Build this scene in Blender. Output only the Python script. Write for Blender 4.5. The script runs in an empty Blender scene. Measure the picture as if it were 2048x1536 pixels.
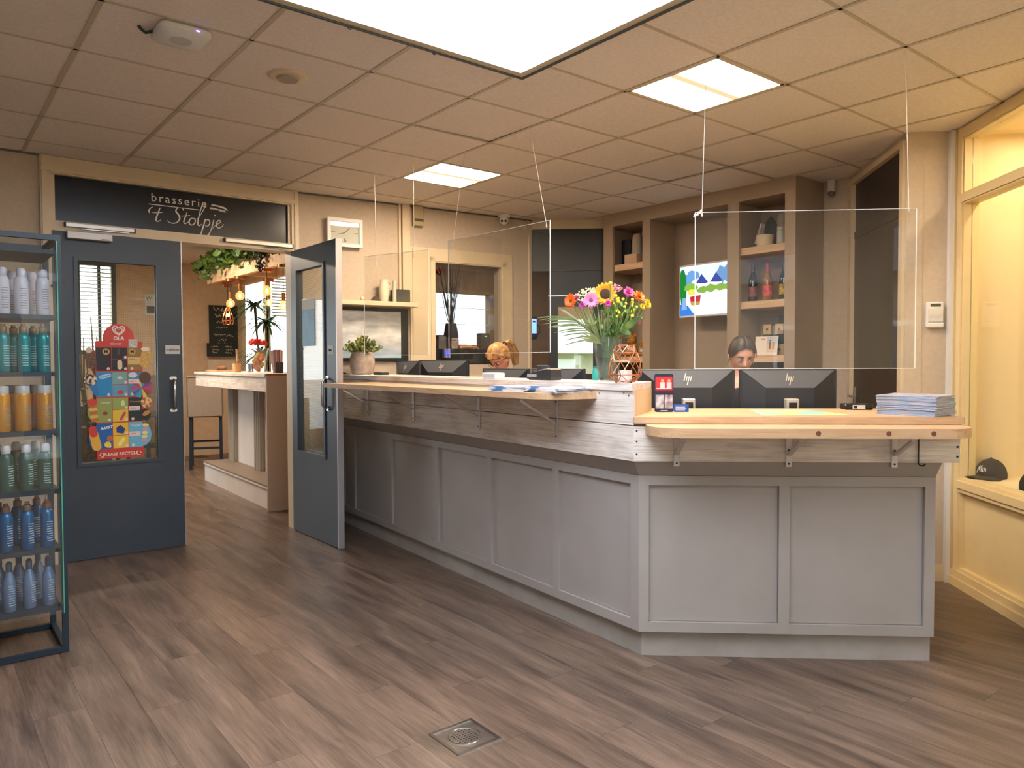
import bpy, bmesh, math, random
from mathutils import Matrix, Vector, Quaternion, noise as mnoise
random.seed(7)
R=math.radians
SC=bpy.context.scene
COL=SC.collection

# ------------------------------------------------------------------ camera
CAM=Vector((-0.622,-3.393,1.425)); FPX=1495.8
_yaw,_pit,_rol=0.8951,-0.02957,-0.00344
_fw=Vector((math.cos(_yaw)*math.cos(_pit),math.sin(_yaw)*math.cos(_pit),math.sin(_pit)))
_rt=Vector((math.sin(_yaw),-math.cos(_yaw),0)); _up=_rt.cross(_fw)
_r2=_rt*math.cos(_rol)+_up*math.sin(_rol); _u2=-_rt*math.sin(_rol)+_up*math.cos(_rol)
cd=bpy.data.cameras.new('camera'); cam=bpy.data.objects.new('camera',cd); COL.objects.link(cam)
cd.sensor_fit='HORIZONTAL'; cd.sensor_width=36; cd.lens=36*FPX/2048; cd.clip_start=0.05; cd.clip_end=300
_m=Matrix.Identity(4)
for i in range(3): _m[i][0]=_r2[i]; _m[i][1]=_u2[i]; _m[i][2]=-_fw[i]; _m[i][3]=CAM[i]
cam.matrix_world=_m; SC.camera=cam

# ------------------------------------------------------------------ world, exposure
SC.view_settings.view_transform='Standard'; SC.view_settings.look='None'
SC.view_settings.exposure=1.06; SC.view_settings.gamma=1.0; SC.view_settings.use_curve_mapping=False
w=bpy.data.worlds.new('sky'); SC.world=w; w.use_nodes=True
_bg=w.node_tree.nodes['Background']; _bg.inputs[0].default_value=(0.84,0.92,1.0,1); _bg.inputs[1].default_value=3.2
SC.cycles.sample_clamp_indirect=4.0; SC.cycles.blur_glossy=1.0; SC.cycles.caustics_reflective=False; SC.cycles.caustics_refractive=False
SKYLIGHT=4.8      # daylight through the skylight sheet
LAMP=42.0          # ceiling lamp panels
def portal(name,loc,rot,sx,sy):
    l=bpy.data.lights.new(name,'AREA'); l.shape='RECTANGLE'; l.size=sx; l.size_y=sy; l.cycles.is_portal=True
    o=bpy.data.objects.new(name,l); COL.objects.link(o); o.location=loc; o.rotation_euler=rot; return o
portal('daylight_entrance',(-0.55,-4.72,1.40),(R(90),0,0),3.1,2.2)
portal('daylight_brasserie_side',(-0.9,8.62,1.40),(R(-90),0,0),2.6,2.2)
portal('daylight_brasserie',(3.75,8.62,1.75),(R(-90),0,0),2.0,2.0)

# ------------------------------------------------------------------ helpers: pixel -> place (a pixel is only a direction)
def ray(px,py): return _fw+_r2*((px-1024)/FPX)+_u2*((768-py)/FPX)
def onZ(px,py,z): d=ray(px,py); return CAM+d*((z-CAM.z)/d.z)
def onY(px,py,y): d=ray(px,py); return CAM+d*((y-CAM.y)/d.y)
def onX(px,py,x): d=ray(px,py); return CAM+d*((x-CAM.x)/d.x)
def onP(px,py,A,B):
    d=ray(px,py); e=Vector((B[0]-A[0],B[1]-A[1])); n=Vector((e.y,-e.x))
    t=((A[0]-CAM.x)*n.x+(A[1]-CAM.y)*n.y)/(d.x*n.x+d.y*n.y); return CAM+d*t
def onD(px,py,dep): return CAM+ray(px,py)*dep
def PJ(p):
    d=Vector(p)-CAM; z=d.dot(_fw)
    return (1024+FPX*d.dot(_r2)/z,768-FPX*d.dot(_u2)/z,z)

# ------------------------------------------------------------------ helpers: materials
def lin(c): 
    c=c/255.0; return c/12.92 if c<=0.04045 else ((c+0.055)/1.055)**2.4
def rgb(c): return (lin(c[0]),lin(c[1]),lin(c[2]),1.0)
MATS={}
class NT:
    def __init__(s,m): s.t=m.node_tree; s.n=s.t.nodes; s.l=s.t.links
    def new(s,t,**k):
        x=s.n.new(t)
        for a,b in k.items(): setattr(x,a,b)
        return x
    def link(s,a,b): s.l.new(a,b)
def mat(name,col,rough=0.6,metal=0.0,col2=None,nscale=8.0,stretch=(1,1,1),bump=0.0,detail=4.0,emit=None,spec=0.5,trans=0.0,coat=0.0,coords='Object',rnd=0.0,ramp=(0.35,0.65),sheen=0.0):
    if name in MATS: return MATS[name]
    m=bpy.data.materials.new(name); m.use_nodes=True; MATS[name]=m
    g=NT(m); b=g.n['Principled BSDF']
    b.inputs['Base Color'].default_value=rgb(col); b.inputs['Roughness'].default_value=rough; b.inputs['Metallic'].default_value=metal
    b.inputs['Specular IOR Level'].default_value=spec; b.inputs['Transmission Weight'].default_value=trans; b.inputs['Coat Weight'].default_value=coat
    m.diffuse_color=rgb(col)
    if emit: b.inputs['Emission Color'].default_value=rgb(emit[0]); b.inputs['Emission Strength'].default_value=emit[1]
    if col2 is not None or bump:
        tc=g.new('ShaderNodeTexCoord'); mp=g.new('ShaderNodeMapping'); mp.inputs['Scale'].default_value=stretch
        g.link(tc.outputs[coords],mp.inputs['Vector'])
        vec=mp.outputs[0]
        if rnd:
            oi=g.new('ShaderNodeObjectInfo'); va=g.new('ShaderNodeVectorMath',operation='ADD'); ml=g.new('ShaderNodeMath',operation='MULTIPLY'); ml.inputs[1].default_value=37.0
            g.link(oi.outputs['Random'],ml.inputs[0]); g.link(vec,va.inputs[0]); g.link(ml.outputs[0],va.inputs[1]); vec=va.outputs[0]
        nz=g.new('ShaderNodeTexNoise'); nz.inputs['Scale'].default_value=nscale; nz.inputs['Detail'].default_value=detail
        g.link(vec,nz.inputs['Vector'])
        if col2 is not None:
            rp=g.new('ShaderNodeValToRGB'); rp.color_ramp.elements[0].position=ramp[0]; rp.color_ramp.elements[1].position=ramp[1]
            rp.color_ramp.elements[0].color=rgb(col); rp.color_ramp.elements[1].color=rgb(col2)
            g.link(nz.outputs['Fac'],rp.inputs[0]); out=rp.outputs[0]
            if rnd:
                hs=g.new('ShaderNodeHueSaturation'); mr=g.new('ShaderNodeMapRange'); mr.inputs['To Min'].default_value=1-rnd; mr.inputs['To Max'].default_value=1+rnd
                g.link(oi.outputs['Random'],mr.inputs[0]); g.link(mr.outputs[0],hs.inputs['Value']); g.link(out,hs.inputs['Color']); out=hs.outputs[0]
            g.link(out,b.inputs['Base Color'])
        if bump:
            bp=g.new('ShaderNodeBump'); bp.inputs['Strength'].default_value=bump; bp.inputs['Distance'].default_value=0.01
            g.link(nz.outputs['Fac'],bp.inputs['Height']); g.link(bp.outputs[0],b.inputs['Normal'])
    return m
def glass_thin(name,tint=(255,255,255),ior=1.5,rough=0.0,veil=0.0,glow=None):
    """thin pane: straight-through transparency plus surface reflection"""
    if name in MATS: return MATS[name]
    m=bpy.data.materials.new(name); m.use_nodes=True; MATS[name]=m; g=NT(m)
    g.n.remove(g.n['Principled BSDF']); out=g.n['Material Output']
    t=g.new('ShaderNodeBsdfTransparent'); t.inputs[0].default_value=rgb(tint)
    gl=g.new('ShaderNodeBsdfGlossy'); gl.inputs['Roughness'].default_value=rough
    lw=g.new('ShaderNodeLayerWeight'); lw.inputs[0].default_value=0.5; f0=((ior-1)/(ior+1))**2
    pw=g.new('ShaderNodeMath',operation='POWER'); pw.inputs[1].default_value=5.0; g.link(lw.outputs['Facing'],pw.inputs[0])
    fr=g.new('ShaderNodeMath',operation='MULTIPLY_ADD'); fr.inputs[1].default_value=1-f0; fr.inputs[2].default_value=f0; g.link(pw.outputs[0],fr.inputs[0])
    mx=g.new('ShaderNodeMixShader'); g.link(fr.outputs[0],mx.inputs[0]); g.link(t.outputs[0],mx.inputs[1]); g.link(gl.outputs[0],mx.inputs[2])
    fin=mx.outputs[0]
    if veil:
        df=g.new('ShaderNodeBsdfDiffuse'); m2=g.new('ShaderNodeMixShader'); m2.inputs[0].default_value=veil
        g.link(fin,m2.inputs[1]); g.link(df.outputs[0],m2.inputs[2]); fin=m2.outputs[0]
    if glow:
        em=g.new('ShaderNodeEmission'); em.inputs[0].default_value=rgb(glow[0]); em.inputs[1].default_value=glow[1]; m3=g.new('ShaderNodeMixShader'); m3.inputs[0].default_value=glow[2]
        g.link(fin,m3.inputs[1]); g.link(em.outputs[0],m3.inputs[2]); fin=m3.outputs[0]
    g.link(fin,out.inputs[0]); return m
def emis(name,col,s):
    if name in MATS: return MATS[name]
    m=bpy.data.materials.new(name); m.use_nodes=True; MATS[name]=m; g=NT(m)
    g.n.remove(g.n['Principled BSDF']); e=g.new('ShaderNodeEmission'); e.inputs[0].default_value=rgb(col); e.inputs[1].default_value=s
    g.link(e.outputs[0],g.n['Material Output'].inputs[0]); return m

# ------------------------------------------------------------------ helpers: meshes
def rz(a): return Matrix.Rotation(a,4,'Z')
def T(x,y,z): return Matrix.Translation((x,y,z))
class MB:
    def __init__(s): s.v=[]; s.f=[]; s.mi=[]; s.cur=0; s.sm=[]; s.smooth=False
    def add(s,vs,fs,M=None):
        n=len(s.v)
        s.v+= [tuple(M@Vector(v)) for v in vs] if M is not None else [tuple(v) for v in vs]
        for f in fs: s.f.append([n+i for i in f]); s.mi.append(s.cur); s.sm.append(s.smooth)
        return s
    def box(s,x0,x1,y0,y1,z0,z1,M=None):
        return s.add([(x0,y0,z0),(x1,y0,z0),(x1,y1,z0),(x0,y1,z0),(x0,y0,z1),(x1,y0,z1),(x1,y1,z1),(x0,y1,z1)],
              [(0,3,2,1),(4,5,6,7),(0,1,5,4),(1,2,6,5),(2,3,7,6),(3,0,4,7)],M)
    def cb(s,c,d,M=None): return s.box(c[0]-d[0]/2,c[0]+d[0]/2,c[1]-d[1]/2,c[1]+d[1]/2,c[2]-d[2]/2,c[2]+d[2]/2,M)
    def bbox(s,x0,x1,y0,y1,z0,z1,b=0.004,M=None):
        """box with chamfered edges"""
        xs=(x0,x1);ys=(y0,y1);zs=(z0,z1); vs=[];idx={}
        for i in (0,1):
            for j in (0,1):
                for k in (0,1):
                    dx=b*(1-2*i);dy=b*(1-2*j);dz=b*(1-2*k)
                    for ax,p in enumerate(((xs[i],ys[j]+dy,zs[k]+dz),(xs[i]+dx,ys[j],zs[k]+dz),(xs[i]+dx,ys[j]+dy,zs[k]))):
                        idx[(i,j,k,ax)]=len(vs); vs.append(p)
        fs=[]
        for i in (0,1): fs.append([idx[(i,a,c,0)] for a,c in ((0,0),(1,0),(1,1),(0,1))])
        for j in (0,1): fs.append([idx[(a,j,c,1)] for a,c in ((0,0),(1,0),(1,1),(0,1))])
        for k in (0,1): fs.append([idx[(a,c,k,2)] for a,c in ((0,0),(1,0),(1,1),(0,1))])
        for j in (0,1):
            for k in (0,1): fs.append([idx[(0,j,k,1)],idx[(1,j,k,1)],idx[(1,j,k,2)],idx[(0,j,k,2)]])
        for i in (0,1):
            for k in (0,1): fs.append([idx[(i,0,k,0)],idx[(i,1,k,0)],idx[(i,1,k,2)],idx[(i,0,k,2)]])
        for i in (0,1):
            for j in (0,1): fs.append([idx[(i,j,0,0)],idx[(i,j,1,0)],idx[(i,j,1,1)],idx[(i,j,0,1)]])
        for i in (0,1):
            for j in (0,1):
                for k in (0,1): fs.append([idx[(i,j,k,0)],idx[(i,j,k,1)],idx[(i,j,k,2)]])
        return s.add(vs,fs,M)
    def prism(s,poly,z0,z1,M=None):
        n=len(poly); vs=[(p[0],p[1],z0) for p in poly]+[(p[0],p[1],z1) for p in poly]
        fs=[list(range(n))[::-1],list(range(n,2*n))]+[(i,(i+1)%n,n+(i+1)%n,n+i) for i in range(n)]
        return s.add(vs,fs,M)
    def hexa(s,lo,hi,M=None):
        return s.add(list(lo)+list(hi),[(0,3,2,1),(4,5,6,7),(0,1,5,4),(1,2,6,5),(2,3,7,6),(3,0,4,7)],M)
    def lathe(s,prof,seg=24,M=None,cap=True):
        vs=[];fs=[];n=len(prof)
        for k in range(seg):
            a=2*math.pi*k/seg
            for r,z in prof: vs.append((r*math.cos(a),r*math.sin(a),z))
        for k in range(seg):
            k2=(k+1)%seg
            for i in range(n-1): fs.append((k*n+i,k2*n+i,k2*n+i+1,k*n+i+1))
        if cap:
            if prof[0][0]>1e-6: fs.append([k*n for k in range(seg)][::-1])
            if prof[-1][0]>1e-6: fs.append([k*n+n-1 for k in range(seg)])
        return s.add(vs,fs,M)
    def cyl(s,r,z0,z1,seg=16,M=None): return s.lathe([(r,z0),(r,z1)],seg,M)
    def tube(s,pts,r,seg=8,M=None,closed=False):
        """round tube along points; r number or list"""
        P=[Vector(p) for p in pts]; n=len(P); rs=r if isinstance(r,(list,tuple)) else [r]*n
        vs=[];fs=[]; t0=None; nx=None
        for i in range(n):
            if closed: t=(P[(i+1)%n]-P[i-1]).normalized()
            else: t=(P[min(i+1,n-1)]-P[max(i-1,0)]).normalized()
            if nx is None:
                a=Vector((0,0,1)) if abs(t.z)<0.9 else Vector((1,0,0)); nx=t.cross(a).normalized()
            else:
                nx=(nx-t*nx.dot(t)); nx=nx.normalized() if nx.length>1e-6 else t.orthogonal().normalized()
            ny=t.cross(nx)
            for k in range(seg):
                a=2*math.pi*k/seg; vs.append(P[i]+(nx*math.cos(a)+ny*math.sin(a))*rs[i])
        m=n if closed else n-1
        for i in range(m):
            i2=(i+1)%n
            for k in range(seg): fs.append((i*seg+k,i*seg+(k+1)%seg,i2*seg+(k+1)%seg,i2*seg+k))
        if not closed: fs+= [list(range(seg))[::-1],[(n-1)*seg+k for k in range(seg)]]
        return s.add(vs,fs,M)
    def bar(s,a,b,w,h=None,M=None,up=(0,0,1)):
        """rectangular bar from a to b"""
        a=Vector(a);b=Vector(b);h=w if h is None else h; t=(b-a).normalized(); u=Vector(up)
        if abs(t.dot(u))>0.98: u=Vector((1,0,0))
        x=t.cross(u).normalized(); y=x.cross(t)
        q=[(-1,-1),(1,-1),(1,1),(-1,1)]
        return s.hexa([a+x*(i*w/2)+y*(j*h/2) for i,j in q],[b+x*(i*w/2)+y*(j*h/2) for i,j in q],M)
    def sph(s,c,r,seg=16,rings=10,M=None,sc=(1,1,1)):
        vs=[];fs=[]
        for i in range(rings+1):
            th=math.pi*i/rings
            for k in range(seg):
                a=2*math.pi*k/seg; vs.append((c[0]+r*sc[0]*math.sin(th)*math.cos(a),c[1]+r*sc[1]*math.sin(th)*math.sin(a),c[2]+r*sc[2]*math.cos(th)))
        for i in range(rings):
            for k in range(seg): fs.append((i*seg+k,(i+1)*seg+k,(i+1)*seg+(k+1)%seg,i*seg+(k+1)%seg))
        return s.add(vs,fs,M)
    def mesh(s,name):
        me=bpy.data.meshes.new(name); me.from_pydata([tuple(v) for v in s.v],[],s.f)
        me.polygons.foreach_set('material_index',s.mi); me.polygons.foreach_set('use_smooth',s.sm); me.update(); return me
    def build(s,name,m,parent=None,M=None,label=None,smooth=None,kind=None,normals=True):
        if smooth is not None: s.sm=[smooth]*len(s.f)
        me=s.mesh(name)
        if normals:
            bm=bmesh.new(); bm.from_mesh(me); bmesh.ops.remove_doubles(bm,verts=bm.verts,dist=1e-6); bmesh.ops.recalc_face_normals(bm,faces=bm.faces); bm.to_mesh(me); bm.free()
        if smooth:
            try: me.set_sharp_from_angle(angle=R(38))
            except Exception: pass
        for x in (m if isinstance(m,(list,tuple)) else [m]): me.materials.append(x)
        o=bpy.data.objects.new(name,me); COL.objects.link(o)
        if parent is not None: o.parent=parent
        if M is not None: o.matrix_basis=M
        if label: o['label']=label
        if kind: o['kind']=kind
        return o
def thing(name,label,cat,loc=(0,0,0),rot=0.0,group=None,kind=None):
    o=bpy.data.objects.new(name,None); COL.objects.link(o); o.empty_display_size=0.05
    o.matrix_basis=T(*loc)@(rot if isinstance(rot,Matrix) else rz(rot))
    o['label']=label; o['category']=cat
    if group: o['group']=group
    if kind: o['kind']=kind
    return o
def tag(o,label,cat,group=None,kind=None):
    o['label']=label; o['category']=cat
    if group: o['group']=group
    if kind: o['kind']=kind
    return o
def struct(name,mb,m,label=None,parent=None,M=None,smooth=None):
    o=mb.build(name,m,parent,M,smooth=smooth)
    if parent is None: o['kind']='structure'; o['label']=label; 
    return o
def copy_thing(root,M,label=None,group=None):
    r=root.copy(); COL.objects.link(r); r.matrix_basis=M
    if label: r['label']=label
    if group: r['group']=group
    for ch in [c for c in root.children]:
        c=ch.copy(); COL.objects.link(c); c.parent=r; c.matrix_basis=ch.matrix_basis
        for g in [x for x in ch.children]:
            d=g.copy(); COL.objects.link(d); d.parent=c; d.matrix_basis=g.matrix_basis
    return r
def text_mb(txt,size,depth=0.001,align='CENTER',shear=0.0,offset=0.0,space=1.0,res=3):
    c=bpy.data.curves.new('txt','FONT'); c.body=txt; c.size=size; c.extrude=depth; c.align_x=align; c.align_y='CENTER'; c.shear=shear; c.offset=offset; c.space_character=space; c.resolution_u=res
    o=bpy.data.objects.new('txt',c); COL.objects.link(o)
    dg=bpy.context.evaluated_depsgraph_get(); me=bpy.data.meshes.new_from_object(o.evaluated_get(dg))
    mb=MB(); mb.add([v.co for v in me.vertices],[list(p.vertices) for p in me.polygons])
    bpy.data.objects.remove(o); bpy.data.curves.remove(c); bpy.data.meshes.remove(me); return mb
UPX=Matrix(((1,0,0,0),(0,0,-1,0),(0,1,0,0),(0,0,0,1)))   # flat xy drawing -> upright in xz, facing -y
def text(txt,size,m,parent,M,name='lettering',**k):
    mb=text_mb(txt,size,**k); return mb.build(name,m,parent,M)
def stroke(mb,pts,w,d=0.0012,sub=6):
    """flat ribbon along a smooth 2D path in the xy plane; w: width list or number"""
    P=[Vector((p[0],p[1],0)) for p in pts]; n=len(P); out=[];ws=[]
    wl=w if isinstance(w,(list,tuple)) else [w]*n
    for i in range(n-1):
        p0=P[max(i-1,0)];p1=P[i];p2=P[i+1];p3=P[min(i+2,n-1)]
        for k in range(sub):
            t=k/sub
            out.append(0.5*((2*p1)+(p2-p0)*t+(2*p0-5*p1+4*p2-p3)*t*t+(3*p1-p0-3*p2+p3)*t**3)); ws.append(wl[i]*(1-t)+wl[i+1]*t)
    out.append(P[-1]); ws.append(wl[-1])
    m=len(out); vs=[];fs=[]
    for i in range(m):
        t=(out[min(i+1,m-1)]-out[max(i-1,0)]); t=t.normalized() if t.length>1e-9 else Vector((1,0,0)); nn=Vector((-t.y,t.x,0))
        vs+= [out[i]+nn*ws[i]/2+Vector((0,0,d)),out[i]-nn*ws[i]/2+Vector((0,0,d))]
    for i in range(m-1): fs.append((2*i,2*i+1,2*i+3,2*i+2))
    mb.add(vs,fs)
def clip(poly,a,b,c):
    """keep a*x+b*y<=c"""
    out=[]
    for i in range(len(poly)):
        p=poly[i];q=poly[(i+1)%len(poly)]; dp=a*p[0]+b*p[1]-c; dq=a*q[0]+b*q[1]-c
        if dp<=0: out.append(p)
        if (dp<0<dq) or (dq<0<dp):
            t=dp/(dp-dq); out.append((p[0]+(q[0]-p[0])*t,p[1]+(q[1]-p[1])*t))
    return out
def rpoly(x0,x1,y0,y1,r,n=5,corners=(1,1,1,1)):
    pts=[]
    for k,(cx,cy,a0) in enumerate(((x1-r,y1-r,0),(x0+r,y1-r,90),(x0+r,y0+r,180),(x1-r,y0+r,270))):
        if corners[k]:
            for i in range(n+1): a=R(a0+90*i/n); pts.append((cx+r*math.cos(a),cy+r*math.sin(a)))
        else: pts.append(((x1,x0,x0,x1)[k],(y1,y1,y0,y0)[k]))
    return pts
# ------------------------------------------------------------------ shared materials
M_wall=mat('wall_paint',(200,184,164),0.85,col2=(194,177,156),nscale=30,bump=0.05)
M_tan=mat('tan_wall_paint',(222,194,164),0.85,col2=(214,184,154),nscale=12)
M_brown=mat('brown_wall_paint',(136,114,94),0.85,col2=(126,104,86),nscale=6)
M_cream=mat('cream_gloss_paint',(222,204,172),0.4,col2=(214,196,164),nscale=5)
M_yellow=mat('yellow_cream_paint',(232,210,160),0.42,col2=(226,202,150),nscale=4)
M_tile=mat('ceiling_tile_board',(240,231,222),0.9,col2=(232,221,211),nscale=60,bump=0.06,rnd=0.03)
M_grid=mat('ceiling_grid_metal',(196,184,162),0.5)
M_ceilback=mat('ceiling_void',(70,64,58),0.9)
M_slate=mat('slate_blue_door_paint',(58,68,80),0.38,col2=(54,64,76),nscale=3)
M_dark=mat('dark_gasket',(28,34,40),0.5)
M_alu=mat('brushed_aluminium',(196,196,196),0.32,metal=0.9,col2=(180,180,182),nscale=40,stretch=(1,1,12))
M_white=mat('white_plastic',(228,226,222),0.42)
M_black=mat('black_plastic',(26,28,31),0.42)
M_steel=mat('polished_steel',(200,200,200),0.18,metal=1.0)
M_glass=glass_thin('window_glass',(250,252,250))
M_acryl=glass_thin('acrylic_sheet',(250,250,248),1.52,0.0,0.006)
M_lit_edge=mat('acrylic_edge',(250,248,240),0.35)  # near-white colour stands in for light piped to the sheet edges
M_wash=None
def wood(name,c1,c2,c3,axis=0,rough=0.55,freq=3.0,knots=True,worn=0.5):
    """streaky board: grain runs along local axis"""
    m=bpy.data.materials.new(name); m.use_nodes=True; MATS[name]=m; g=NT(m); b=g.n['Principled BSDF']; b.inputs['Roughness'].default_value=rough
    tc=g.new('ShaderNodeTexCoord'); oi=g.new('ShaderNodeObjectInfo'); ml=g.new('ShaderNodeMath',operation='MULTIPLY'); ml.inputs[1].default_value=23.0; g.link(oi.outputs['Random'],ml.inputs[0])
    va=g.new('ShaderNodeVectorMath',operation='ADD'); g.link(tc.outputs['Object'],va.inputs[0]); g.link(ml.outputs[0],va.inputs[1])
    mp=g.new('ShaderNodeMapping'); sc=[18*freq/3]*3; sc[axis]=1.3; mp.inputs['Scale'].default_value=sc; g.link(va.outputs[0],mp.inputs[0])
    n1=g.new('ShaderNodeTexNoise'); n1.inputs['Scale'].default_value=2.2; n1.inputs['Detail'].default_value=8; n1.inputs['Roughness'].default_value=0.68; n1.inputs['Distortion'].default_value=0.6; g.link(mp.outputs[0],n1.inputs['Vector'])
    mp2=g.new('ShaderNodeMapping'); sc=[70*freq/3]*3; sc[axis]=2.0; mp2.inputs['Scale'].default_value=sc; g.link(va.outputs[0],mp2.inputs[0])
    n2=g.new('ShaderNodeTexNoise'); n2.inputs['Scale'].default_value=2.0; n2.inputs['Detail'].default_value=4; g.link(mp2.outputs[0],n2.inputs['Vector'])
    mp3=g.new('ShaderNodeMapping'); sc=[3.0]*3; sc[axis]=1.6; mp3.inputs['Scale'].default_value=sc; g.link(va.outputs[0],mp3.inputs[0])
    n3=g.new('ShaderNodeTexNoise'); n3.inputs['Scale'].default_value=2.4; n3.inputs['Detail'].default_value=5; g.link(mp3.outputs[0],n3.inputs['Vector'])
    r1=g.new('ShaderNodeValToRGB'); e=r1.color_ramp.elements; e[0].position=0.34; e[0].color=rgb(c2); e[1].position=0.62; e[1].color=rgb(c1); g.link(n1.outputs['Fac'],r1.inputs[0])
    r2=g.new('ShaderNodeValToRGB'); e=r2.color_ramp.elements; e[0].position=0.36; e[0].color=(1,1,1,1); e[1].position=0.47; e[1].color=(0,0,0,1); g.link(n2.outputs['Fac'],r2.inputs[0])
    r3=g.new('ShaderNodeValToRGB'); e=r3.color_ramp.elements; e[0].position=0.5; e[0].color=(0,0,0,1); e[1].position=0.72; e[1].color=(worn,worn,worn,1); g.link(n3.outputs['Fac'],r3.inputs[0])
    mm=g.new('ShaderNodeMath',operation='MULTIPLY'); g.link(r2.outputs[0],mm.inputs[0]); mm.inputs[1].default_value=0.35
    mx=g.new('ShaderNodeMixRGB'); mx.inputs[2].default_value=rgb(c3); g.link(mm.outputs[0],mx.inputs[0]); g.link(r1.outputs[0],mx.inputs[1])
    mx2=g.new('ShaderNodeMixRGB'); mx2.inputs[2].default_value=rgb(c3); g.link(r3.outputs[0],mx2.inputs[0]); g.link(mx.outputs[0],mx2.inputs[1])
    g.link(mx2.outputs[0],b.inputs['Base Color'])
    bp=g.new('ShaderNodeBump'); bp.inputs['Strength'].default_value=0.15; bp.inputs['Distance'].default_value=0.004; g.link(n2.outputs['Fac'],bp.inputs['Height']); g.link(bp.outputs[0],b.inputs['Normal'])
    return m
M_wash=wood('whitewashed_wood',(236,228,220),(214,202,191),(144,114,94),0,0.6,3.0,worn=0.45)
M_pine=wood('pale_pine_wood',(208,172,134),(194,156,116),(160,120,84),0,0.5,2.0,worn=0.25)
M_pineE=wood('pine_end_wood',(228,204,170),(218,190,150),(190,150,110),2,0.55,2.0,worn=0.2)
M_shelfw=wood('shelf_board_wood',(224,194,160),(206,172,138),(170,132,100),0,0.55,2.5,worn=0.25)
def FR(A,B,z=0.0): return T(A[0],A[1],z)@rz(math.atan2(B[1]-A[1],B[0]-A[0]))
def flen(A,B): return math.hypot(B[0]-A[0],B[1]-A[1])
CZ=2.88
WA,WB=(1.97,2.757),(4.38,2.515)          # back wall right of the doors
DLA,DLB=(4.38,2.54),(4.95,2.0)           # slanted wall with half-open dark door
DRA,DRB=(5.222,-0.404),(4.366,-1.215)    # slanted wall with brown door
PA,PB=(4.366,-1.215),(4.578,-1.42)       # pier with the keypad
GA,GB=(4.578,-1.42),(1.296,-4.85)        # glazed side wall
SH0=(4.8,1.90)                           # shelf unit face, runs towards -y

# ------------------------------------------------------------------ floor with planks
M_plank=bpy.data.materials.new('vinyl_plank'); M_plank.use_nodes=True
def _plank():
    g=NT(M_plank); b=g.n['Principled BSDF']; b.inputs['Roughness'].default_value=0.36; b.inputs['Specular IOR Level'].default_value=0.42
    tc=g.new('ShaderNodeTexCoord'); oi=g.new('ShaderNodeObjectInfo'); geo=g.new('ShaderNodeNewGeometry')
    ml=g.new('ShaderNodeMath',operation='MULTIPLY'); ml.inputs[1].default_value=41.0; g.link(oi.outputs['Random'],ml.inputs[0])
    va=g.new('ShaderNodeVectorMath',operation='ADD'); g.link(geo.outputs['Position'],va.inputs[0]); g.link(ml.outputs[0],va.inputs[1])
    def nz(scx,scy,sc,det,dist=0.0):
        mp=g.new('ShaderNodeMapping'); mp.inputs['Scale'].default_value=(scx,scy,1); g.link(va.outputs[0],mp.inputs[0])
        n=g.new('ShaderNodeTexNoise'); n.inputs['Scale'].default_value=sc; n.inputs['Detail'].default_value=det; n.inputs['Roughness'].default_value=0.65; n.inputs['Distortion'].default_value=dist; g.link(mp.outputs[0],n.inputs['Vector']); return n
    n1=nz(7,0.8,1.5,6,0.35); n2=nz(60,2.2,2.0,4,0.3); n3=nz(3,1.2,1.5,3)
    r1=g.new('ShaderNodeValToRGB'); e=r1.color_ramp.elements; e[0].position=0.3; e[0].color=rgb((72,58,50)); e[1].position=0.7; e[1].color=rgb((136,113,97)); g.link(n1.outputs['Fac'],r1.inputs[0])
    r2=g.new('ShaderNodeValToRGB'); e=r2.color_ramp.elements; e[0].position=0.35; e[0].color=rgb((120,120,120)); e[1].position=0.6; e[1].color=rgb((255,255,255)); g.link(n2.outputs['Fac'],r2.inputs[0])
    mx=g.new('ShaderNodeMixRGB',blend_type='MULTIPLY'); mx.inputs[0].default_value=0.42; g.link(r1.outputs[0],mx.inputs[1]); g.link(r2.outputs[0],mx.inputs[2])
    hs=g.new('ShaderNodeHueSaturation'); mr=g.new('ShaderNodeMapRange'); mr.inputs['To Min'].default_value=0.92; mr.inputs['To Max'].default_value=1.07; g.link(oi.outputs['Random'],mr.inputs[0]); g.link(mr.outputs[0],hs.inputs['Value']); g.link(mx.outputs[0],hs.inputs['Color'])
    g.link(hs.outputs[0],b.inputs['Base Color'])
    mrr=g.new('ShaderNodeMapRange'); mrr.inputs['To Min'].default_value=0.30; mrr.inputs['To Max'].default_value=0.38; g.link(n3.outputs['Fac'],mrr.inputs[0]); g.link(mrr.outputs[0],b.inputs['Roughness'])
    bp=g.new('ShaderNodeBump'); bp.inputs['Strength'].default_value=0.06; bp.inputs['Distance'].default_value=0.002; g.link(n2.outputs['Fac'],bp.inputs['Height']); g.link(bp.outputs[0],b.inputs['Normal'])
_plank()
floor=struct('floor',MB().box(-2.95,7.1,-4.95,8.8,-0.12,-0.004),mat('floor_joint',(58,48,42),0.6),'brown grey wood-look vinyl plank floor of the reception hall')
PW,PLN=0.184,1.219
_me=MB().box(-PW/2+0.0004,PW/2-0.0004,-PLN/2+0.0004,PLN/2-0.0004,-0.004,0.0).mesh('plank'); _me.materials.append(M_plank)
_drain=(0.889,1.089,-1.188,-0.99)
cand=[];_rest=[]
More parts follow.
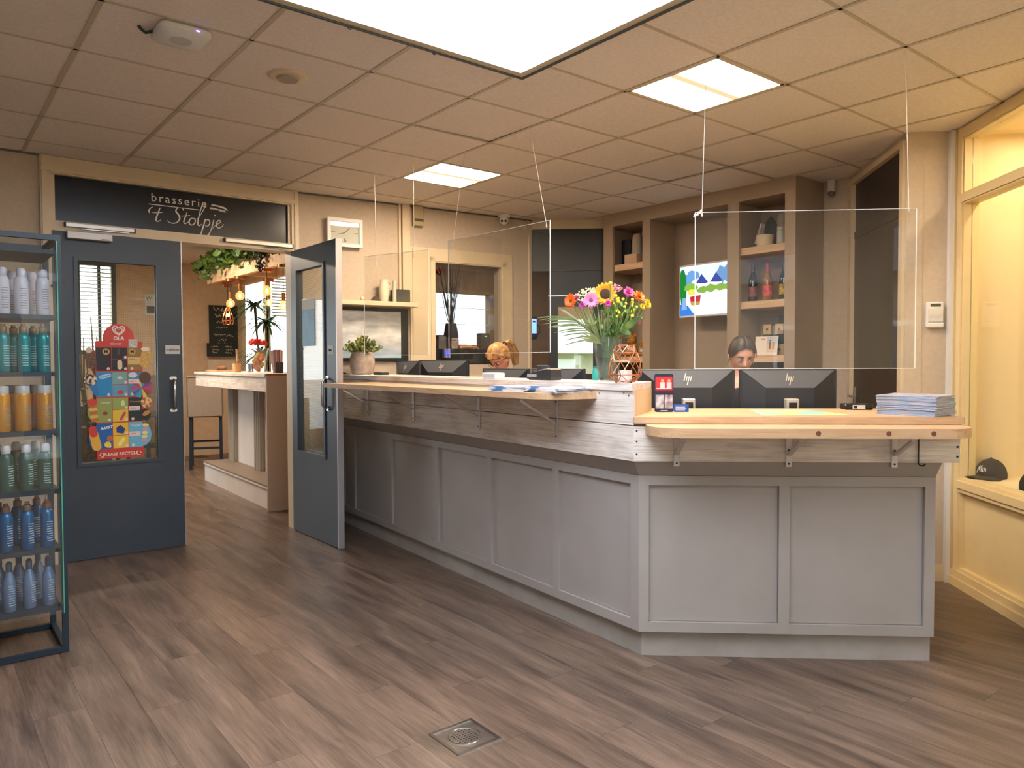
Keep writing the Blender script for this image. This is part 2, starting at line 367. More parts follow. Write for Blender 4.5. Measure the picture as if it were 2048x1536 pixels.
for i in range(-16,40):
    x=i*PW; offy=(i*0.4177)%1.0*PLN
    for j in range(-5,8):
        y=j*PLN+offy
        if y<-4.9 or y>8.7 or x<-2.8 or x>7.0: continue
        best=0
        for dx in (-PW/2,PW/2):
            for dy in (-PLN/2,0,PLN/2):
                d=Vector((x+dx,y+dy,0))-CAM
                if d.dot(_fw)<0.3: continue
                q=PJ((x+dx,y+dy,0))
                if -60<q[0]<2110 and -60<q[1]<1600: best=1
        hidden=(x>2.45 and y>-0.9 and y<2.5) or (x>1.97+PW and 2.7<y<3.5) or (x<-0.3 and y>3.3) or x>4.7
        if best and not hidden: cand.append((abs(d.length),x,y))
        else: _rest.append((x,y))
cand.sort()
for k,(d,x,y) in enumerate(cand):
    if k<300:
        o=bpy.data.objects.new('plank',_me); COL.objects.link(o); o.parent=floor; o.location=(x,y,0)
    else: _rest.append((x,y))
_mb=MB()
for x,y in _rest: _mb.box(x-PW/2+0.0007,x+PW/2-0.0007,y-PLN/2+0.0007,y+PLN/2-0.0007,-0.004,0.0)
_mb.build('planks_beyond',M_plank,floor,kind='stuff',normals=False)

# ------------------------------------------------------------------ ceiling grid
ceil=struct('ceiling',MB().box(-2.95,-0.62,-4.95,2.9,2.93,3.02).box(1.84,7.1,-4.95,2.9,2.93,3.02).box(-0.62,1.84,-0.42,2.9,2.93,3.02).box(-0.62,1.84,-4.95,-2.9,2.93,3.02),M_ceilback,'suspended ceiling of beige mineral tiles in a metal grid')
SKX0,SKX1,SKY0,SKY1=-0.60,1.825,-2.88,-0.433
LAMPS=[(4,-2),(4,2)]
gd=Vector((GB[0]-GA[0],GB[1]-GA[1])).normalized(); gn=(-gd.y,gd.x) # towards outside
gn=(gd.y*-1,gd.x); 
if (gn[0]*(CAM.x-GA[0])+gn[1]*(CAM.y-GA[1]))>0: gn=(-gn[0],-gn[1])
dn=Vector((DLB[1]-DLA[1],-(DLB[0]-DLA[0]))).normalized()
if dn.x*(CAM.x-DLA[0])+dn.y*(CAM.y-DLA[1])>0: dn=-dn
wn=Vector((WB[1]-WA[1],-(WB[0]-WA[0]))).normalized()
if wn.x*(CAM.x-WA[0])+wn.y*(CAM.y-WA[1])>0: wn=-wn
def room_clip(p,marg=0.0):
    p=clip(p,0,1,2.755-marg)
    for n,A in ((gn,GA),(dn,DLA),(wn,WA)):
        if p: p=clip(p,n[0],n[1],n[0]*A[0]+n[1]*A[1]-marg)
    if p: p=clip(p,1,0,5.22-marg)
    return p
# a few tiles hang a little askew
SKEW={(3,0):(0.010,-0.006,0.0),(3,1):(0.0,0.0,-0.012),(3,2):(-0.004,0.012,0),(4,1):(0,0,0),(6,-1):(0.012,0,0),(6,0):(0,-0.012,0),(7,-1):(0.010,0.0,0)}
_full=MB().box(-0.293,0.293,-0.293,0.293,0,0.014).mesh('ceiling_tile'); _full.materials.append(M_tile)
for u in range(-5,9):
    for v in range(-9,5):
        if (u,v) in LAMPS: continue
        x0,y0=u*0.6,v*0.6; p=[(x0+0.007,y0+0.007),(x0+0.593,y0+0.007),(x0+0.593,y0+0.593),(x0+0.007,y0+0.593)]
        a0=len(p); p=room_clip(p,0.004)
        if not p or len(p)<3: continue
        if x0<SKX1-0.05 and x0+0.6>SKX0+0.05 and y0<SKY1-0.02 and y0+0.6>SKY0+0.02:
            if y0+0.6>SKY1+0.05: p=clip(p,0,-1,-SKY1-0.01)
            elif y0<SKY0-0.05: p=clip(p,0,1,SKY0-0.01)
            else: continue
        elif x0<SKX1<x0+0.1 and SKY0<y0+0.3<SKY1: p=clip(p,-1,0,-SKX1-0.006)
        if not p or len(p)<3: continue
        ar=0.5*abs(sum(p[i][0]*p[(i+1)%len(p)][1]-p[(i+1)%len(p)][0]*p[i][1] for i in range(len(p))))
        if ar<0.004: continue
        if ar>0.343:
            o=bpy.data.objects.new('ceiling_tile',_full); COL.objects.link(o); o.parent=ceil; o.location=(x0+0.3,y0+0.3,CZ)
            if (u,v) in SKEW: a,b,c=SKEW[(u,v)]; o.rotation_euler=(a*1.2,b*1.2,0); o.location.z=CZ+abs(a+b)*0.25+c*0
        else:
            MB().prism([(q[0]-x0-0.3,q[1]-y0-0.3) for q in p],0,0.014).build('ceiling_tile',M_tile,ceil,T(x0+0.3,y0+0.3,CZ))
def gbar(p0,p1,wd):
    d=(Vector(p1)-Vector(p0)); n=Vector((-d.y,d.x)).normalized()*wd/2
    P=room_clip([(p0[0]+n.x,p0[1]+n.y),(p0[0]-n.x,p0[1]-n.y),(p1[0]-n.x,p1[1]-n.y),(p1[0]+n.x,p1[1]+n.y)],0.003)
    if P and len(P)>2: MB().prism(P,CZ-0.004,CZ-0.0005).build('grid_bar',M_grid,ceil)
for u in range(-4,10):
    x=u*0.6
    if SKX0-0.02<x<SKX1+0.0: gbar((x,SKY1+0.01),(x,2.8),0.022); gbar((x,-4.8),(x,SKY0-0.01),0.022)
    else: gbar((x,-4.8),(x,2.8),0.022)
for v in range(-8,6):
    y=v*0.6
    if SKY0<y<SKY1: gbar((-2.8,y),(SKX0-0.01,y),0.016); gbar((SKX1+0.01,y),(6,y),0.016)
    else: gbar((-2.8,y),(6,y),0.016)
# dark shadow-gap trim along the walls
M_trimc=mat('ceiling_edge_trim',(96,100,92),0.5)
for A,B in (((-2.8,2.75),(1.97,2.752)),(WA,WB)):
    d=Vector((B[0]-A[0],B[1]-A[1])); n=Vector((d.y,-d.x)).normalized()*0.018
    MB().prism([A,B,(B[0]+n.x,B[1]+n.y),(A[0]+n.x,A[1]+n.y)],CZ-0.012,CZ-0.004).build('edge_trim',M_trimc,ceil)

# ------------------------------------------------------------------ skylight
sk=thing('skylight','large bluish white ribbed skylight sheet set in the ceiling','skylight',((SKX0+SKX1)/2,(SKY0+SKY1)/2,CZ-0.02))
hx,hy=(SKX1-SKX0)/2,(SKY1-SKY0)/2
M_skfr=mat('skylight_frame',(206,196,172),0.45); M_skdk=mat('skylight_edge',(66,70,66),0.5)
for a,b in (((-hx,-hy),(hx,-hy)),((hx,-hy),(hx,hy)),((hx,hy),(-hx,hy)),((-hx,hy),(-hx,-hy))):
    d=Vector((b[0]-a[0],b[1]-a[1])).normalized(); n=Vector((-d.y,d.x))
    def q(o0,o1,z0,z1): 
        f=lambda o,e:(e[0]+n.x*o+(d.x*o if e==a else -d.x*o),e[1]+n.y*o+(d.y*o if e==a else -d.y*o))
        return [f(o0,a),f(o0,b),f(o1,b),f(o1,a)],z0,z1
    fo=MB().prism(*q(0.014,0.055,0.0,0.030)).build('frame',M_skfr,sk)
    MB().prism(*q(0.0,0.014,-0.006,0.034)).build('edge_strip',M_skdk,fo)
def _skm():
    m=bpy.data.materials.new('skylight_sheet'); m.use_nodes=True; g=NT(m); g.n.remove(g.n['Principled BSDF'])
    e=g.new('ShaderNodeEmission'); tc=g.new('ShaderNodeTexCoord'); wv=g.new('ShaderNodeTexWave'); wv.bands_direction='Y'; wv.inputs['Scale'].default_value=18.0
    g.link(tc.outputs['Object'],wv.inputs['Vector']); rp=g.new('ShaderNodeValToRGB'); rp.color_ramp.elements[0].color=(0.78,0.84,0.97,1); rp.color_ramp.elements[1].color=(0.88,0.93,1.0,1); g.link(wv.outputs['Fac'],rp.inputs[0])
    g.link(rp.outputs[0],e.inputs[0]); e.inputs[1].default_value=SKYLIGHT; g.link(e.outputs[0],g.n['Material Output'].inputs[0]); return m
mb=MB(); 
for i in range(60):
    y0=-hy+0.05+i*(2*hy-0.1)/60; h=(2*hy-0.1)/60
    mb.hexa([(-hx+0.05,y0,0.016),(hx-0.05,y0,0.016),(hx-0.05,y0+h*0.82,0.016),(-hx+0.05,y0+h*0.82,0.016)],[(-hx+0.05,y0,0.026),(hx-0.05,y0,0.026),(hx-0.05,y0+h*0.82,0.026),(-hx+0.05,y0+h*0.82,0.026)])
mb.box(-hx+0.05,hx-0.05,-hy+0.05,hy-0.05,0.024,0.030)
mb.build('ribbed_sheet',_skm(),sk)
for px,py in ((690,45),(858,97)):
    p=onZ(px,py,CZ); 
    hk=MB().tube([(0,0,0.016),(0,0,-0.008),(0.004,0,-0.020),(0.012,0,-0.023),(0.017,0,-0.015)],0.0022,6).build('wire_hook',M_black,None,T(p.x,SKY1-0.006,CZ-0.012))
    tag(hk,'small black wire hook on the skylight edge, '+('above the round ceiling detector' if px<700 else 'nearer the skylight corner'),'hook','skylight hooks')

# ------------------------------------------------------------------ ceiling lamps
def lampmat(name,c0,c1,s):
    m=bpy.data.materials.new(name); m.use_nodes=True; g=NT(m); g.n.remove(g.n['Principled BSDF'])
    e=g.new('ShaderNodeEmission'); tc=g.new('ShaderNodeTexCoord'); sp=g.new('ShaderNodeSeparateXYZ'); g.link(tc.outputs['Object'],sp.inputs[0])
    ab=g.new('ShaderNodeMath',operation='ABSOLUTE'); g.link(sp.outputs['Y'],ab.inputs[0]); mr=g.new('ShaderNodeMapRange'); mr.inputs['From Min'].default_value=0.02; mr.inputs['From Max'].default_value=0.13; g.link(ab.outputs[0],mr.inputs[0])
    mx=g.new('ShaderNodeMixRGB'); mx.inputs[1].default_value=c0; mx.inputs[2].default_value=c1; g.link(mr.outputs[0],mx.inputs[0]); g.link(mx.outputs[0],e.inputs[0])
    e.inputs[1].default_value=s; g.link(e.outputs[0],g.n['Material Output'].inputs[0]); return m
M_lamp=lampmat('lamp_diffuser',(0.0120,0.0090,0.0050,1),(1.0,0.79,0.58,1),LAMP)
M_lfr=mat('lamp_frame',(222,206,178),0.5)
for k,(u,v) in enumerate(LAMPS):
    l=thing('ceiling_lamp',('warm lit square ceiling lamp panel nearest the camera','warm lit square ceiling lamp panel farther back, towards the wall clock')[k],'ceiling lamp',(u*0.6+0.3,v*0.6+0.3,CZ),group='square lamp panels in the ceiling')
    fb=MB()
    for a in range(4): fb.add(*[(lambda b:(b.v,b.f))(MB().box(-0.296,0.296,0.272,0.296,-0.003,0.05))][0],M=rz(a*math.pi/2))
    fb.build('frame',M_lfr,l); MB().box(-0.275,0.275,-0.275,0.275,0.0,0.006).build('diffuser',M_lamp,l)
    MB().box(-0.29,0.29,-0.29,0.29,0.05,0.056).build('housing',M_lfr,l)
# access point and detector
p=onZ(362,72,CZ-0.02)
ap=thing('access_point','white rounded square wireless access point on the ceiling','access point',(p.x,p.y,CZ))
mb=MB(); 
for (a,z0) in ((0.098,-0.003),(0.105,-0.012),(0.103,-0.032),(0.09,-0.042)):
    pass
prof=[(0.098,-0.004),(0.106,-0.014),(0.104,-0.032),(0.092,-0.042)]
rings=[[(x,y,z) for x,y in rpoly(-a,a,-a,a,0.035,5)] for a,z in prof]; n=len(rings[0])
vs=[v for r_ in rings for v in r_]; fs=[(i*n+k,i*n+(k+1)%n,(i+1)*n+(k+1)%n,(i+1)*n+k) for i in range(3) for k in range(n)]+[list(range(n)),list(range(3*n,4*n))]
MB().add(vs,fs).build('shell',M_white,ap,smooth=True)
MB().cyl(0.045,-0.044,-0.041,24).build('logo_ring',mat('pale_grey',(205,203,200),0.4),ap)
MB().box(0.035,0.05,-0.108,-0.104,-0.026,-0.022).build('status_light',emis('led_violet',(150,120,255),3.0),ap)
MB().tube([(-0.10,0.04,-0.012),(-0.13,0.06,-0.02),(-0.15,0.055,-0.010),(-0.16,0.05,-0.002)],0.007,8).build('network_cable',mat('green_cable',(30,60,50),0.5),ap,smooth=True)
p=onZ(576,152,CZ)
dt=thing('ceiling_detector','round cream ceiling detector with grey centre','detector',(p.x,p.y,CZ))
MB().lathe([(0.0,-0.012),(0.085,-0.012),(0.096,-0.006),(0.1,-0.001)],32).build('ring',M_cream,dt,smooth=True)
MB().lathe([(0.0,-0.022),(0.05,-0.022),(0.06,-0.012)],32).build('centre_grille',mat('grey_grille',(170,158,142),0.6),dt,smooth=True)
# ------------------------------------------------------------------ walls of the hall
def wall_holes(name,A,B,z0,z1,th,holes,m,label,y0=0.0):
    """wall along A-B, -y side faces the hall; holes (s0,s1,za,zb)"""
    L=flen(A,B); ss=sorted({0.0,L,*[h[0] for h in holes],*[h[1] for h in holes]}); mb=MB()
    for a,b in zip(ss[:-1],ss[1:]):
        zs=[(z0,z1)]
        for h in holes:
            if h[0]<=a+1e-6 and b<=h[1]+1e-6:
                nz=[]
                for c,d in zs:
                    if h[2]>c: nz.append((c,min(d,h[2])))
                    if h[3]<d: nz.append((max(c,h[3]),d))
                zs=nz
        for c,d in zs: mb.box(a,b,y0,y0+th,c,d)
    return struct(name,mb,m,label,M=FR(A,B))
wall_holes('wall_back',(-2.8,2.757),(0.095,2.757),0,2.93,0.12,[],M_wall,'beige painted wall left of the brasserie doors')
LW=flen(WA,WB)
OW=(1.30,2.04,1.40,2.37)   # office window opening
wall_holes('wall_rear',WA,WB,0,2.93,0.12,[OW],M_wall,'beige painted wall behind the reception desk with clock and office window')
wall_holes('wall_corner',(5.232,-0.10),(5.222,-0.404),0,2.93,0.10,[],M_wall,'narrow beige wall strip beside the shelf unit')
DLL=flen(DLA,DLB)
wall_holes('wall_slanted_left',DLA,DLB,0,2.93,0.08,[(0.0,DLL,0,2.79)],M_cream,'cream lintel over the half-open dark door')
DRL=flen(DRA,DRB)
wall_holes('wall_slanted_right',DRA,DRB,0,2.93,0.10,[(0.04,DRL-0.02,0,2.84)],M_wall,'beige slanted wall around the brown door')
wall_holes('wall_pier',PA,PB,0,2.93,0.12,[],M_wall,'beige wall pier carrying the alarm keypad')
struct('baseboard_pier',MB().box(0.0,flen(PA,PB),-0.014,-0.001,0,0.11),M_cream,'cream baseboard along the keypad pier',M=FR(PA,PB))
struct('trim_1',MB().box(flen(PA,PB)-0.045,flen(PA,PB)-0.004,-0.035,-0.001,0,2.876),M_white,'white vertical pipe casing between keypad pier and glazed wall',M=FR(PA,PB))
# hall walls behind the camera, with glazing to the street
fe=[(0.40,1.02,0.35,2.45),(2.2,2.75,0.35,2.45),(2.85,3.40,0.35,2.45)]
wall_holes('wall_front',(1.35,-4.80),(-2.8,-4.80),0,2.93,0.10,fe,M_cream,'glazed entrance wall behind the camera')
wall_holes('wall_left',(-2.80,-4.80),(-2.80,2.85),0,2.93,0.10,[],M_wall,'plain hall side wall left of the camera')
for k,h in enumerate(fe): struct('window_%d'%(k+10),MB().box(h[0],h[1],0.04,0.046,h[2],h[3]),M_glass,'tall entrance window pane behind the camera',M=FR((1.35,-4.80),(-2.8,-4.80)))
for k,h in enumerate([]): struct('window_%d'%(k+14),MB().box(h[0],h[1],0.04,0.046,h[2],h[3]),M_glass,'tall side window pane of the hall',M=FR((-2.80,-4.80),(-2.80,2.85)))
# outdoors
struct('ground_outside',MB().box(-60,60,-60,-4.95,-0.2,-0.12).box(-60,-2.95,-4.95,60,-0.2,-0.12),mat('street_paving',(150,146,142),0.9),'pale paved ground outside the entrance')
struct('lawn_outside',MB().box(-2.9,60,8.8,60,-0.2,-0.12).box(7.1,60,-4.9,8.8,-0.2,-0.12),mat('lawn_grass',(122,140,66),0.95,col2=(96,118,48),nscale=6,detail=8),'green lawn outside the brasserie windows')

# ------------------------------------------------------------------ glazed side wall with display recess
GL=flen(GA,GB); GF=FR(GA,GB)
gh=[(0.115,1.55,0.69,2.40),(0.115,1.55,2.47,2.80),(2.5,3.05,0.5,2.45),(3.15,3.7,0.5,2.45)]
M_yel=M_yellow
wall_holes('wall_right',GA,GB,0,2.93,0.09,gh+[(0.115,1.55,0.12,0.60)],M_yel,'yellow cream timber framed glazed wall at the right')
struct('window_1',MB().box(0.115,1.55,0.045,0.051,0.69,2.40),M_glass,'large clear pane of the right glazed wall',M=GF)
struct('window_2',MB().box(0.115,1.55,0.045,0.051,2.47,2.80),M_glass,'clear transom pane of the right glazed wall',M=GF)
struct('window_3',MB().box(2.5,3.05,0.045,0.051,0.5,2.45).box(3.15,3.7,0.045,0.051,0.5,2.45),M_glass,'tall panes of the right wall behind the camera',M=GF)
struct('trim_2',MB().box(0.0,1.62,-0.028,-0.001,0.0,0.055).box(0.0,1.62,-0.018,-0.001,0.055,0.10),M_yel,'stepped cream skirting under the glazed wall',M=GF)
struct('trim_3',MB().box(0.10,1.62,-0.022,-0.001,0.625,0.672).box(0.10,1.62,-0.012,-0.001,0.60,0.618),M_yel,'cream moulded sill rail under the large pane',M=GF)
struct('trim_4',MB().box(0.0,0.04,-0.02,-0.001,0.10,2.876).box(0.055,0.105,-0.012,-0.001,0.10,2.876).box(0.10,1.62,-0.012,-0.001,2.41,2.46).box(0.10,1.62,-0.012,-0.001,2.81,2.87),M_yel,'cream upright and transom mouldings of the glazed wall',M=GF)
struct('trim_5',MB().box(0.115,1.55,0.03,0.05,0.12,0.60),M_yel,'flat cream panel below the sill rail',M=GF)
# display recess behind the glass
struct('wall_display_recess',MB().box(0.02,1.72,0.62,0.66,0.0,2.9).box(0.0,0.04,0.10,0.62,0.0,2.9).box(1.70,1.74,0.10,0.62,0,2.9).box(0.04,1.70,0.10,0.62,2.84,2.9).box(0.04,1.70,0.10,0.62,0.60,0.685),mat('recess_cream',(238,218,176),0.7),'cream display recess behind the right window pane',M=GF)
_l=bpy.data.lights.new('display_recess_lamp','AREA'); _l.shape='RECTANGLE'; _l.size=1.2; _l.size_y=0.12; _l.energy=8; _l.color=(1.0,0.82,0.55)
_o=bpy.data.objects.new('display_recess_lamp',_l); COL.objects.link(_o); _o.matrix_basis=GF@T(0.85,0.36,2.82)

# ------------------------------------------------------------------ double door frame and doors
DY=2.757
struct('trim_6',MB().box(0.095,0.158,DY-0.03,DY+0.12,0,2.876).box(1.905,1.968,DY-0.03,DY+0.12,0,2.876).box(0.158,1.905,DY-0.03,DY+0.12,2.36,2.43).box(0.158,1.905,DY-0.03,DY+0.12,2.755,2.876)
   .box(0.158,0.185,DY-0.012,DY+0.10,2.43,2.755).box(1.88,1.905,DY-0.012,DY+0.10,2.43,2.755).box(0.10,1.96,DY-0.042,DY-0.03,2.765,2.80).box(0.105,0.135,DY-0.04,DY-0.03,0,2.876).box(1.93,1.96,DY-0.04,DY-0.03,0,2.876),M_cream,'cream painted double door frame with transom')
sg=thing('brasserie_sign','black sign panel with white brasserie lettering above the doors','sign',(1.032,DY+0.012,2.5925))
MB().box(-0.848,0.848,0,0.02,-0.162,0.162).build('panel',mat('black_sign_panel',(18,24,28),0.25),sg)
M_let=mat('white_lettering',(225,215,205),0.6)
text('brasserie',0.088,M_let,sg,T(-0.012,-0.001,0.088)@UPX,space=1.25,align='CENTER')
mb=MB(); s=0.30
# cursive name, drawn as pen strokes (x right, y up, metres)
def ST(pts,w): stroke(mb,[(x*0.001,y*0.001) for x,y in pts],[a*0.001 for a in w] if isinstance(w,list) else w*0.001)
stroke(mb,[(-0.235,0.036),(0.135,0.036)],0.006)
ST([(-205,18),(-222,4),(-232,-14),(-228,-30)],[4,7,9,7])                                    # apostrophe
ST([(-152,18),(-166,-20),(-182,-68),(-178,-88),(-164,-86),(-146,-72)],[6,10,11,8,6,4])       # t
ST([(-208,-26),(-170,-22),(-132,-14)],[3,8,4])
ST([(18,16),(10,32),(-14,36),(-34,22),(-38,2),(-22,-18),(-12,-44),(-26,-74),(-58,-90),(-92,-84),(-100,-70)],[6,7,5,8,11,12,11,8,7,6,4])   # S
ST([(44,10),(30,-30),(18,-64),(22,-82),(36,-80),(54,-64)],[5,9,10,8,6,4]); ST([(-2,-26),(30,-22),(66,-14)],[3,7,4])  # t
ST([(92,-34),(72,-38),(58,-58),(60,-80),(78,-88),(98,-72),(104,-50),(92,-34),(116,-40)],[5,8,10,9,6,8,9,6,3])           # o
ST([(116,-40),(150,10),(176,62),(178,92),(164,92),(146,40),(128,-30),(122,-74),(134,-88),(152,-72)],[3,5,7,6,5,8,10,10,7,4])  # l
ST([(180,-30),(164,-90),(142,-158)],[7,10,6]); ST([(172,-56),(190,-34),(210,-38),(212,-62),(196,-84),(176,-80)],[4,7,8,8,7,4])  # p
ST([(244,-28),(232,-80),(206,-150),(190,-160)],[6,9,7,3]); ST([(190,-160),(226,-110),(262,-66)],[3,4,4]); mb.prism([(0.250,0.002),(0.258,0.004),(0.258,0.012),(0.250,0.010)],0,0.0012)  # j
ST([(262,-66),(288,-50),(298,-34),(284,-28),(268,-48),(266,-76),(282,-90),(306,-76),(324,-54)],[4,5,6,7,9,9,7,5,3])      # e
mb.build('lettering',M_let,sg,T(0,-0.001,0.0)@UPX)
mb=MB()   # knife and fork emblem
ST([(228,78),(262,78),(292,74)],[14,12,12]); ST([(288,74),(330,66),(356,48)],[13,15,3])
ST([(216,52),(250,52),(290,46)],[14,12,8]); ST([(286,46),(302,44)],[10,20])
for k in range(3): ST([(300,50-k*6),(338,46-k*6)],[4,4])
mb.build('cutlery_emblem',M_let,sg,T(0,-0.001,0.008)@UPX)

def wire_mesh(x0,x1,z0,z1,y,step=0.0125,r=0.00045):
    mb=MB(); x=x0
    while x<x1: mb.box(x-r,x+r,y-r,y+r,z0,z1); x+=step
    z=z0
    while z<z1: mb.box(x0,x1,y-r,y+r,z-r,z+r); z+=step
    return mb
M_wire=mat('glass_wire',(104,104,100),0.6)
def door_leaf(root,w,h,gx0,gx1,gz0,gz1,mirror=False):
    mb=MB(); mb.box(0,gx0,0,0.042,0.006,h).box(gx1,w,0,0.042,0.006,h).box(gx0,gx1,0,0.042,0.006,gz0).box(gx0,gx1,0,0.042,gz1,h)
    mb.build('leaf',M_slate,root)
    b=0.022; mb=MB()
    for ya,yb in ((-0.010,0.0),(0.042,0.052)):
        mb.box(gx0-b,gx0+0.004,ya,yb,gz0-b,gz1+b).box(gx1-0.004,gx1+b,ya,yb,gz0-b,gz1+b).box(gx0+0.004,gx1-0.004,ya,yb,gz0-b,gz0+0.004).box(gx0+0.004,gx1-0.004,ya,yb,gz1-0.004,gz1+b)
    mb.build('glazing_bead',M_slate,root)
    g=MB().box(gx0,gx1,0.018,0.024,gz0,gz1).build('wired_glass_pane',M_glass,root)
    wire_mesh(gx0,gx1,gz0,gz1,0.021).build('wire_mesh',M_wire,g,kind='stuff',normals=False)
def pull(root,x,z0,z1,y,s=-1):
    mb=MB(); mb.tube([(x,y,z0+0.02),(x,y+s*0.03,z0+0.024),(x,y+s*0.045,z0+0.045),(x,y+s*0.048,(z0+z1)/2),(x,y+s*0.045,z1-0.045),(x,y+s*0.03,z1-0.024),(x,y,z1-0.02)],[0.009,0.009,0.0095,0.011,0.0095,0.009,0.009],10)
    h=mb.build('door_handle',M_steel,root,smooth=True)
    for z in (z0+0.012,z1-0.012): MB().prism(rpoly(-0.026,0.026,-0.013,0.013,0.012,5),0,0.004,M=T(x,y if s<0 else y+0.004,z)@UPX).build('mount_plate',M_steel,h)
d1=thing('door_1','closed slate blue brasserie door leaf with wired glass and ice cream board','door',(0.160,DY-0.028,0),kind='structure')
door_leaf(d1,0.856,2.36,0.150,0.676,0.70,2.165)
pull(d1,0.782,1.05,1.32,0.0)
MB().box(0.852,0.858,-0.004,0.046,0.006,2.36).build('edge_strip',M_alu,d1)
lb=MB().box(0.730,0.836,-0.0015,0.0,1.495,1.56).build('door_notice',mat('notice_card',(214,212,208),0.5),d1); text('trekken',0.030,mat('black_ink',(26,26,28),0.6),lb,T(0.783,-0.0035,1.527)@UPX)
M_ink=MATS['black_ink']
mb=MB().bbox(0.085,0.372,-0.06,-0.001,2.305,2.358,0.004); cb=mb.build('door_closer',mat('silver_closer',(190,184,176),0.35,metal=0.4),d1)
MB().box(0.30,0.35,-0.0615,-0.06,2.312,2.318).build('maker_mark',mat('grey_mark',(120,118,114),0.5),cb)
for nm,x0,x1,par in (('left',0.237,0.690,None),('right',1.34,1.905,None)):
    ct=thing('closer_rail','silver door closer guide rail above the %s'%('closed door leaf' if nm=='left' else 'open doorway'),'rail',((x0+x1)/2,DY-0.03,2.405),group='door closer rails')
    L2=(x1-x0)/2; MB().bbox(-L2,L2,-0.026,-0.0005,-0.015,0.015,0.003).build('rail',mat('silver_rail',(206,200,190),0.3,metal=0.5),ct)
    MB().box(-L2-0.003,-L2+0.008,-0.027,-0.001,-0.016,0.016).build('end_cap',M_black,ct); MB().box(L2-0.008,L2+0.003,-0.027,-0.001,-0.016,0.016).build('end_cap',M_black,ct)
    if nm=='left': MB().bar((-0.12,-0.015,-0.022),(L2-0.04,-0.015,-0.020),0.012,0.006).build('arm',M_alu,ct)
    else: MB().bar((0.05,-0.02,-0.021),(L2+0.0,-0.035,-0.026),0.012,0.006).build('arm',M_dark,ct)
# open right leaf: hinged at the right jamb, standing into the hall
D2=T(1.928,2.728,0)@rz(R(-90))        # local x runs from hinge towards the camera, -y faces the doorway side (-x)
d2=thing('door_2','open slate blue door leaf standing into the hall beside the counter','door',(1.888,2.722,0),rz(R(-90)),kind='structure')
door_leaf(d2,0.868,2.36,0.125,0.640,0.69,2.19)
MB().box(0.860,0.872,-0.003,0.045,0.004,2.362).build('edge_strip',mat('pale_aluminium',(196,192,196),0.35,metal=0.6),d2)
pull(d2,0.70,1.05,1.32,0.0); pull(d2,0.70,1.05,1.32,0.042,1)
MB().cyl(0.016,0,0.02,16,M=T(0.735,0.0,1.072)@Matrix.Rotation(R(90),4,'X')).build('lock_cylinder',M_steel,d2,smooth=True)
lb=MB().box(0.71,0.80,-0.0015,0.0,1.49,1.555).build('door_notice',MATS['notice_card'],d2); text('duw',0.028,M_ink,lb,T(0.755,-0.0035,1.522)@UPX)
nt=MB().box(0.20,0.44,0.012,0.0165,1.56,1.94).build('glass_notice',[mat('notice_blue',(28,110,160),0.4,col2=(60,150,196),nscale=4),M_white],d2)
MB().box(0.20,0.44,0.010,0.012,1.855,1.94).build('notice_header',mat('notice_header_pale',(196,206,206),0.5),nt)
# ------------------------------------------------------------------ reception counter
CL,CC,CR=(2.36,2.786),(2.111,-0.981),(3.124,-1.901)
FL,FRt=FR(CL,CC),FR(CC,CR); LL=flen(CL,CC); LR=flen(CC,CR); KM=0.483
M_grey=mat('grey_counter_paint',(166,159,154),0.5,col2=(160,153,148),nscale=3)
M_plin=mat('grey_plinth_paint',(172,165,159),0.55,col2=(158,151,144),nscale=5)
ct=thing('reception_counter','grey panelled reception counter with whitewashed plank facing and wooden ledges','counter',(CC[0],CC[1],0))
cti=T(-CC[0],-CC[1],0)
def cpart(mb,name,m,side,parent=None,label=None,smooth=None): return mb.build(name,m,parent or ct,cti@(FL if side=='L' else FRt),label=label,smooth=smooth) if parent is None else mb.build(name,m,parent)
def sc(side,o): return LL+KM*o if side=='L' else -KM*o     # mitred corner position at offset o
def pris(side,s_end,o0,o1,z0,z1,mb=None,s_corner=None):
    mb=mb or MB(); a,b=(sc(side,o0),sc(side,o1)) if s_corner is None else (s_corner,s_corner)
    return mb.prism([(s_end,-o0),(a,-o0),(b,-o1),(s_end,-o1)] if side=='L' else [(a,-o0),(s_end,-o0),(s_end,-o1),(b,-o1)],z0,z1)
def slant(side,s_end,o0,z0,o1,z1,th):
    """sloping soffit board from (o0,z0) up to (o1,z1)"""
    a,b=sc(side,o0),sc(side,o1); ai,bi=sc(side,o0-th),sc(side,o1-th)
    return MB().hexa([(s_end,-o0,z0),(a,-o0,z0),(ai,-o0+th,z0),(s_end,-o0+th,z0)],[(s_end,-o1,z1),(b,-o1,z1),(bi,-o1+th,z1),(s_end,-o1+th,z1)])
SL=0.10
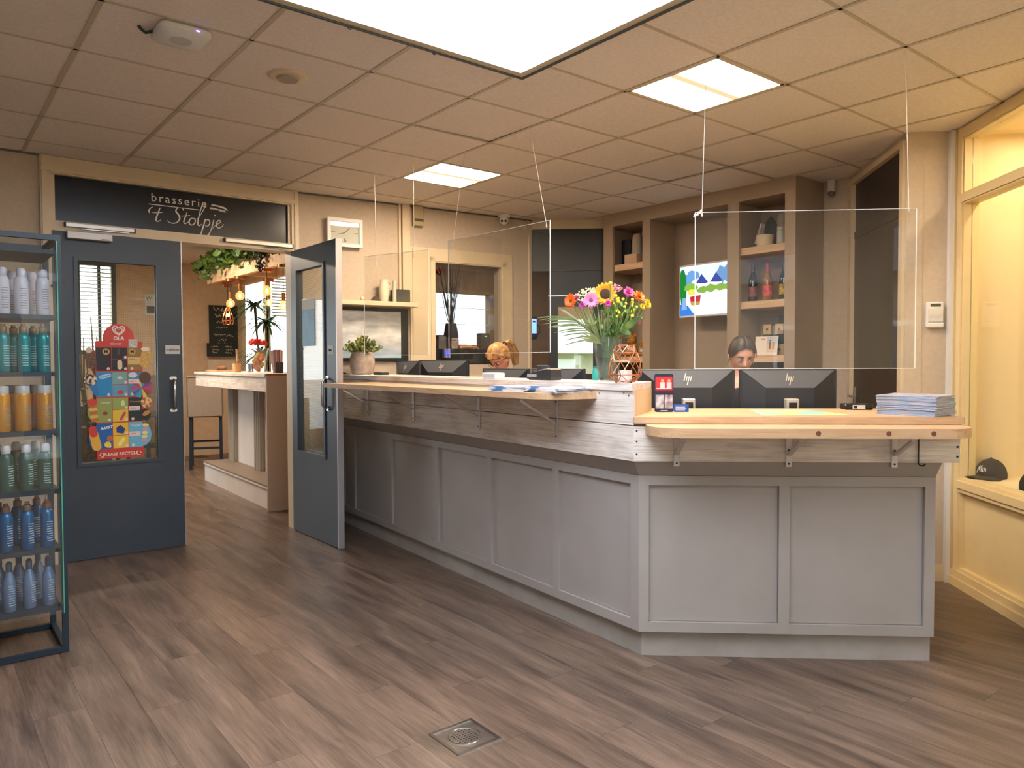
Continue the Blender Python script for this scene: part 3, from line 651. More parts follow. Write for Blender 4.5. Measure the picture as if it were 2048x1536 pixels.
for side,se,stl in (('L',SL,[0.10,(0.34,0.395),(1.06,1.11),(1.785,1.835),(2.455,2.505),(3.125,3.175),(3.735,None)]),('R',1.355,[(None,0.03),(0.64,0.69),(1.308,1.355)])):
    e2=se
    cpart(pris(side,e2,-0.02,0.0,0,0.128),'plinth',M_plin,side)
    cpart(pris(side,e2,-0.30,-0.021,0.0,0.125),'base_core',M_grey,side)
    cpart(pris(side,e2,-0.30,0.010,0.125,0.955),'carcass',M_grey,side)
    zt=0.88
    cpart(pris(side,e2,0.0101,0.037,0.128,0.176),'bottom_rail',M_grey,side)
    cpart(pris(side,e2,0.0101,0.037,0.835,zt),'top_rail',M_grey,side)
    for q in stl:
        if isinstance(q,float): cpart(MB().box(q,q+0.06,-0.037,-0.0101,0.176,0.835),'stile',M_grey,side)
        elif q[0] is None: cpart(pris('R',q[1],0.0101,0.037,0.176,0.835),'stile',M_grey,'R')
        elif q[1] is None: cpart(pris('L',q[0],0.0101,0.037,0.176,0.835),'stile',M_grey,'L')
        else: cpart(MB().box(q[0],q[1],-0.037,-0.0101,0.176,0.835),'stile',M_grey,side)
    pan=[(0.16,0.34),(0.395,1.06),(1.11,1.785),(1.835,2.455),(2.505,3.125),(3.175,3.735)] if side=='L' else [(0.03,0.64),(0.69,1.308)]
    for a,b in pan: cpart(MB().box(a+0.002,b-0.002,-0.019,-0.0102,0.178,0.833),'panel',M_grey,side)
    cpart(slant(side,e2,0.034,0.881,0.094,0.956,0.018),'soffit',M_grey,side)
# whitewashed boards, top boards
cpart(pris('L',SL,0.0805,0.10,0.957,1.121),'facing_board',M_wash,'L')
cpart(pris('L',SL,0.0805,0.10,1.126,1.286),'facing_board',M_wash,'L')
cpart(MB().prism([(SL,-0.080),(LL+0.028,-0.080),(LL-0.195,0.255),(SL,0.255)],0.957,1.284),'bar_core',M_grey,'L')
cpart(pris('R',1.43,0.0805,0.10,0.957,1.120),'facing_board',M_wash,'R')
cpart(MB().box(1.405,1.43,-0.080,0.55,0.957,1.12),'facing_board',M_wash,'R')
cpart(pris('R',1.405,-0.05,0.080,0.957,1.133),'bar_core',M_grey,'R')
cpart(MB().box(0.02,1.43,-0.098,-0.0805,1.121,1.1345),'facing_strip',M_wash,'R')
tp=MB().prism([(SL,-0.108),(LL+0.045,-0.108),(LL-0.213,0.28),(SL,0.28)],1.287,1.320); cpart(tp,'top_board',M_wash,'L')
cpart(MB().prism([(LL+0.032,-0.098),(LL+0.042,-0.098),(LL-0.206,0.275),(LL-0.218,0.275)],1.1665,1.286),'end_board',M_pineE,'L')
cpart(MB().prism(rpoly(-0.052,1.448,-0.112,0.56,0.012,3),1.135,1.165),'top_board',M_pine,'R')
# inner return under right top, towards the back
cpart(MB().box(0.0,1.40,0.30,0.54,0.0,1.13),'back_cabinet',M_grey,'R')
# ledge planks
def ledge_world(poly,z0,z1,name,side):
    inv=(FL if side=='L' else FRt).inverted(); q=[inv@Vector((x,y,0)) for x,y in poly]
    return cpart(MB().prism([(v.x,v.y) for v in q],z0,z1),name,M_pine,side)
lx=1.75; bl=lambda y:2.01+(y+0.974)*(0.249/3.767)-0.0015
arc=[]; r=0.20
for k in range(9):
    a=R(180+90*k/8); arc.append((lx+r+r*math.cos(a),-0.545+r*math.sin(a)+0.0))
lp=[(bl(1.80),1.80),(lx,1.80)]+arc+[(bl(-0.76),-0.762)]
ledge_world(lp,1.241,1.272,'ledge_plank','L')
q=rpoly(0.005,1.42,-0.335,-0.1015,0.16,7,(0,0,1,1)); 
cpart(MB().prism(q,1.090,1.132),'ledge_plank',M_pine,'R')
# knots of the right ledge
for px in (1637,1778,1868):
    pt=FRt.inverted()@onP(px,857,FRt@Vector((0,-0.335,0)),FRt@Vector((1,-0.335,0)))
    if 0.1<pt.x<1.3: cpart(MB().cyl(0.011,0,0.0012,14,M=T(pt.x,-0.335,1.112)@Matrix.Rotation(R(90),4,'X')),'knot',mat('wood_knot',(112,66,44),0.6),'R')
# folding brackets
M_brk=mat('white_bracket',(208,200,198),0.4,metal=0.2)
def bracket(side,s,z,arm,drop):
    mb=MB(); mb.bbox(s-0.014,s+0.014,-0.107,-0.1012,z-drop,z,0.002); b=cpart(mb,'bracket',M_brk,side)
    MB().bbox(s-0.014,s+0.014,-0.10-arm,-0.1075,z-0.006,z,0.002).build('arm',M_brk,b)
    MB().bar((s,-0.112,z-drop*0.62),(s,-0.10-arm+0.012,z-0.012),0.020,0.012).build('strut',M_brk,b)
    for k in (0.12,0.5,0.9): MB().cyl(0.005,0,0.002,10,M=T(s,-0.107,z-drop*k)@Matrix.Rotation(R(90),4,'X')).build('screw',M_black,b)
for s in (0.83,1.61,2.475,3.245): bracket('L',s,1.2405,0.26,0.235)
for s in (0.15,0.662,1.137): bracket('R',s,1.0895,0.20,0.155)
# screws in the board ends
for (s,z) in ((1.418,1.09),(1.418,1.03),(1.418,0.985)): cpart(MB().cyl(0.0055,0,0.0012,10,M=T(s,-0.10,z)@Matrix.Rotation(R(90),4,'X')),'screw',M_black,'R')
for (s,z) in ((0.0,1.10),(0.0,1.05),(0.0,0.99)): cpart(MB().cyl(0.0045,0,0.0012,10,M=T(s-0.035,-0.10,z)@Matrix.Rotation(R(90),4,'X')),'screw',M_black,'R')
for (s,z) in ((3.58,1.27),(3.755,1.275),(3.79,1.265)): cpart(MB().cyl(0.0045,0,0.0012,10,M=T(s,-0.10,z)@Matrix.Rotation(R(90),4,'X')),'screw',M_alu,'L')
# coat hooks (black wire) on the boards
hk=MB(); hk.tube([(1.24,-0.112,1.083),(1.24,-0.112,0.955),(1.245,-0.118,0.946),(1.256,-0.126,0.946),(1.262,-0.132,0.956)],0.0035,8); hk.cyl(0.010,0,0.012,10,M=T(1.24,-0.10,1.083)@Matrix.Rotation(R(90),4,'X'))
tag(hk.build('bag_hook',M_black,None,FRt,smooth=True),'thin black metal bag hook on the right plank facing','hook')
hk=MB(); hk.tube([(0.30,-0.112,1.20),(0.30,-0.112,1.10),(0.305,-0.12,1.088),(0.318,-0.128,1.088),(0.325,-0.134,1.10)],0.0035,8); hk.cyl(0.010,0,0.012,10,M=T(0.30,-0.10,1.20)@Matrix.Rotation(R(90),4,'X'))
tag(hk.build('bag_hook',M_steel,None,FL,smooth=True),'bent metal bag hook on the plank facing beside the open door','hook')
# work desks behind the counter
dk=thing('work_desk','plain work desk running behind the long counter','desk',FL@Vector((1.6,0.75,0)),math.atan2(CC[1]-CL[1],CC[0]-CL[0]))
MB().bbox(-1.45,1.30,-0.44,0.05,0.86,0.90,0.003).build('desk_top',M_pine,dk)
for x in (-1.40,1.25): MB().box(x,x+0.03,-0.42,0.03,0,0.86).build('side_panel',M_grey,dk)
dk2=thing('work_desk','plain work desk behind the short counter front','desk',FRt@Vector((0.70,0.92,0)),math.atan2(CR[1]-CC[1],CR[0]-CC[0]))
MB().bbox(-0.30,0.72,-0.34,0.04,0.86,0.90,0.003).build('desk_top',M_pine,dk2)
for x in (-0.28,0.66): MB().box(x,x+0.03,-0.32,0.02,0,0.86).build('side_panel',M_grey,dk2)

# ------------------------------------------------------------------ floor drain
dr=thing('floor_drain','square stainless steel floor drain with perforated round grate','floor drain',(0.989,-1.089,0.0))
M_inox=mat('worn_stainless',(128,122,118),0.36,metal=0.85,col2=(104,98,94),nscale=14)
mb=MB()
for a in range(4): mb.add(*(lambda b:(b.v,b.f))(MB().box(-0.10,0.088,0.088,0.10,0.0005,0.004)),M=rz(a*math.pi/2))
mb.build('rim',M_steel,dr)
MB().box(-0.088,0.088,-0.088,0.088,0.0005,0.0022).build('plate',M_inox,dr)
MB().tube([(0.062*math.cos(2*math.pi*k/40),0.062*math.sin(2*math.pi*k/40),0.003) for k in range(40)],0.0022,6,closed=True).build('grate_ring',M_steel,dr,smooth=True)
gr=MB().cyl(0.060,0.0022,0.0030,40).build('grate',M_inox,dr)
mb=MB()
for i in range(-3,4):
    for j in range(-3,4):
        if abs(i)+abs(j)>5 or abs(i-j)>9: continue
        mb.cyl(0.0036,0.0030,0.0034,10,M=T(i*0.0135,j*0.0135,0))
mb.build('grate_holes',mat('drain_hole',(16,16,18),0.7),gr,kind='stuff')
# ------------------------------------------------------------------ shelf unit behind the desk
M_taupe=mat('taupe_shelf_paint',(172,154,134),0.55,col2=(166,148,128),nscale=3)
su=thing('shelf_unit','tall taupe built-in shelf unit with television bay behind the desk','shelf unit',(4.8,1.90,0),R(-90))
for a,b in ((0,0.123),(0.512,0.604),(1.458,1.571),(1.994,2.087)): MB().box(a,b,0,0.03,0,2.755).build('stile',M_taupe,su)
MB().box(0,2.087,0,0.03,2.7551,2.876).build('header',M_taupe,su)
for a in (0.0,0.55,1.505,2.065): MB().box(a,a+0.022,0.0301,0.395,0,2.876).build('divider',M_taupe,su)
MB().box(0,2.087,0.3951,0.415,0,2.876).build('back_panel',M_taupe,su)
MB().box(0.022,2.065,0.0301,0.3949,2.756,2.776).build('top_panel',M_taupe,su)
for a,b,zs in ((0.023,0.549,(2.379,1.475)),(1.5275,2.0645,(2.372,1.923,1.475))):
    for z in zs: MB().bbox(a,b,0.034,0.394,z-0.062,z,0.003).build('shelf_board',M_shelfw,su)
MB().box(0.573,1.504,0.0301,0.394,0.72,0.75).build('shelf_board',M_taupe,su)
def SU(px,py,dy=0.15): # point on the plane dy behind the shelf face
    return onX(px,py,4.8+dy)
# television
tvA,tvB=SU(1353,531,0.10),SU(1466,519,0.16)
tl=SU(1353,531,0.10); bl=SU(1353,636,0.10)
tv=thing('television','flat television showing a lakeside holiday house picture','television',((4.90+4.96)/2,(tl.y+tl.y-0.60)/2,(tl.z+bl.z)/2),R(-90)+R(-4))
TW,TH=0.62,(tl.z-bl.z)
MB().bbox(-TW/2,TW/2,0,0.035,-TH/2,TH/2,0.004).build('casing',mat('tv_white_bezel',(214,206,200),0.35),tv)
def scr():
    m=bpy.data.materials.new('tv_picture'); m.use_nodes=True; g=NT(m); g.n.remove(g.n['Principled BSDF']); e=g.new('ShaderNodeEmission'); e.inputs[1].default_value=1.0
    return m,g,e
def emit_col(name,c,s=1.0): return emis(name,c,s)
sw,sh=TW-0.035,TH-0.035
scn=MB().box(-sw/2,sw/2,-0.002,0.0,-sh/2,sh/2).build('screen',emit_col('tv_sky',(196,220,250),0.95),tv)
def flat(name,pts,m,parent,y,sx=sw,sz=sh):
    mb=MB(); mb.prism([((x-0.5)*sx,(z-0.5)*sz) for x,z in pts],0,0.0008,M=T(0,y,0)@UPX); return mb.build(name,m,parent)
random.seed(3)
def blob(cx,cz,rx,rz_,n=14,j=0.25): return [(cx+rx*math.cos(2*math.pi*k/n)*(1-j*random.random()),cz+rz_*math.sin(2*math.pi*k/n)*(1-j*random.random())) for k in range(n)]
def cl(pts): return [(min(max(x,0.0),1.0),min(max(z,0.0),1.0)) for x,z in pts]
flat('picture_water',[(0,0),(1,0),(1,0.52),(0,0.40)],emit_col('tv_water',(232,238,250),1.0),scn,-0.0025)
flat('picture_water',[(0.45,0.0),(1,0),(1,0.16),(0.7,0.1)],emit_col('tv_water2',(206,218,240),0.9),scn,-0.0030)
for c in ((0.12,0.72,0.16,0.14),(0.26,0.80,0.16,0.12),(0.80,0.74,0.10,0.22),(0.92,0.78,0.09,0.2)): flat('picture_tree',cl(blob(*c)),emit_col('tv_blue_tree',(96,140,190),0.8),scn,-0.0030)
for c in ((0.06,0.55,0.08,0.42),(0.04,0.75,0.06,0.22)): flat('picture_tree',cl(blob(*c)),emit_col('tv_green',(30,120,50),0.7),scn,-0.0034)
for c in ((0.22,0.56,0.16,0.10),(0.45,0.50,0.12,0.08),(0.62,0.52,0.12,0.09),(0.80,0.52,0.12,0.08),(0.95,0.52,0.10,0.08)): flat('picture_hedge',cl(blob(*c)),emit_col('tv_hedge',(120,160,60),0.8),scn,-0.0040)
for x in (0.30,0.58): 
    flat('picture_house',[(x,0.55),(x+0.24,0.55),(x+0.24,0.66),(x+0.12,0.80),(x,0.66)],emit_col('tv_house',(225,228,240),0.95),scn,-0.0036)
    flat('picture_roof',[(x+0.02,0.64),(x+0.20,0.62),(x+0.26,0.64),(x+0.13,0.82)],emit_col('tv_roof',(40,62,150),0.75),scn,-0.0044)
flat('picture_hedge',cl(blob(0.24,0.47,0.10,0.07)),emit_col('tv_yellow',(200,190,70),0.85),scn,-0.0046)
flat('picture_boat',[(0.22,0.22),(0.40,0.22),(0.42,0.40),(0.20,0.38)],emit_col('tv_boat',(170,40,56),0.8),scn,-0.0048)
flat('picture_boat',[(0.23,0.20),(0.40,0.20),(0.40,0.27),(0.22,0.28)],emit_col('tv_boat2',(170,140,60),0.8),scn,-0.0052)
flat('picture_dock',[(0,0),(0.30,0.0),(0.16,0.20),(0,0.24)],emit_col('tv_dock',(50,110,190),0.8),scn,-0.0050)
flat('picture_pole',[(0.03,0.12),(0.14,0.12),(0.12,0.36),(0.05,0.36)],emit_col('tv_pole',(120,150,190),0.8),scn,-0.0054)
MB().box(-0.06,0.06,0.0355,0.20,-0.06,0.06).build('wall_mount',M_black,tv)

# things on the shelves (front of each stands about 6-15 cm inside)
def lathe_thing(name,prof,m,loc,label,cat,seg=20,group=None): return tag(MB().lathe(prof,seg).build(name,m,None,T(*loc),smooth=True),label,cat,group)
def bottle_wine(px,z,col,lcol,lab,capc,dy=0.12,txt=None):
    p=SU(px,0,dy); p=onX(px,600,4.8+dy)
    b=thing('wine_bottle',lab,'bottle',(p.x,p.y,z),group='wine bottles on the middle shelf')
    MB().lathe([(0,0),(0.036,0),(0.038,0.006),(0.038,0.165),(0.034,0.192),(0.019,0.225),(0.0145,0.25),(0.0145,0.30),(0.016,0.302),(0.016,0.312),(0,0.312)],24).build('glass_body',mat('bottle_'+lcol[0],col,0.12,spec=0.6),b,smooth=True)
    MB().lathe([(0.0388,0.04),(0.0388,0.125)],24,cap=False).build('label_band',mat('label_'+lcol[0],lcol[1],0.5,col2=lcol[2],nscale=30),b,smooth=True)
    MB().lathe([(0.0155,0.245),(0.0158,0.3125),(0.0,0.3135)],20,cap=False).build('capsule',mat('capsule_'+lcol[0],capc,0.3),b,smooth=True)
bottle_wine(1506,1.924,(22,32,30),('plum',(120,52,72),(150,90,100)),'dark green wine bottle with plum label on the middle shelf','bottle' and (24,34,32))
bottle_wine(1535,1.924,(150,104,52),('red',(206,52,70),(226,110,120)),'amber wine bottle with red label and red capsule','b' and (178,44,66))
bottle_wine(1568,1.924,(26,36,28),('yellow',(214,178,58),(120,110,40)),'dark wine bottle with yellow label half behind the shelf edge','b' and (26,32,28))
# upper right shelf: basket pot, folders, roll, jar
p=SU(1530,480,0.14); z=2.373
pot=thing('cream_ribbed_pot','cream ribbed pot on the top right shelf holding leaflets','pot',(p.x,p.y,z))
prof=[(0,0),(0.062,0)]
for k in range(8): prof+=[(0.064+k*0.001,0.004+k*0.0115),(0.066+k*0.001,0.010+k*0.0115)]
prof+=[(0.070,0.098),(0.066,0.098),(0.064,0.02),(0,0.02)]
MB().lathe(prof,28).build('pot_body',mat('cream_ceramic',(222,204,172),0.5),pot,smooth=True)
lf=thing('leaflet_bundle','white leaflets standing in the cream ribbed pot','leaflets',(p.x-0.02,p.y+0.045,z+0.025))
for k in range(3): MB().box(-0.03,0.03,-0.003+k*0.012,0.001+k*0.012,0,0.17,M=Matrix.Rotation(R(14+3*k),4,'X')).build('leaflet',mat('leaflet_white',(210,206,204),0.6,col2=(170,170,176),nscale=18),lf)
p2=SU(1538,455,0.20); tag(MB().prism([(-0.06,0),(0.05,0),(0.085,0.20),(0.02,0.27),(-0.05,0.17)],-0.01,0.01,M=Matrix.Rotation(R(90),4,'Z')@UPX).build('dark_bag',mat('teal_black_bag',(34,54,56),0.7,col2=(24,40,42),nscale=10),None,T(p2.x+0.06,p2.y,z+0.001)),'dark teal folded bag leaning behind the ribbed pot','bag')
p3=SU(1557,450,0.16); r_=MB().lathe([(0,0),(0.052,0),(0.054,0.01),(0.05,0.24),(0.04,0.265),(0,0.27)],24); tag(r_.build('grey_roll',mat('grey_paper_roll',(158,152,144),0.8,col2=(140,134,128),nscale=12),None,T(p3.x+0.06,p3.y-0.01,z+0.001),smooth=True),'grey rounded roll standing on the top right shelf','roll')
p4=SU(1562,478,0.10); j=thing('glass_jar','small clear jar on the top right shelf edge','jar',(p4.x-0.01,p4.y-0.005,z)); MB().lathe([(0,0),(0.03,0),(0.032,0.01),(0.032,0.10),(0.026,0.115)],20).build('jar_body',mat('frosted_jar',(176,178,168),0.25),j,smooth=True); MB().cyl(0.029,0.1155,0.135,20).build('lid',mat('jar_lid',(190,186,176),0.4),j)
# boxes, photo card on the lowest right shelf
z=1.476; M_kraft=mat('kraft_gift_box',(196,166,120),0.7); M_box2=mat('dark_gift_box',(52,58,54),0.6); M_mark=mat('box_mark',(60,66,70),0.6)
def giftbox(px,zz,w,d,h,m,lab,dy=0.16,mark=True):
    p=onX(px,690,4.8+dy); b=thing('gift_box',lab,'box',(p.x,p.y,zz),R(-90),group='gift boxes on the lowest right shelf')
    MB().bbox(-w/2,w/2,0,d,0,h,0.002).build('box_body',m,b)
    if mark: MB().box(-0.010,0.010,-0.0012,-0.0002,h*0.5-0.010,h*0.5+0.010).build('square_mark',M_mark,b)
giftbox(1559,z+0.0,0.075,0.08,0.090,M_kraft,'kraft gift box on the shelf, bottom one of the stack at the stile',0.17)
giftbox(1561,z+0.0905,0.075,0.08,0.080,M_box2,'dark gift box in the middle of the stack at the stile',0.17,False)
giftbox(1558,z+0.171,0.075,0.08,0.085,M_kraft,'kraft gift box on top of the stack at the stile',0.17)
giftbox(1534,z+0.171,0.072,0.08,0.085,M_kraft,'kraft gift box on top of the stack behind the photo card',0.19)
giftbox(1534,z+0.0,0.072,0.08,0.17,M_box2,'tall dark gift box hidden behind the photo card',0.19,False)
giftbox(1551,z+0.2565,0.066,0.07,0.075,M_box2,'dark gift box standing highest on the box stacks',0.19)
p=onX(1531,690,4.8+0.09); c=thing('photo_card','white card with a photo of a couple on the beach','card',(p.x,p.y,z),R(-90))
CM=Matrix.Rotation(R(-8),4,'X'); cdm=MB().box(-0.105,0.105,0,0.004,0,0.155,M=CM).build('card',mat('card_white',(236,226,214),0.6),c)
MB().box(0.005,0.098,-0.001,0,0.085,0.150,M=CM).build('photo_sky',mat('photo_grey_sea',(190,196,200),0.6),cdm); MB().box(0.005,0.098,-0.001,0,0.02,0.085,M=CM).build('photo_sand',mat('photo_sand',(226,204,180),0.6),cdm)
for x,h,cc in ((0.035,0.105,(130,84,60)),(0.066,0.078,(196,132,84))): MB().box(x-0.007,x+0.007,-0.002,-0.001,0.045,0.03+h*0.75,M=CM).cyl(0.008,0,0.001,10,M=CM@T(x,-0.001,0.03+h*0.75+0.010)@Matrix.Rotation(R(90),4,'X')).build('photo_figure',mat('photo_figure_%d'%cc[0],cc,0.6),cdm)
MB().box(-0.05,-0.012,-0.001,0,0.128,0.136,M=CM).build('heading_bar',mat('orange_print',(214,140,80),0.6),cdm)
# left bay: roll in box, teddy bears
z=2.380; p=onX(1266,515,4.8+0.13)
tag(MB().bbox(-0.07,0.09,-0.05,0.05,0,0.095,0.004).build('cardboard_tray',mat('tray_card',(214,186,154),0.7,col2=(206,170,140),nscale=10),None,T(p.x,p.y,z)@rz(R(-90))),'pale cardboard tray on the upper left shelf','tray')
p=onX(1272,500,4.8+0.15); tag(MB().lathe([(0,0),(0.055,0),(0.058,0.01),(0.05,0.17),(0.04,0.20),(0,0.205)],24).build('paper_roll',mat('beige_roll',(170,158,144),0.8),None,T(p.x+0.02,p.y,z+0.0955),smooth=True),'beige paper roll standing on the cardboard tray','roll')
p=onX(1252,500,4.8+0.22); tag(MB().bbox(-0.05,0.06,-0.01,0.03,0,0.27,0.004).build('dark_binder',mat('dark_binder',(44,48,52),0.6),None,T(p.x,p.y,z)@rz(R(-90))),'dark binder at the back of the upper left shelf','binder')
M_plush=mat('golden_plush',(196,140,58),0.95,col2=(164,108,40),nscale=60,bump=0.4)
def teddy(px,zz,s,lab,dy):
    p=onX(px,690,4.8+dy); t=thing('teddy_bear',lab,'teddy bear',(p.x,p.y,zz),R(-100),group='plush bears on the lower left shelf')
    b=MB(); b.sph((0,0,0.075*s),0.065*s,16,10,sc=(1,0.85,1.1)); b.sph((0,-0.012*s,0.185*s),0.055*s,16,10)
    for x in (-1,1):
        b.sph((x*0.042*s,0,0.232*s),0.020*s,10,8); b.sph((x*0.062*s,-0.02*s,0.10*s),0.026*s,10,8,sc=(1,1,1.6)); b.sph((x*0.045*s,-0.065*s,0.028*s),0.028*s,10,8,sc=(1,1.7,1))
    b.sph((0,-0.058*s,0.172*s),0.024*s,10,8); b.build('plush_body',M_plush,t,smooth=True)
    MB().sph((0,-0.008*s,0.080*s),0.066*s,16,10,sc=(1.03,0.92,0.62)).build('white_shirt',mat('bear_shirt',(226,218,212),0.9),t,smooth=True)
    for x in (-1,1): MB().sph((x*0.018*s,-0.062*s,0.198*s),0.006*s,8,6).build('eye',M_black,t,smooth=True)
    MB().sph((0,-0.082*s,0.178*s),0.007*s,8,6,sc=(1.3,1,1)).build('nose',M_black,t,smooth=True)
teddy(1266,1.476,0.88,'golden teddy bear in a white shirt behind the bouquet vase',0.13)
teddy(1288,1.476,0.62,'smaller golden teddy bear beside the shelf stile',0.10)

# ------------------------------------------------------------------ slanted brown door at the right
F5=FR(DRA,DRB); M_dbrown=mat('dark_brown_door',(62,50,42),0.42,col2=(56,45,38),nscale=2,stretch=(6,6,0.6))
struct('trim_7',MB().box(0.04,0.10,-0.02,0.08,0,2.84).box(1.105,1.16,-0.02,0.08,0,2.84).box(0.10,1.105,-0.02,0.08,2.80,2.84),M_cream,'cream frame of the slanted brown door',M=F5)
d3=thing('door_3','dark brown flush door in the slanted wall by the keypad','door',F5@Vector((0.102,0.01,0)),F5.to_3x3().to_4x4(),kind='structure')
MB().box(0,1.0,0,0.04,0.006,2.372).build('leaf',M_dbrown,d3)
MB().box(0,1.0,-0.004,0.04,2.375,2.428).build('transom_rail',M_dbrown,d3)
MB().box(0,1.0,0.005,0.03,2.432,2.798).build('transom_panel',mat('dark_transom',(44,38,36),0.35),d3)
for z in (2.05,1.25,0.3): MB().cyl(0.009,z-0.06,z+0.06,10,M=T(0.985,-0.012,0)).build('hinge',M_alu,d3,smooth=True)
hp=MB().bbox(0.045,0.085,-0.008,-0.0002,0.98,1.22,0.002).build('handle_plate',M_alu,d3); MB().tube([(0.065,-0.008,1.15),(0.065,-0.05,1.15),(0.075,-0.056,1.15),(0.19,-0.056,1.15)],0.010,10).build('lever',M_alu,hp,smooth=True)
# keypad
F6=FR(PA,PB); p=F6.inverted()@onP(1867,630,PA,PB)
kp=thing('alarm_keypad','white alarm keypad with small dark display on the wall pier','keypad',F6@Vector((p.x,-0.0005,p.z)),F6.to_3x3().to_4x4())
MB().bbox(-0.052,0.052,-0.026,0,-0.082,0.082,0.006).build('casing',M_white,kp)
MB().box(-0.03,0.032,-0.0275,-0.026,0.052,0.07).build('display',mat('lcd_green',(70,84,56),0.3),kp)
MB().bbox(-0.046,0.046,-0.032,-0.0262,-0.046,0.040,0.003).build('flap',mat('flap_white',(220,216,208),0.4),kp)
mb=MB()
for k in range(3): stroke(mb,[(-0.04,-0.01-k*0.008),(-0.015,0.0-k*0.008),(0.01,-0.006-k*0.008),(0.04,0.008-k*0.008)],0.0012)
mb.build('wave_grooves',mat('groove_grey',(180,174,166),0.5),kp,T(0,-0.0325,0)@UPX)
MB().bbox(-0.050,0.050,-0.034,-0.0262,-0.080,-0.054,0.004).build('bottom_lip',M_white,kp)
# motion sensor
p=onX(1664,372,5.20); ms=thing('motion_sensor','white motion sensor high in the corner above the brown door','sensor',(5.215,p.y,p.z),R(-90))
MB().bbox(-0.028,0.028,-0.045,-0.001,-0.05,0.075,0.008).build('casing',M_white,ms); MB().sph((0,-0.024,-0.062),0.03,14,10,sc=(0.9,0.8,0.9)).build('lens',mat('sensor_lens',(120,112,104),0.25),ms,smooth=True)

# ------------------------------------------------------------------ half-open dark door at the left slant, post and office beyond
F7=FR(DLA,DLB); M_char=mat('charcoal_door',(44,47,46),0.4,col2=(40,43,42),nscale=3)
struct('trim_8',MB().box(-0.09,-0.005,-0.045,0.08,0,2.876),M_cream,'cream post beside the half-open dark door',M=F7)
struct('trim_9',MB().box(-0.004,DLL,0.010,0.04,2.36,2.789),M_char,'charcoal transom panel over the dark door',M=F7)
d4=thing('door_4','charcoal sliding door with a tall lower window behind the desk','door',F7@Vector((0.186,0.03,0)),F7.to_3x3().to_4x4(),kind='structure')
gx0,gx1,gz0,gz1=0.098,0.46,1.30,1.995
MB().box(0,gx0,0,0.04,0.006,2.358).box(gx1,0.60,0,0.04,0.006,2.358).box(gx0,gx1,0,0.04,0.006,gz0).box(gx0,gx1,0,0.04,gz1,2.358).build('leaf',M_char,d4)
MB().box(gx0,gx1,0.018,0.024,gz0,1.86).build('glass_pane',M_glass,d4); MB().box(gx0,gx1,0.012,0.03,1.8601,gz1).build('window_header',mat('tan_header',(190,168,140),0.6),d4)
MB().box(0,0.55,-0.006,-0.0002,2.10,2.112).build('lamp_reflection_strip',M_alu,d4)  # pale strip stands in for the ceiling lamps reflected in the door
# office shell
YO=5.0
p0,p1=onY(868,583,YO),onY(981,703,YO)
q0,q1=onY(1112,560,YO),onY(1200,745,YO)
def ywall(name,x0,x1,y,holes,m,label): return wall_holes(name,(x0,y),(x1,y),0,2.93,0.12,[(h[0]-x0,h[1]-x0,h[2],h[3]) for h in holes],m,label)
OH=[(p0.x,p1.x,p1.z-0.1,p0.z),(q0.x,q1.x,0.9,q0.z)]
ywall('wall_office',3.02,8.6,YO,OH,M_brown,'brown office wall with a bright window seen through the hatch')
struct('wall_office_side',MB().box(2.92,3.02,2.72,5.12,0,2.93),M_brown,'brown partition between office and brasserie')
struct('wall_office_end',MB().box(8.5,8.6,-0.6,5.0,0,2.93).box(5.32,8.5,-0.7,-0.6,0,2.93),M_tan,'tan end wall of the back office')
struct('ceiling_office',MB().box(2.92,8.6,2.86,5.12,2.93,3.0).box(7.1,8.6,-0.7,2.86,2.93,3.0),M_ceilback,'plain dark ceiling of the back office')
struct('floor_office',MB().box(7.1,8.6,-0.7,5.12,-0.12,0),mat('office_floor',(98,82,70),0.6),'brown floor of the back office')
for k,h in enumerate(OH): struct('window_%d'%(k+4),MB().box(h[0],h[1],YO+0.05,YO+0.056,h[2],h[3]),M_glass,'bright office window pane '+('behind the twig vase' if k==0 else 'beyond the charcoal sliding door'))
_l=bpy.data.lights.new('office_fill_light','AREA'); _l.shape='RECTANGLE'; _l.size=1.2; _l.size_y=0.3; _l.energy=26; _l.color=(1.0,0.82,0.64)  # unseen fill light, added to brighten the dim office
_o=bpy.data.objects.new('office_fill_light',_l); COL.objects.link(_o); _o.location=(5.2,3.6,2.91)
portal('daylight_office',((p0.x+p1.x)/2,YO+0.10,(p0.z+p1.z)/2),(R(-90),0,0),p1.x-p0.x,p0.z-p1.z+0.1)
bl_=thing('window_bars','thin pale glazing bars across the office window','glazing bars',((p0.x+p1.x)/2,YO-0.03,p1.z-0.1))
zz=0.03
while zz<p0.z-p1.z+0.08: MB().box(-(p1.x-p0.x)/2,(p1.x-p0.x)/2,-0.004,0.004,-0.003,0.003,M=T(0,0.075,zz)).build('bar',mat('blind_slat',(226,228,226),0.5),bl_); zz+=0.22
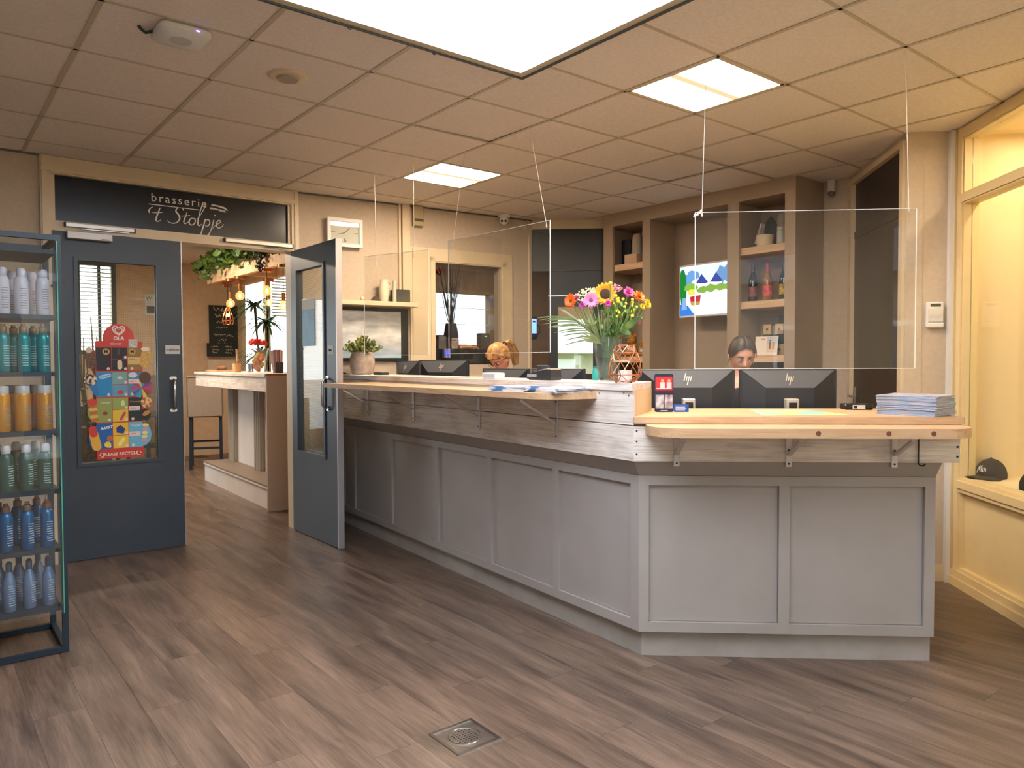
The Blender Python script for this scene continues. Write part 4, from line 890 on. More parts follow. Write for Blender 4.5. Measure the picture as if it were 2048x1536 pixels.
# hatch window frame on the hall side
F4=FR(WA,WB)
struct('window_6',MB().box(OW[0],OW[1],0.05,0.056,OW[2],OW[3]),M_glass,'clear pane of the hatch window to the office',M=F4)
struct('trim_10',MB().box(1.04,OW[0],-0.022,-0.001,1.30,2.50).box(OW[1],2.17,-0.022,-0.001,1.30,2.50).box(OW[0],OW[1],-0.022,-0.001,OW[3],2.50).box(1.04,2.17,-0.026,-0.001,1.20,1.30).box(1.0,2.20,-0.015,-0.001,0.92,1.19),M_cream,'wide cream frame around the office hatch window',M=F4)
struct('trim_11',MB().box(1.06,1.10,-0.032,-0.0225,1.30,2.48).box(OW[0]-0.05,OW[0]-0.01,-0.030,-0.0225,1.30,2.42).box(OW[1]+0.01,OW[1]+0.05,-0.030,-0.0225,1.30,2.42).box(OW[0]-0.05,OW[1]+0.05,-0.030,-0.0225,OW[3]+0.01,OW[3]+0.05),M_cream,'raised cream beading of the hatch window frame',M=F4)
struct('trim_12',MB().box(0.955,1.03,-0.045,-0.001,1.97,2.876).box(0.925,0.945,-0.03,-0.001,1.97,2.876),M_cream,'cream pipe casing on the wall right of the clock',M=F4)
# ------------------------------------------------------------------ things on the back wall
def WP(px,py,off=0.0):
    o=F4@Vector((0,-off,0)); o2=F4@Vector((1,-off,0)); p=F4.inverted()@onP(px,py,o,o2); return p
RW=F4.to_3x3().to_4x4()
p=WP(686,466,0.04); ck=thing('wall_clock','white square wall clock above the open door','clock',F4@Vector((0.40,-0.0005,2.562)),RW)
MB().box(-0.155,0.155,-0.045,0,-0.118,0.118).build('case_core',M_white,ck)
mb=MB(); 
for a,b,c,d in ((-0.16,0.16,0.094,0.124),(-0.16,0.16,-0.124,-0.094),(-0.16,-0.130,-0.094,0.094),(0.130,0.16,-0.094,0.094)): mb.box(a,b,-0.062,-0.0452,c,d)
mb.build('rim',M_white,ck); MB().box(-0.13,0.13,-0.0475,-0.0452,-0.094,0.094).build('dial',mat('dial_pale',(222,214,204),0.5),ck)
text('6',0.052,mat('grey_numeral',(96,90,84),0.5),ck,T(0.0,-0.049,-0.066)@UPX); 
for x in (-0.105,0.105): MB().box(x-0.018,x+0.018,-0.0485,-0.0476,-0.002,0.002).build('hour_mark',MATS['grey_numeral'],ck)
MB().box(-0.002,0.002,-0.0485,-0.0476,0.058,0.085).build('hour_mark',MATS['grey_numeral'],ck)
mb=MB(); stroke(mb,[(0.0,0.0),(-0.075,-0.022)],[0.006,0.003]); stroke(mb,[(0,0),(0.045,0.045)],[0.007,0.004]); mb.build('hands',mat('dark_hands',(50,46,44),0.5),ck,T(0,-0.050,0)@UPX)
MB().box(-0.13,0.13,-0.056,-0.054,-0.094,0.094).build('cover_glass',M_glass,ck)
# picture board with shelf above
pb=thing('glossy_display','large glossy grey blue display panel with black surround on the back wall','display panel',F4@Vector((0.66,-0.001,1.66)),RW)
MB().bbox(-0.38,0.352,-0.03,0,-0.225,0.252,0.004).build('surround',mat('black_gloss_frame',(34,42,42),0.3),pb)
def gloss():
    m=bpy.data.materials.new('glossy_grey_print'); m.use_nodes=True; g=NT(m); b=g.n['Principled BSDF']; b.inputs['Roughness'].default_value=0.25
    tc=g.new('ShaderNodeTexCoord'); n=g.new('ShaderNodeTexNoise'); n.inputs['Scale'].default_value=9; n.inputs['Detail'].default_value=6; mp=g.new('ShaderNodeMapping'); mp.inputs['Scale'].default_value=(0.6,1,1.8); g.link(tc.outputs['Object'],mp.inputs[0]); g.link(mp.outputs[0],n.inputs['Vector'])
    r=g.new('ShaderNodeValToRGB'); e=r.color_ramp.elements; e[0].position=0.35; e[0].color=rgb((184,187,190)); e[1].position=0.66; e[1].color=rgb((236,236,236)); g.link(n.outputs['Fac'],r.inputs[0])
    sp=g.new('ShaderNodeSeparateXYZ'); g.link(tc.outputs['Object'],sp.inputs[0]); mr=g.new('ShaderNodeMapRange'); mr.inputs['From Min'].default_value=-0.05; mr.inputs['From Max'].default_value=-0.2; g.link(sp.outputs['Z'],mr.inputs[0])
    mx=g.new('ShaderNodeMixRGB'); mx.inputs[2].default_value=rgb((150,190,222)); mm=g.new('ShaderNodeMath',operation='MULTIPLY'); mm.inputs[1].default_value=0.8; g.link(mr.outputs[0],mm.inputs[0]); g.link(mm.outputs[0],mx.inputs[0]); g.link(r.outputs[0],mx.inputs[1]); g.link(mx.outputs[0],b.inputs['Base Color']); return m
MB().box(-0.37,0.275,-0.033,-0.0302,-0.195,0.225).build('print_surface',gloss(),pb)
ws=thing('wall_shelf','thin cream wall shelf above the glossy display panel','shelf',F4@Vector((0.66,-0.001,1.945)),RW)
MB().bbox(-0.38,0.375,-0.20,0,-0.02,0.02,0.003).build('board',M_cream,ws)
def onshelf(px,d=0.12): p=WP(px,600,d); return F4@Vector((p.x,-d,1.966))
q=onshelf(800,0.10); cam_=thing('dark_photo_box','dark photo cube box on the wall shelf','box',q,RW); MB().bbox(-0.075,0.075,-0.06,0.05,0,0.115,0.002).build('box_body',mat('dark_photo_box',(52,58,54),0.4,col2=(84,78,66),nscale=8),cam_)
q=onshelf(768,0.11); vz=thing('cream_pitcher','tall cream pitcher vase with handle on the wall shelf','pitcher',q,RW)
MB().lathe([(0,0),(0.035,0),(0.042,0.02),(0.046,0.10),(0.042,0.15),(0.034,0.175),(0.038,0.20),(0.034,0.20),(0.03,0.175),(0,0.03)],22).build('body',mat('cream_pitcher',(228,216,188),0.4),vz,smooth=True)
MB().tube([(0.036,0,0.185),(0.062,0,0.185),(0.068,0,0.16),(0.058,0,0.135),(0.042,0,0.13)],0.006,8).build('handle',MATS['cream_pitcher'],vz,smooth=True)
q=onshelf(789,0.155); bt=thing('slim_bottle','slim pale glass bottle in front of the dark photo box','bottle',q,RW); MB().lathe([(0,0),(0.017,0),(0.018,0.005),(0.018,0.13),(0.012,0.15),(0.016,0.16),(0.016,0.19),(0,0.19)],18).build('glass_body',mat('pale_bottle',(196,200,180),0.2),bt,smooth=True)
q=onshelf(726,0.10); st=thing('seashell','pale curled seashell ornament on the wall shelf','ornament',q,RW)
mb=MB()
for k in range(9): a=k*0.75; rr=0.022*(1-k*0.09); mb.sph((-0.02+0.016*math.cos(a)*(1-k*0.08)+k*0.006,0,0.0205+0.010*math.sin(a)*(1-k*0.08)*0.0),rr,10,8)
mb.build('shell',mat('shell_cream',(220,196,164),0.5),st,smooth=True); MB().sph((0.045,0,0.006),0.016,10,6,sc=(1.6,0.8,0.4)).build('shell_lip',MATS['shell_cream'],st,smooth=True)
q=onshelf(750,0.10); mb=MB().prism([(-0.045,0),(0.045,0),(0.05,0.012),(0.0,0.048),(-0.012,0.040)],-0.02,0.02,M=UPX); tag(mb.build('model_boat',mat('dark_model',(70,56,48),0.5),None,T(*q)@RW),'small dark wedge shaped ornament on the wall shelf','ornament')
# alarm speaker, camera, conduit box
p=WP(833,432); sp=thing('alarm_sounder','olive cream wall sounder box high beside the pipe casing','sounder',F4@Vector((1.115,-0.0005,2.785)),RW)
MB().bbox(-0.048,0.048,-0.06,0,-0.095,0.088,0.006).build('casing',mat('olive_cream_box',(176,162,124),0.5),sp); MB().box(-0.046,0.046,-0.062,-0.0602,-0.055,-0.03).build('grille_band',mat('olive_dark',(84,82,56),0.5),sp)
p=onP(1008,445,F4@Vector((0,-0.10,0)),F4@Vector((1,-0.10,0))); cv=thing('dome_camera','white dome security camera under the ceiling near the hatch window','camera',(p.x,p.y,CZ-0.002))
MB().lathe([(0.0,-0.03),(0.058,-0.03),(0.062,-0.02),(0.06,-0.001)],24).build('base',M_white,cv,smooth=True); MB().sph((0,0,-0.052),0.046,20,12).build('ball',M_white,cv,smooth=True)
for dx in (-0.014,0.02):
    v=(CAM-Vector((p.x,p.y,CZ-0.05))).normalized(); rt=Vector((-v.y,v.x,0)).normalized(); c=v*0.036-rt*dx+Vector((0,0,-0.060)); MB().sph(c,0.013,12,8).build('lens',M_black,cv,smooth=True)
cdb=thing('junction_box','small beige cable box at the top of the cream post','box',F7@Vector((-0.05,-0.046,2.78)),F7.to_3x3().to_4x4()); MB().bbox(-0.034,0.034,-0.03,0,-0.09,0.09,0.004).build('casing',mat('beige_box',(178,158,132),0.5),cdb); MB().cyl(0.012,0,0.003,12,M=T(0,-0.03,0.02)@Matrix.Rotation(R(90),4,'X')).build('plug',M_cream,cdb)
# ------------------------------------------------------------------ office things behind the hatch window
def OYp(px,py,y): return onY(px,py,y)
sb=OYp(910,698,4.45); sbz=sb.z
so=thing('office_sideboard','dark office sideboard under the bright window','sideboard',(4.75,4.55,0)); MB().bbox(-1.25,0.9,-0.22,0.22,0,sbz,0.004).build('body',mat('dark_sideboard',(40,48,50),0.4),so)
for k in range(4): MB().box(-1.22+k*0.53,-1.22+k*0.53+0.51,-0.232,-0.2205,0.08,sbz-0.03).build('door',mat('dark_sideboard_door',(46,52,54),0.4),so)
c=OYp(893,706,4.29); cm=thing('blue_lit_panel','small grey control unit with blue lit display on the sideboard','control unit',(c.x,4.33-0.012,sbz-0.115))
MB().bbox(-0.05,0.05,-0.05,0.0,-0.002,0.115,0.004).build('casing',mat('lilac_grey',(150,140,170),0.4),cm); MB().box(-0.034,0.034,-0.052,-0.0502,0.04,0.09).build('display',emis('blue_display',(70,80,255),1.4),cm)
for dx in (-0.02,0.025): MB().cyl(0.010,0,0.008,14,M=T(dx,-0.05,0.015)@Matrix.Rotation(R(90),4,'X')).build('knob',M_white,cm,smooth=True)
random.seed(11)
c=OYp(911,699,4.5); tw=thing('twig_vase','dark vase with tall bare twigs and a red flower in the office window','vase',(c.x,4.60,sbz))
MB().lathe([(0,0),(0.06,0),(0.085,0.05),(0.10,0.16),(0.08,0.28),(0.07,0.33),(0.06,0.33),(0,0.05)],20).build('vase',mat('dark_vase',(64,62,68),0.25),tw,smooth=True)
mb=MB()
for k in range(22):
    a=random.uniform(0,2*math.pi); sp_=random.uniform(0.02,0.20); h=random.uniform(0.55,0.98); pts=[]
    for t in range(6):
        f=t/5; pts.append((math.cos(a)*sp_*f**1.2+random.uniform(-0.012,0.012),math.sin(a)*sp_*0.5*f+random.uniform(-0.008,0.008),0.2+h*f))
    mb.tube(pts,[0.007*(1-0.6*i/5) for i in range(6)],5)
    if k%2: q=Vector(pts[3]); mb.tube([q,q+Vector((random.uniform(-0.06,0.06),0,0.07)),q+Vector((random.uniform(-0.10,0.10),0,0.12))],[0.004,0.003,0.002],5)
mb.build('twigs',mat('dark_twig',(66,62,60),0.7),tw,smooth=True)
mb=MB()
for k in range(9):
    a=2*math.pi*k/9; mb.add([(0,0,0),(0.05*math.cos(a)-0.015*math.sin(a),0.05*math.sin(a)+0.015*math.cos(a),0.06),(0.07*math.cos(a),0.07*math.sin(a),0.12),(0.05*math.cos(a)+0.015*math.sin(a),0.05*math.sin(a)-0.015*math.cos(a),0.06)],[(0,1,2,3)])
mb.build('red_flower',mat('dried_red_flower',(150,74,62),0.8),tw,T(-0.17,-0.03,0.92)@Matrix.Rotation(R(-25),4,'Y'))
MB().tube([(-0.03,-0.02,0.3),(-0.09,-0.03,0.6),(-0.17,-0.03,0.92)],0.006,6).build('flower_stem',MATS['dark_twig'],tw,smooth=True)
def obox(name,px0,px1,py0,y,m,label,cat,d=0.10,shape=None):
    a,b=OYp(px0,py0,y),OYp(px1,py0,y); t=thing(name,label,cat,((a.x+b.x)/2,y,sbz)); w=(b.x-a.x)/2; h=a.z-sbz
    MB().bbox(-w,w,0,d,0,h,0.004).build('body',m,t); return t,w,h
t,w,h=obox('coffee_tin',877,893,673,4.36,mat('silver_tin',(150,146,150),0.35,metal=0.4,col2=(110,104,104),nscale=12),'silver patterned tin left of the twig vase','tin'); MB().box(-w*0.9,w*0.9,0.005,0.095,h,h+0.02).build('lid',M_black,t)
t,w,h=obox('photo_stand',903,918,676,4.36,mat('pale_photo_stand',(196,190,184),0.4,col2=(160,120,110),nscale=14),'pale printed box right of the twig vase','box'); MB().box(-w*0.6,w*0.2,-0.002,0,h*0.75,h*0.85).build('heading',mat('red_print',(170,60,60),0.5),t)
t,w,h=obox('dark_caddy',962,981,666,4.40,mat('dark_caddy',(70,74,72),0.5),'tall dark grey holder right of the paper bag','holder'); MB().box(-0.02,0.02,-0.002,0,h-0.05,h-0.035).build('tag',M_white,t)
a,b=OYp(919,712,4.33),OYp(953,690,4.33); pg=thing('paper_bag','crumpled brown paper bag on the office sideboard','bag',((a.x+b.x)/2,4.35,sbz)); w=(b.x-a.x)/2; h=b.z-sbz
random.seed(5)
mb=MB(); n=10; top=[]; vs=[]; fs=[]
for lv in range(4):
    for k in range(n):
        x=-w+2*w*k/(n-1); vs.append((x*(1.06 if lv<2 else 0.97),-0.06*(1 if lv<2 else 0.45)+random.uniform(-0.012,0.012),h*lv/3*(1+ (random.uniform(-0.08,0.05) if lv==3 else 0))))
for lv in range(4):
    for k in range(n):
        x=-w+2*w*k/(n-1); vs.append((x*(1.06 if lv<2 else 0.97),0.06*(1 if lv<2 else 0.45)+random.uniform(-0.012,0.012),h*lv/3*(1+ (random.uniform(-0.08,0.05) if lv==3 else 0))))
for s_ in (0,1):
    for lv in range(3):
        for k in range(n-1): b0=s_*4*n; fs.append((b0+lv*n+k,b0+lv*n+k+1,b0+(lv+1)*n+k+1,b0+(lv+1)*n+k))
for lv in range(3):
    for k in (0,n-1): fs.append((lv*n+k,4*n+lv*n+k,4*n+(lv+1)*n+k,(lv+1)*n+k))
mb.add(vs,fs); mb.build('bag_body',mat('kraft_paper',(186,140,92),0.8,col2=(166,122,78),nscale=8),pg)
# wall phone seen in the open gap
q=onX(1067,652,6.6); q=onY(1066,653,4.97); ph=thing('wall_phone','small blue lit wall phone screen in the back office','phone',(q.x,4.995,q.z)); MB().bbox(-0.07,0.075,-0.04,0,-0.16,0.14,0.006).build('casing',mat('dark_blue_case',(30,44,86),0.35),ph); MB().box(-0.05,0.055,-0.042,-0.0402,-0.10,0.11).build('screen',emis('phone_screen',(110,150,240),1.6),ph); MB().box(-0.02,0.03,-0.044,-0.0425,0.06,0.085).build('screen_bar',emis('phone_bar',(30,40,90),0.6),ph)
MB().tube([(0.07,-0.01,0.05),(0.14,-0.015,0.0),(0.15,-0.015,-0.08),(0.08,-0.01,-0.13)],0.006,6).build('cord',M_black,ph,smooth=True)
struct('wall_office_gap',MB().box(6.25,6.4,4.9,4.999,0,2.93),M_tan,'tan pilaster in the back office')
# white clapboard house outside, seen through the sliding door window
hs=thing('clapboard_house','white clapboard house with porch and round white arch outside the back window','house',(10.6,8.2,-0.12))
MB().box(-4,4.5,0.02,0.5,0,4.6).build('wall',mat('house_wall_white',(232,230,236),0.8),hs)
M_clap=mat('clapboard_white',(228,226,236),0.7); _cm=MB().box(-4,4.5,-0.02,0.02,0,0.17,M=Matrix.Rotation(R(6),4,'X')).mesh('clapboard'); _cm.materials.append(M_clap)
for k in range(16):
    o=bpy.data.objects.new('clapboard',_cm); COL.objects.link(o); o.parent=hs; o.location=(0,0,1.85+k*0.17)
MB().box(-4,4.5,-0.03,0.02,0,1.84).build('lower_wall',mat('porch_grey',(176,168,150),0.8),hs)
MB().box(-4.2,4.5,-0.45,0.0,1.72,1.90).build('porch_eave',mat('white_fascia',(240,242,246),0.6),hs)
pd=MB().box(-0.75,-0.25,-0.06,-0.03,0.1,1.6).build('house_door',mat('house_door_white',(225,228,230),0.6),hs); MB().box(-0.65,-0.35,-0.07,-0.06,0.55,1.25).build('door_window',mat('teal_pane',(70,130,150),0.2),pd)
MB().tube([(-1.6,-0.25,0.1),(-1.6,-0.25,1.3),(-1.3,-0.25,1.7)],0.05,10).build('drain_pipe',MATS['white_fascia'],hs,smooth=True)
MB().tube([(-2.2+2.7*math.cos(R(a)),-0.6,0.6+2.4*math.sin(R(a))) for a in range(-12,95,6)],0.09,10).build('arch_ring',MATS['white_fascia'],hs,smooth=True)

# house across the street, mirrored in the acrylic sheets
sh_=thing('street_house','pale brick house with grey tiled roof across the street','house',(0.3,-13.0,-0.12))
MB().box(-5,5,-3,0,0,3.2).build('walls',mat('street_house_wall',(168,150,136),0.85,col2=(156,138,124),nscale=6),sh_)
MB().hexa([(-5.3,0.4,3.2),(5.3,0.4,3.2),(5.3,-3.4,3.2),(-5.3,-3.4,3.2)],[(-5.3,-1.3,6.0),(5.3,-1.3,6.0),(5.3,-1.7,6.0),(-5.3,-1.7,6.0)]).build('roof',mat('grey_roof_tiles',(120,116,122),0.7),sh_)
for x in (-3.4,-1.2,2.6): 
    wf=MB().box(x-0.6,x+0.6,0.0005,0.06,0.9,2.3).build('window_frame',M_white,sh_); MB().box(x-0.5,x+0.5,0.0605,0.07,1.0,2.2).build('pane',mat('street_pane',(70,84,96),0.1),wf)
MB().box(0.4,1.4,0.0005,0.06,0.0,2.2).build('front_door',M_slate,sh_)
# ------------------------------------------------------------------ brasserie beyond the doors
YB=8.6
w1=(onY(157,528,YB),onY(226,702,YB)); w2=(onY(489,545,YB),onY(533,760,YB)); w3=(onY(539,527,YB),onY(582,760,YB))
BX=(-2.2,0.4,0.3,2.5)
BH=[(w1[0].x,w1[1].x,w1[1].z,w1[0].z),(w2[0].x,w2[1].x,1.05,w2[0].z),(w3[0].x,min(w3[1].x+0.3,4.6),1.05,w3[0].z)]
ywall('wall_brasserie',-2.95,4.85,YB,BH+[BX],M_tan,'tan brick-painted far wall of the brasserie')
struct('wall_brasserie_left',MB().box(-2.95,-2.85,2.88,8.6,0,2.95),M_tan,'tan side wall of the brasserie')
struct('wall_brasserie_right',MB().prism([(2.92,5.125),(3.02,5.125),(4.84,8.6),(4.74,8.6)],0,2.95).box(2.90,2.918,2.9,5.12,0,2.93),M_tan,'tan right wall of the brasserie')
struct('ceiling_brasserie',MB().box(-2.95,2.91,2.88,8.72,2.93,3.0).prism([(2.91,5.121),(3.02,5.121),(4.85,8.72),(2.91,8.72)],2.93,3.0),mat('pale_pink_ceiling',(226,206,194),0.8),'pale pinkish ceiling of the brasserie')
struct('window_7',MB().box(BH[0][0],BH[0][1],YB+0.05,YB+0.056,BH[0][2],BH[0][3]),M_glass,'brasserie window seen through the closed door glass')
struct('window_17',MB().box(BX[0],BX[1],YB+0.05,YB+0.056,BX[2],BX[3]),M_glass,'large side window of the brasserie hidden by the closed door')
struct('window_8',MB().box(BH[1][0],BH[1][1],YB+0.05,YB+0.056,BH[1][2],BH[1][3]),M_glass,'brasserie window behind the tall potted plant')
struct('window_9',MB().box(BH[2][0],BH[2][1],YB+0.05,YB+0.056,BH[2][2],BH[2][3]),M_glass,'brasserie window looking on the lawn')
M_wfr=mat('dark_window_frame',(36,60,66),0.5); h=BH[0]; b=0.05
struct('trim_13',MB().box(h[0]-b,h[0]+0.01,YB-0.03,YB-0.001,h[2]-b,h[3]+b).box(h[1]-0.01,h[1]+b,YB-0.03,YB-0.001,h[2]-b,h[3]+b).box(h[0],h[1],YB-0.03,YB-0.001,h[3]-0.01,h[3]+b).box(h[0],h[1],YB-0.03,YB-0.001,h[2]-b,h[2]+0.01).box((h[0]+h[1])/2+0.02,(h[0]+h[1])/2+0.06,YB-0.03,YB-0.001,h[2],h[3]),M_wfr,'dark teal frame of the left brasserie window')
for k in (1,2):
    h=BH[k]; struct('trim_%d'%(13+k),MB().box(h[0]-0.06,h[0],YB-0.02,YB-0.001,1.0,h[3]+0.05).box(h[1],h[1]+0.04,YB-0.02,YB-0.001,1.0,h[3]+0.05).box(h[0],h[1],YB-0.02,YB-0.001,h[3],h[3]+0.05),M_cream,'cream frame of the brasserie window '+('behind the plant' if k==1 else 'by the lawn'))
def blind(name,x0,x1,z0,z1,label,step=0.05,ang=50):
    t=thing(name,label,'blind',((x0+x1)/2,YB-0.035,z0)); me=MB().box(-(x1-x0)/2,(x1-x0)/2,-0.014,0.014,-0.0008,0.0008,M=Matrix.Rotation(R(ang),4,'X')).mesh('slat'); me.materials.append(mat('white_slat',(236,234,230),0.5)); z=0.0
    while z<z1-z0: o=bpy.data.objects.new('slat',me); COL.objects.link(o); o.parent=t; o.location=(0,0,z); z+=step
h=BH[0]; blind('venetian_blind',h[0]+0.01,h[1]-0.01,h[2]+0.06,h[3]-0.01,'white venetian blind in the window left of the doors view',0.055,35)
h=BH[2]; blind('venetian_blind',h[0]+0.02,h[1]-0.02,(h[2]+h[3])/2+0.15,h[3]-0.01,'white venetian blind half lowered in the lawn side window',0.05,62)
hd=thing('clipped_hedge','long green hedge outside the brasserie windows','hedge',(6.5,16.0,-0.12)); MB().bbox(-5,6,-0.4,0.5,0,1.3,0.12).build('foliage',mat('hedge_green',(70,92,40),0.9,col2=(44,66,28),nscale=14,bump=0.8),hd)
_l=bpy.data.lights.new('brasserie_ceiling_lamp','AREA'); _l.shape='RECTANGLE'; _l.size=1.6; _l.size_y=0.3; _l.energy=60; _l.color=(1.0,0.82,0.62)
_o=bpy.data.objects.new('brasserie_ceiling_lamp',_l); COL.objects.link(_o); _o.location=(1.0,5.4,2.90)
# bar
BA,BB=(2.13,6.025),(2.041,3.606); FB=FR(BA,BB); LB=flen(BA,BB)
br=thing('brasserie_bar','white brasserie bar with plank fascia, fluted pilasters and foot step','bar',FB@Vector((0,0,0)),math.atan2(BB[1]-BA[1],BB[0]-BA[0]))
M_barw=mat('bar_white_paint',(222,216,214),0.5,col2=(212,206,204),nscale=3); M_flute=mat('grey_flute',(160,152,142),0.5)
MB().box(0,LB-0.025,0,0.02,0,0.215).build('step_front',M_barw,br); MB().box(-0.015,LB-0.025,-0.012,0.30,0.2155,0.235).build('step_top',mat('step_top_brown',(128,112,98),0.5),br)
MB().box(0.0,LB-0.025,-0.014,-0.0005,0.20,0.2152).build('step_edge',M_barw,br); MB().box(0.0,0.02,0.021,0.30,0,0.215).build('step_end',M_barw,br)
MB().box(0.05,LB-0.025,0.30,0.62,0,1.14).build('body',M_barw,br)
for s0 in (0.10,1.08,1.98):
    pl=MB().box(s0,s0+0.24,0.268,0.2995,0.2355,1.14).build('pilaster',M_flute,br)
    for k in range(4): MB().cyl(0.020,0.236,1.139,10,M=T(s0+0.035+k*0.057,0.266,0)).build('flute',M_flute,pl,smooth=True)
MB().bbox(-0.22,LB-0.026,-0.035,-0.005,1.145,1.285,0.003).build('fascia_board',M_wash,br); MB().box(-0.20,LB-0.026,-0.004,0.62,1.1405,1.28).build('bar_core',M_barw,br)
MB().bbox(-0.24,LB-0.0255,-0.05,0.64,1.2855,1.318,0.003).build('bar_top',M_wash,br)
MB().box(LB-0.025,LB,-0.04,0.64,0,1.30).build('end_panel',mat('bar_end_tan',(176,150,126),0.6),br,label='tan end panel')
MB().box(LB-0.026,LB+0.001,-0.041,0.64,1.3005,1.318).build('end_cap',mat('bar_end_wood',(140,90,56),0.6),br)
# bar stool
def stool(loc,rot,label,mf,name='bar_stool'):
    t=thing(name,label,'bar stool',loc,rot,group='upholstered bar stools'); ML=mat('dark_blue_leg',(26,44,60),0.45)
    for x in (-0.19,0.19):
        MB().bar((x,-0.20,0),(x*0.98,-0.19,0.70),0.038).build('leg',ML,t); MB().bar((x,0.19,0),(x*0.98,0.18,0.70),0.038).build('leg',ML,t)
    MB().bar((-0.19,-0.195,0.28),(0.19,-0.195,0.28),0.022,0.03).build('stretcher',ML,t); MB().bar((-0.19,0.185,0.34),(0.19,0.185,0.34),0.022,0.03).build('stretcher',ML,t)
    for x in (-0.19,0.19): MB().bar((x,-0.19,0.34),(x,0.18,0.34),0.022,0.03).build('stretcher',ML,t)
    MB().bbox(-0.225,0.225,-0.225,0.21,0.70,0.80,0.02).build('seat',mf,t)
    bb=MB().bbox(-0.225,0.225,-0.045,0.045,0,0.56,0.02,M=T(0,-0.215,0.70)@Matrix.Rotation(R(7),4,'X')).build('backrest',mf,t)
    MB().tube([(-0.222,-0.27,0.74),(-0.222,-0.335,1.24),(0.222,-0.335,1.24),(0.222,-0.27,0.74)],0.006,6).build('piping',mat('stool_piping',(130,110,92),0.7),bb)
M_stf=mat('taupe_fabric',(168,154,142),0.9,col2=(156,142,130),nscale=120,bump=0.1)
stool((2.50,7.20,0),R(-18),'taupe fabric bar stool with dark blue legs behind the bar end',M_stf)
stool((1.72,7.55,0),R(150),'brown tufted bar stool partly hidden by the door edge',mat('brown_leather',(120,92,62),0.5,col2=(92,68,44),nscale=14,bump=0.5))
# chalkboards
def chalk(px0,py0,px1,py1,y,label,lines,off):
    a,b=onY(px0,py0,y),onY(px1,py1,y); t=thing('chalkboard',label,'chalkboard',((a.x+b.x)/2,y,(a.z+b.z)/2),group='chalkboards in the brasserie'); w,h=(b.x-a.x)/2,(a.z-b.z)/2
    MB().box(-w,w,0,0.02,-h,h).build('board',mat('chalk_black',(36,42,44),0.6,col2=(44,50,50),nscale=5),t)
    sc2=MB()
    for n_,s,x,z in lines:
        x0=x*w-n_*s*0.5
        for j in range(n_):
            q=[(x0+j*s+s*f,z*h+s*random.uniform(-0.5,0.75)) for f in (0,0.25,0.5,0.8)]; stroke(sc2,q,s*0.2,sub=3)
    sc2.build('chalk_writing',mat('chalk_white',(210,196,180),0.9),t,T(0,-0.002,0)@UPX)
chalk(418,610,476,705,YB-0.03,'tall black chalkboard menu on the brasserie far wall',[(4,0.060,-0.15,0.80),(4,0.055,-0.1,0.55),(5,0.035,-0.1,0.28),(6,0.030,-0.1,0.05),(8,0.038,0.0,-0.28),(4,0.032,-0.1,-0.46),(8,0.038,0.0,-0.66),(4,0.032,-0.1,-0.84)],0)
chalk(414,686,474,713,YB-0.10,'small low chalkboard in front of the tall menu board',[(4,0.028,-0.5,0.45),(4,0.028,-0.45,0.0),(3,0.028,-0.5,-0.45),(4,0.028,0.45,0.45),(4,0.028,0.5,0.0),(4,0.026,0.45,-0.45)],0)
# framed sign left
a=onY(305,610,YB-0.02); fs_=thing('framed_wall_sign','white framed notice on the wall seen through the closed door','sign',(a.x,YB-0.002,a.z)); MB().bbox(-0.11,0.11,-0.02,0,-0.16,0.16,0.02).build('plate',M_white,fs_); text('W',0.08,M_ink,fs_,T(-0.05,-0.0215,0.09)@UPX); MB().box(-0.08,0.08,-0.022,-0.0202,-0.12,-0.02).build('symbol_block',mat('dark_symbol',(60,62,64),0.5),fs_)
# wooden hanging frame with ivy and pendants
M_beam=wood('warm_beam_wood',(232,196,158),(214,172,132),(176,130,94),1,0.6,2.0,worn=0.2)
fx0,fx1,fy0,fy1,fz0,fz1=2.40,2.86,4.10,6.72,2.45,2.60
hf=thing('hanging_wood_frame','pale wooden frame hanging over the bar with ivy on top','hanging frame',((fx0+fx1)/2,(fy0+fy1)/2,fz0)); cx,cy=(fx0+fx1)/2,(fy0+fy1)/2
for x in (fx0,fx1-0.05): MB().box(x-cx,x+0.05-cx,fy0-cy,fy1-cy,0,0.15).build('beam',M_beam,hf)
for y in (fy0,fy1-0.05,(fy0+fy1)/2): MB().box(fx0+0.0505-cx,fx1-0.0505-cx,y-cy,y+0.05-cy,0,0.15).build('beam',M_beam,hf)
for x in (fx0+0.025,fx1-0.025):
    for y in (fy0+0.2,fy1-0.2): MB().cyl(0.004,0.15,0.478,8,M=T(x-cx,y-cy,0)).build('hanger_wire',M_black,hf)
random.seed(21)
iv=thing('ivy_garland','trailing green ivy garland over the hanging wooden frame','ivy',((fx0+fx1)/2,(fy0+fy1)/2,fz1)); lv=MB()
def leaf(mb,p,s,rotm,sh=None):
    sh=sh or [(0,0,0),(0.5,0.15,0.02),(0.62,0.55,-0.06),(0.3,0.62,0.02),(0,1.0,-0.10),(-0.3,0.62,0.02),(-0.62,0.55,-0.06),(-0.5,0.15,0.02)]
    mb.add([Vector((x*s,y*s,z*s)) for x,y,z in sh],[(0,1,2,3),(0,3,4,5),(0,5,6,7)],M=T(*p)@rotm)
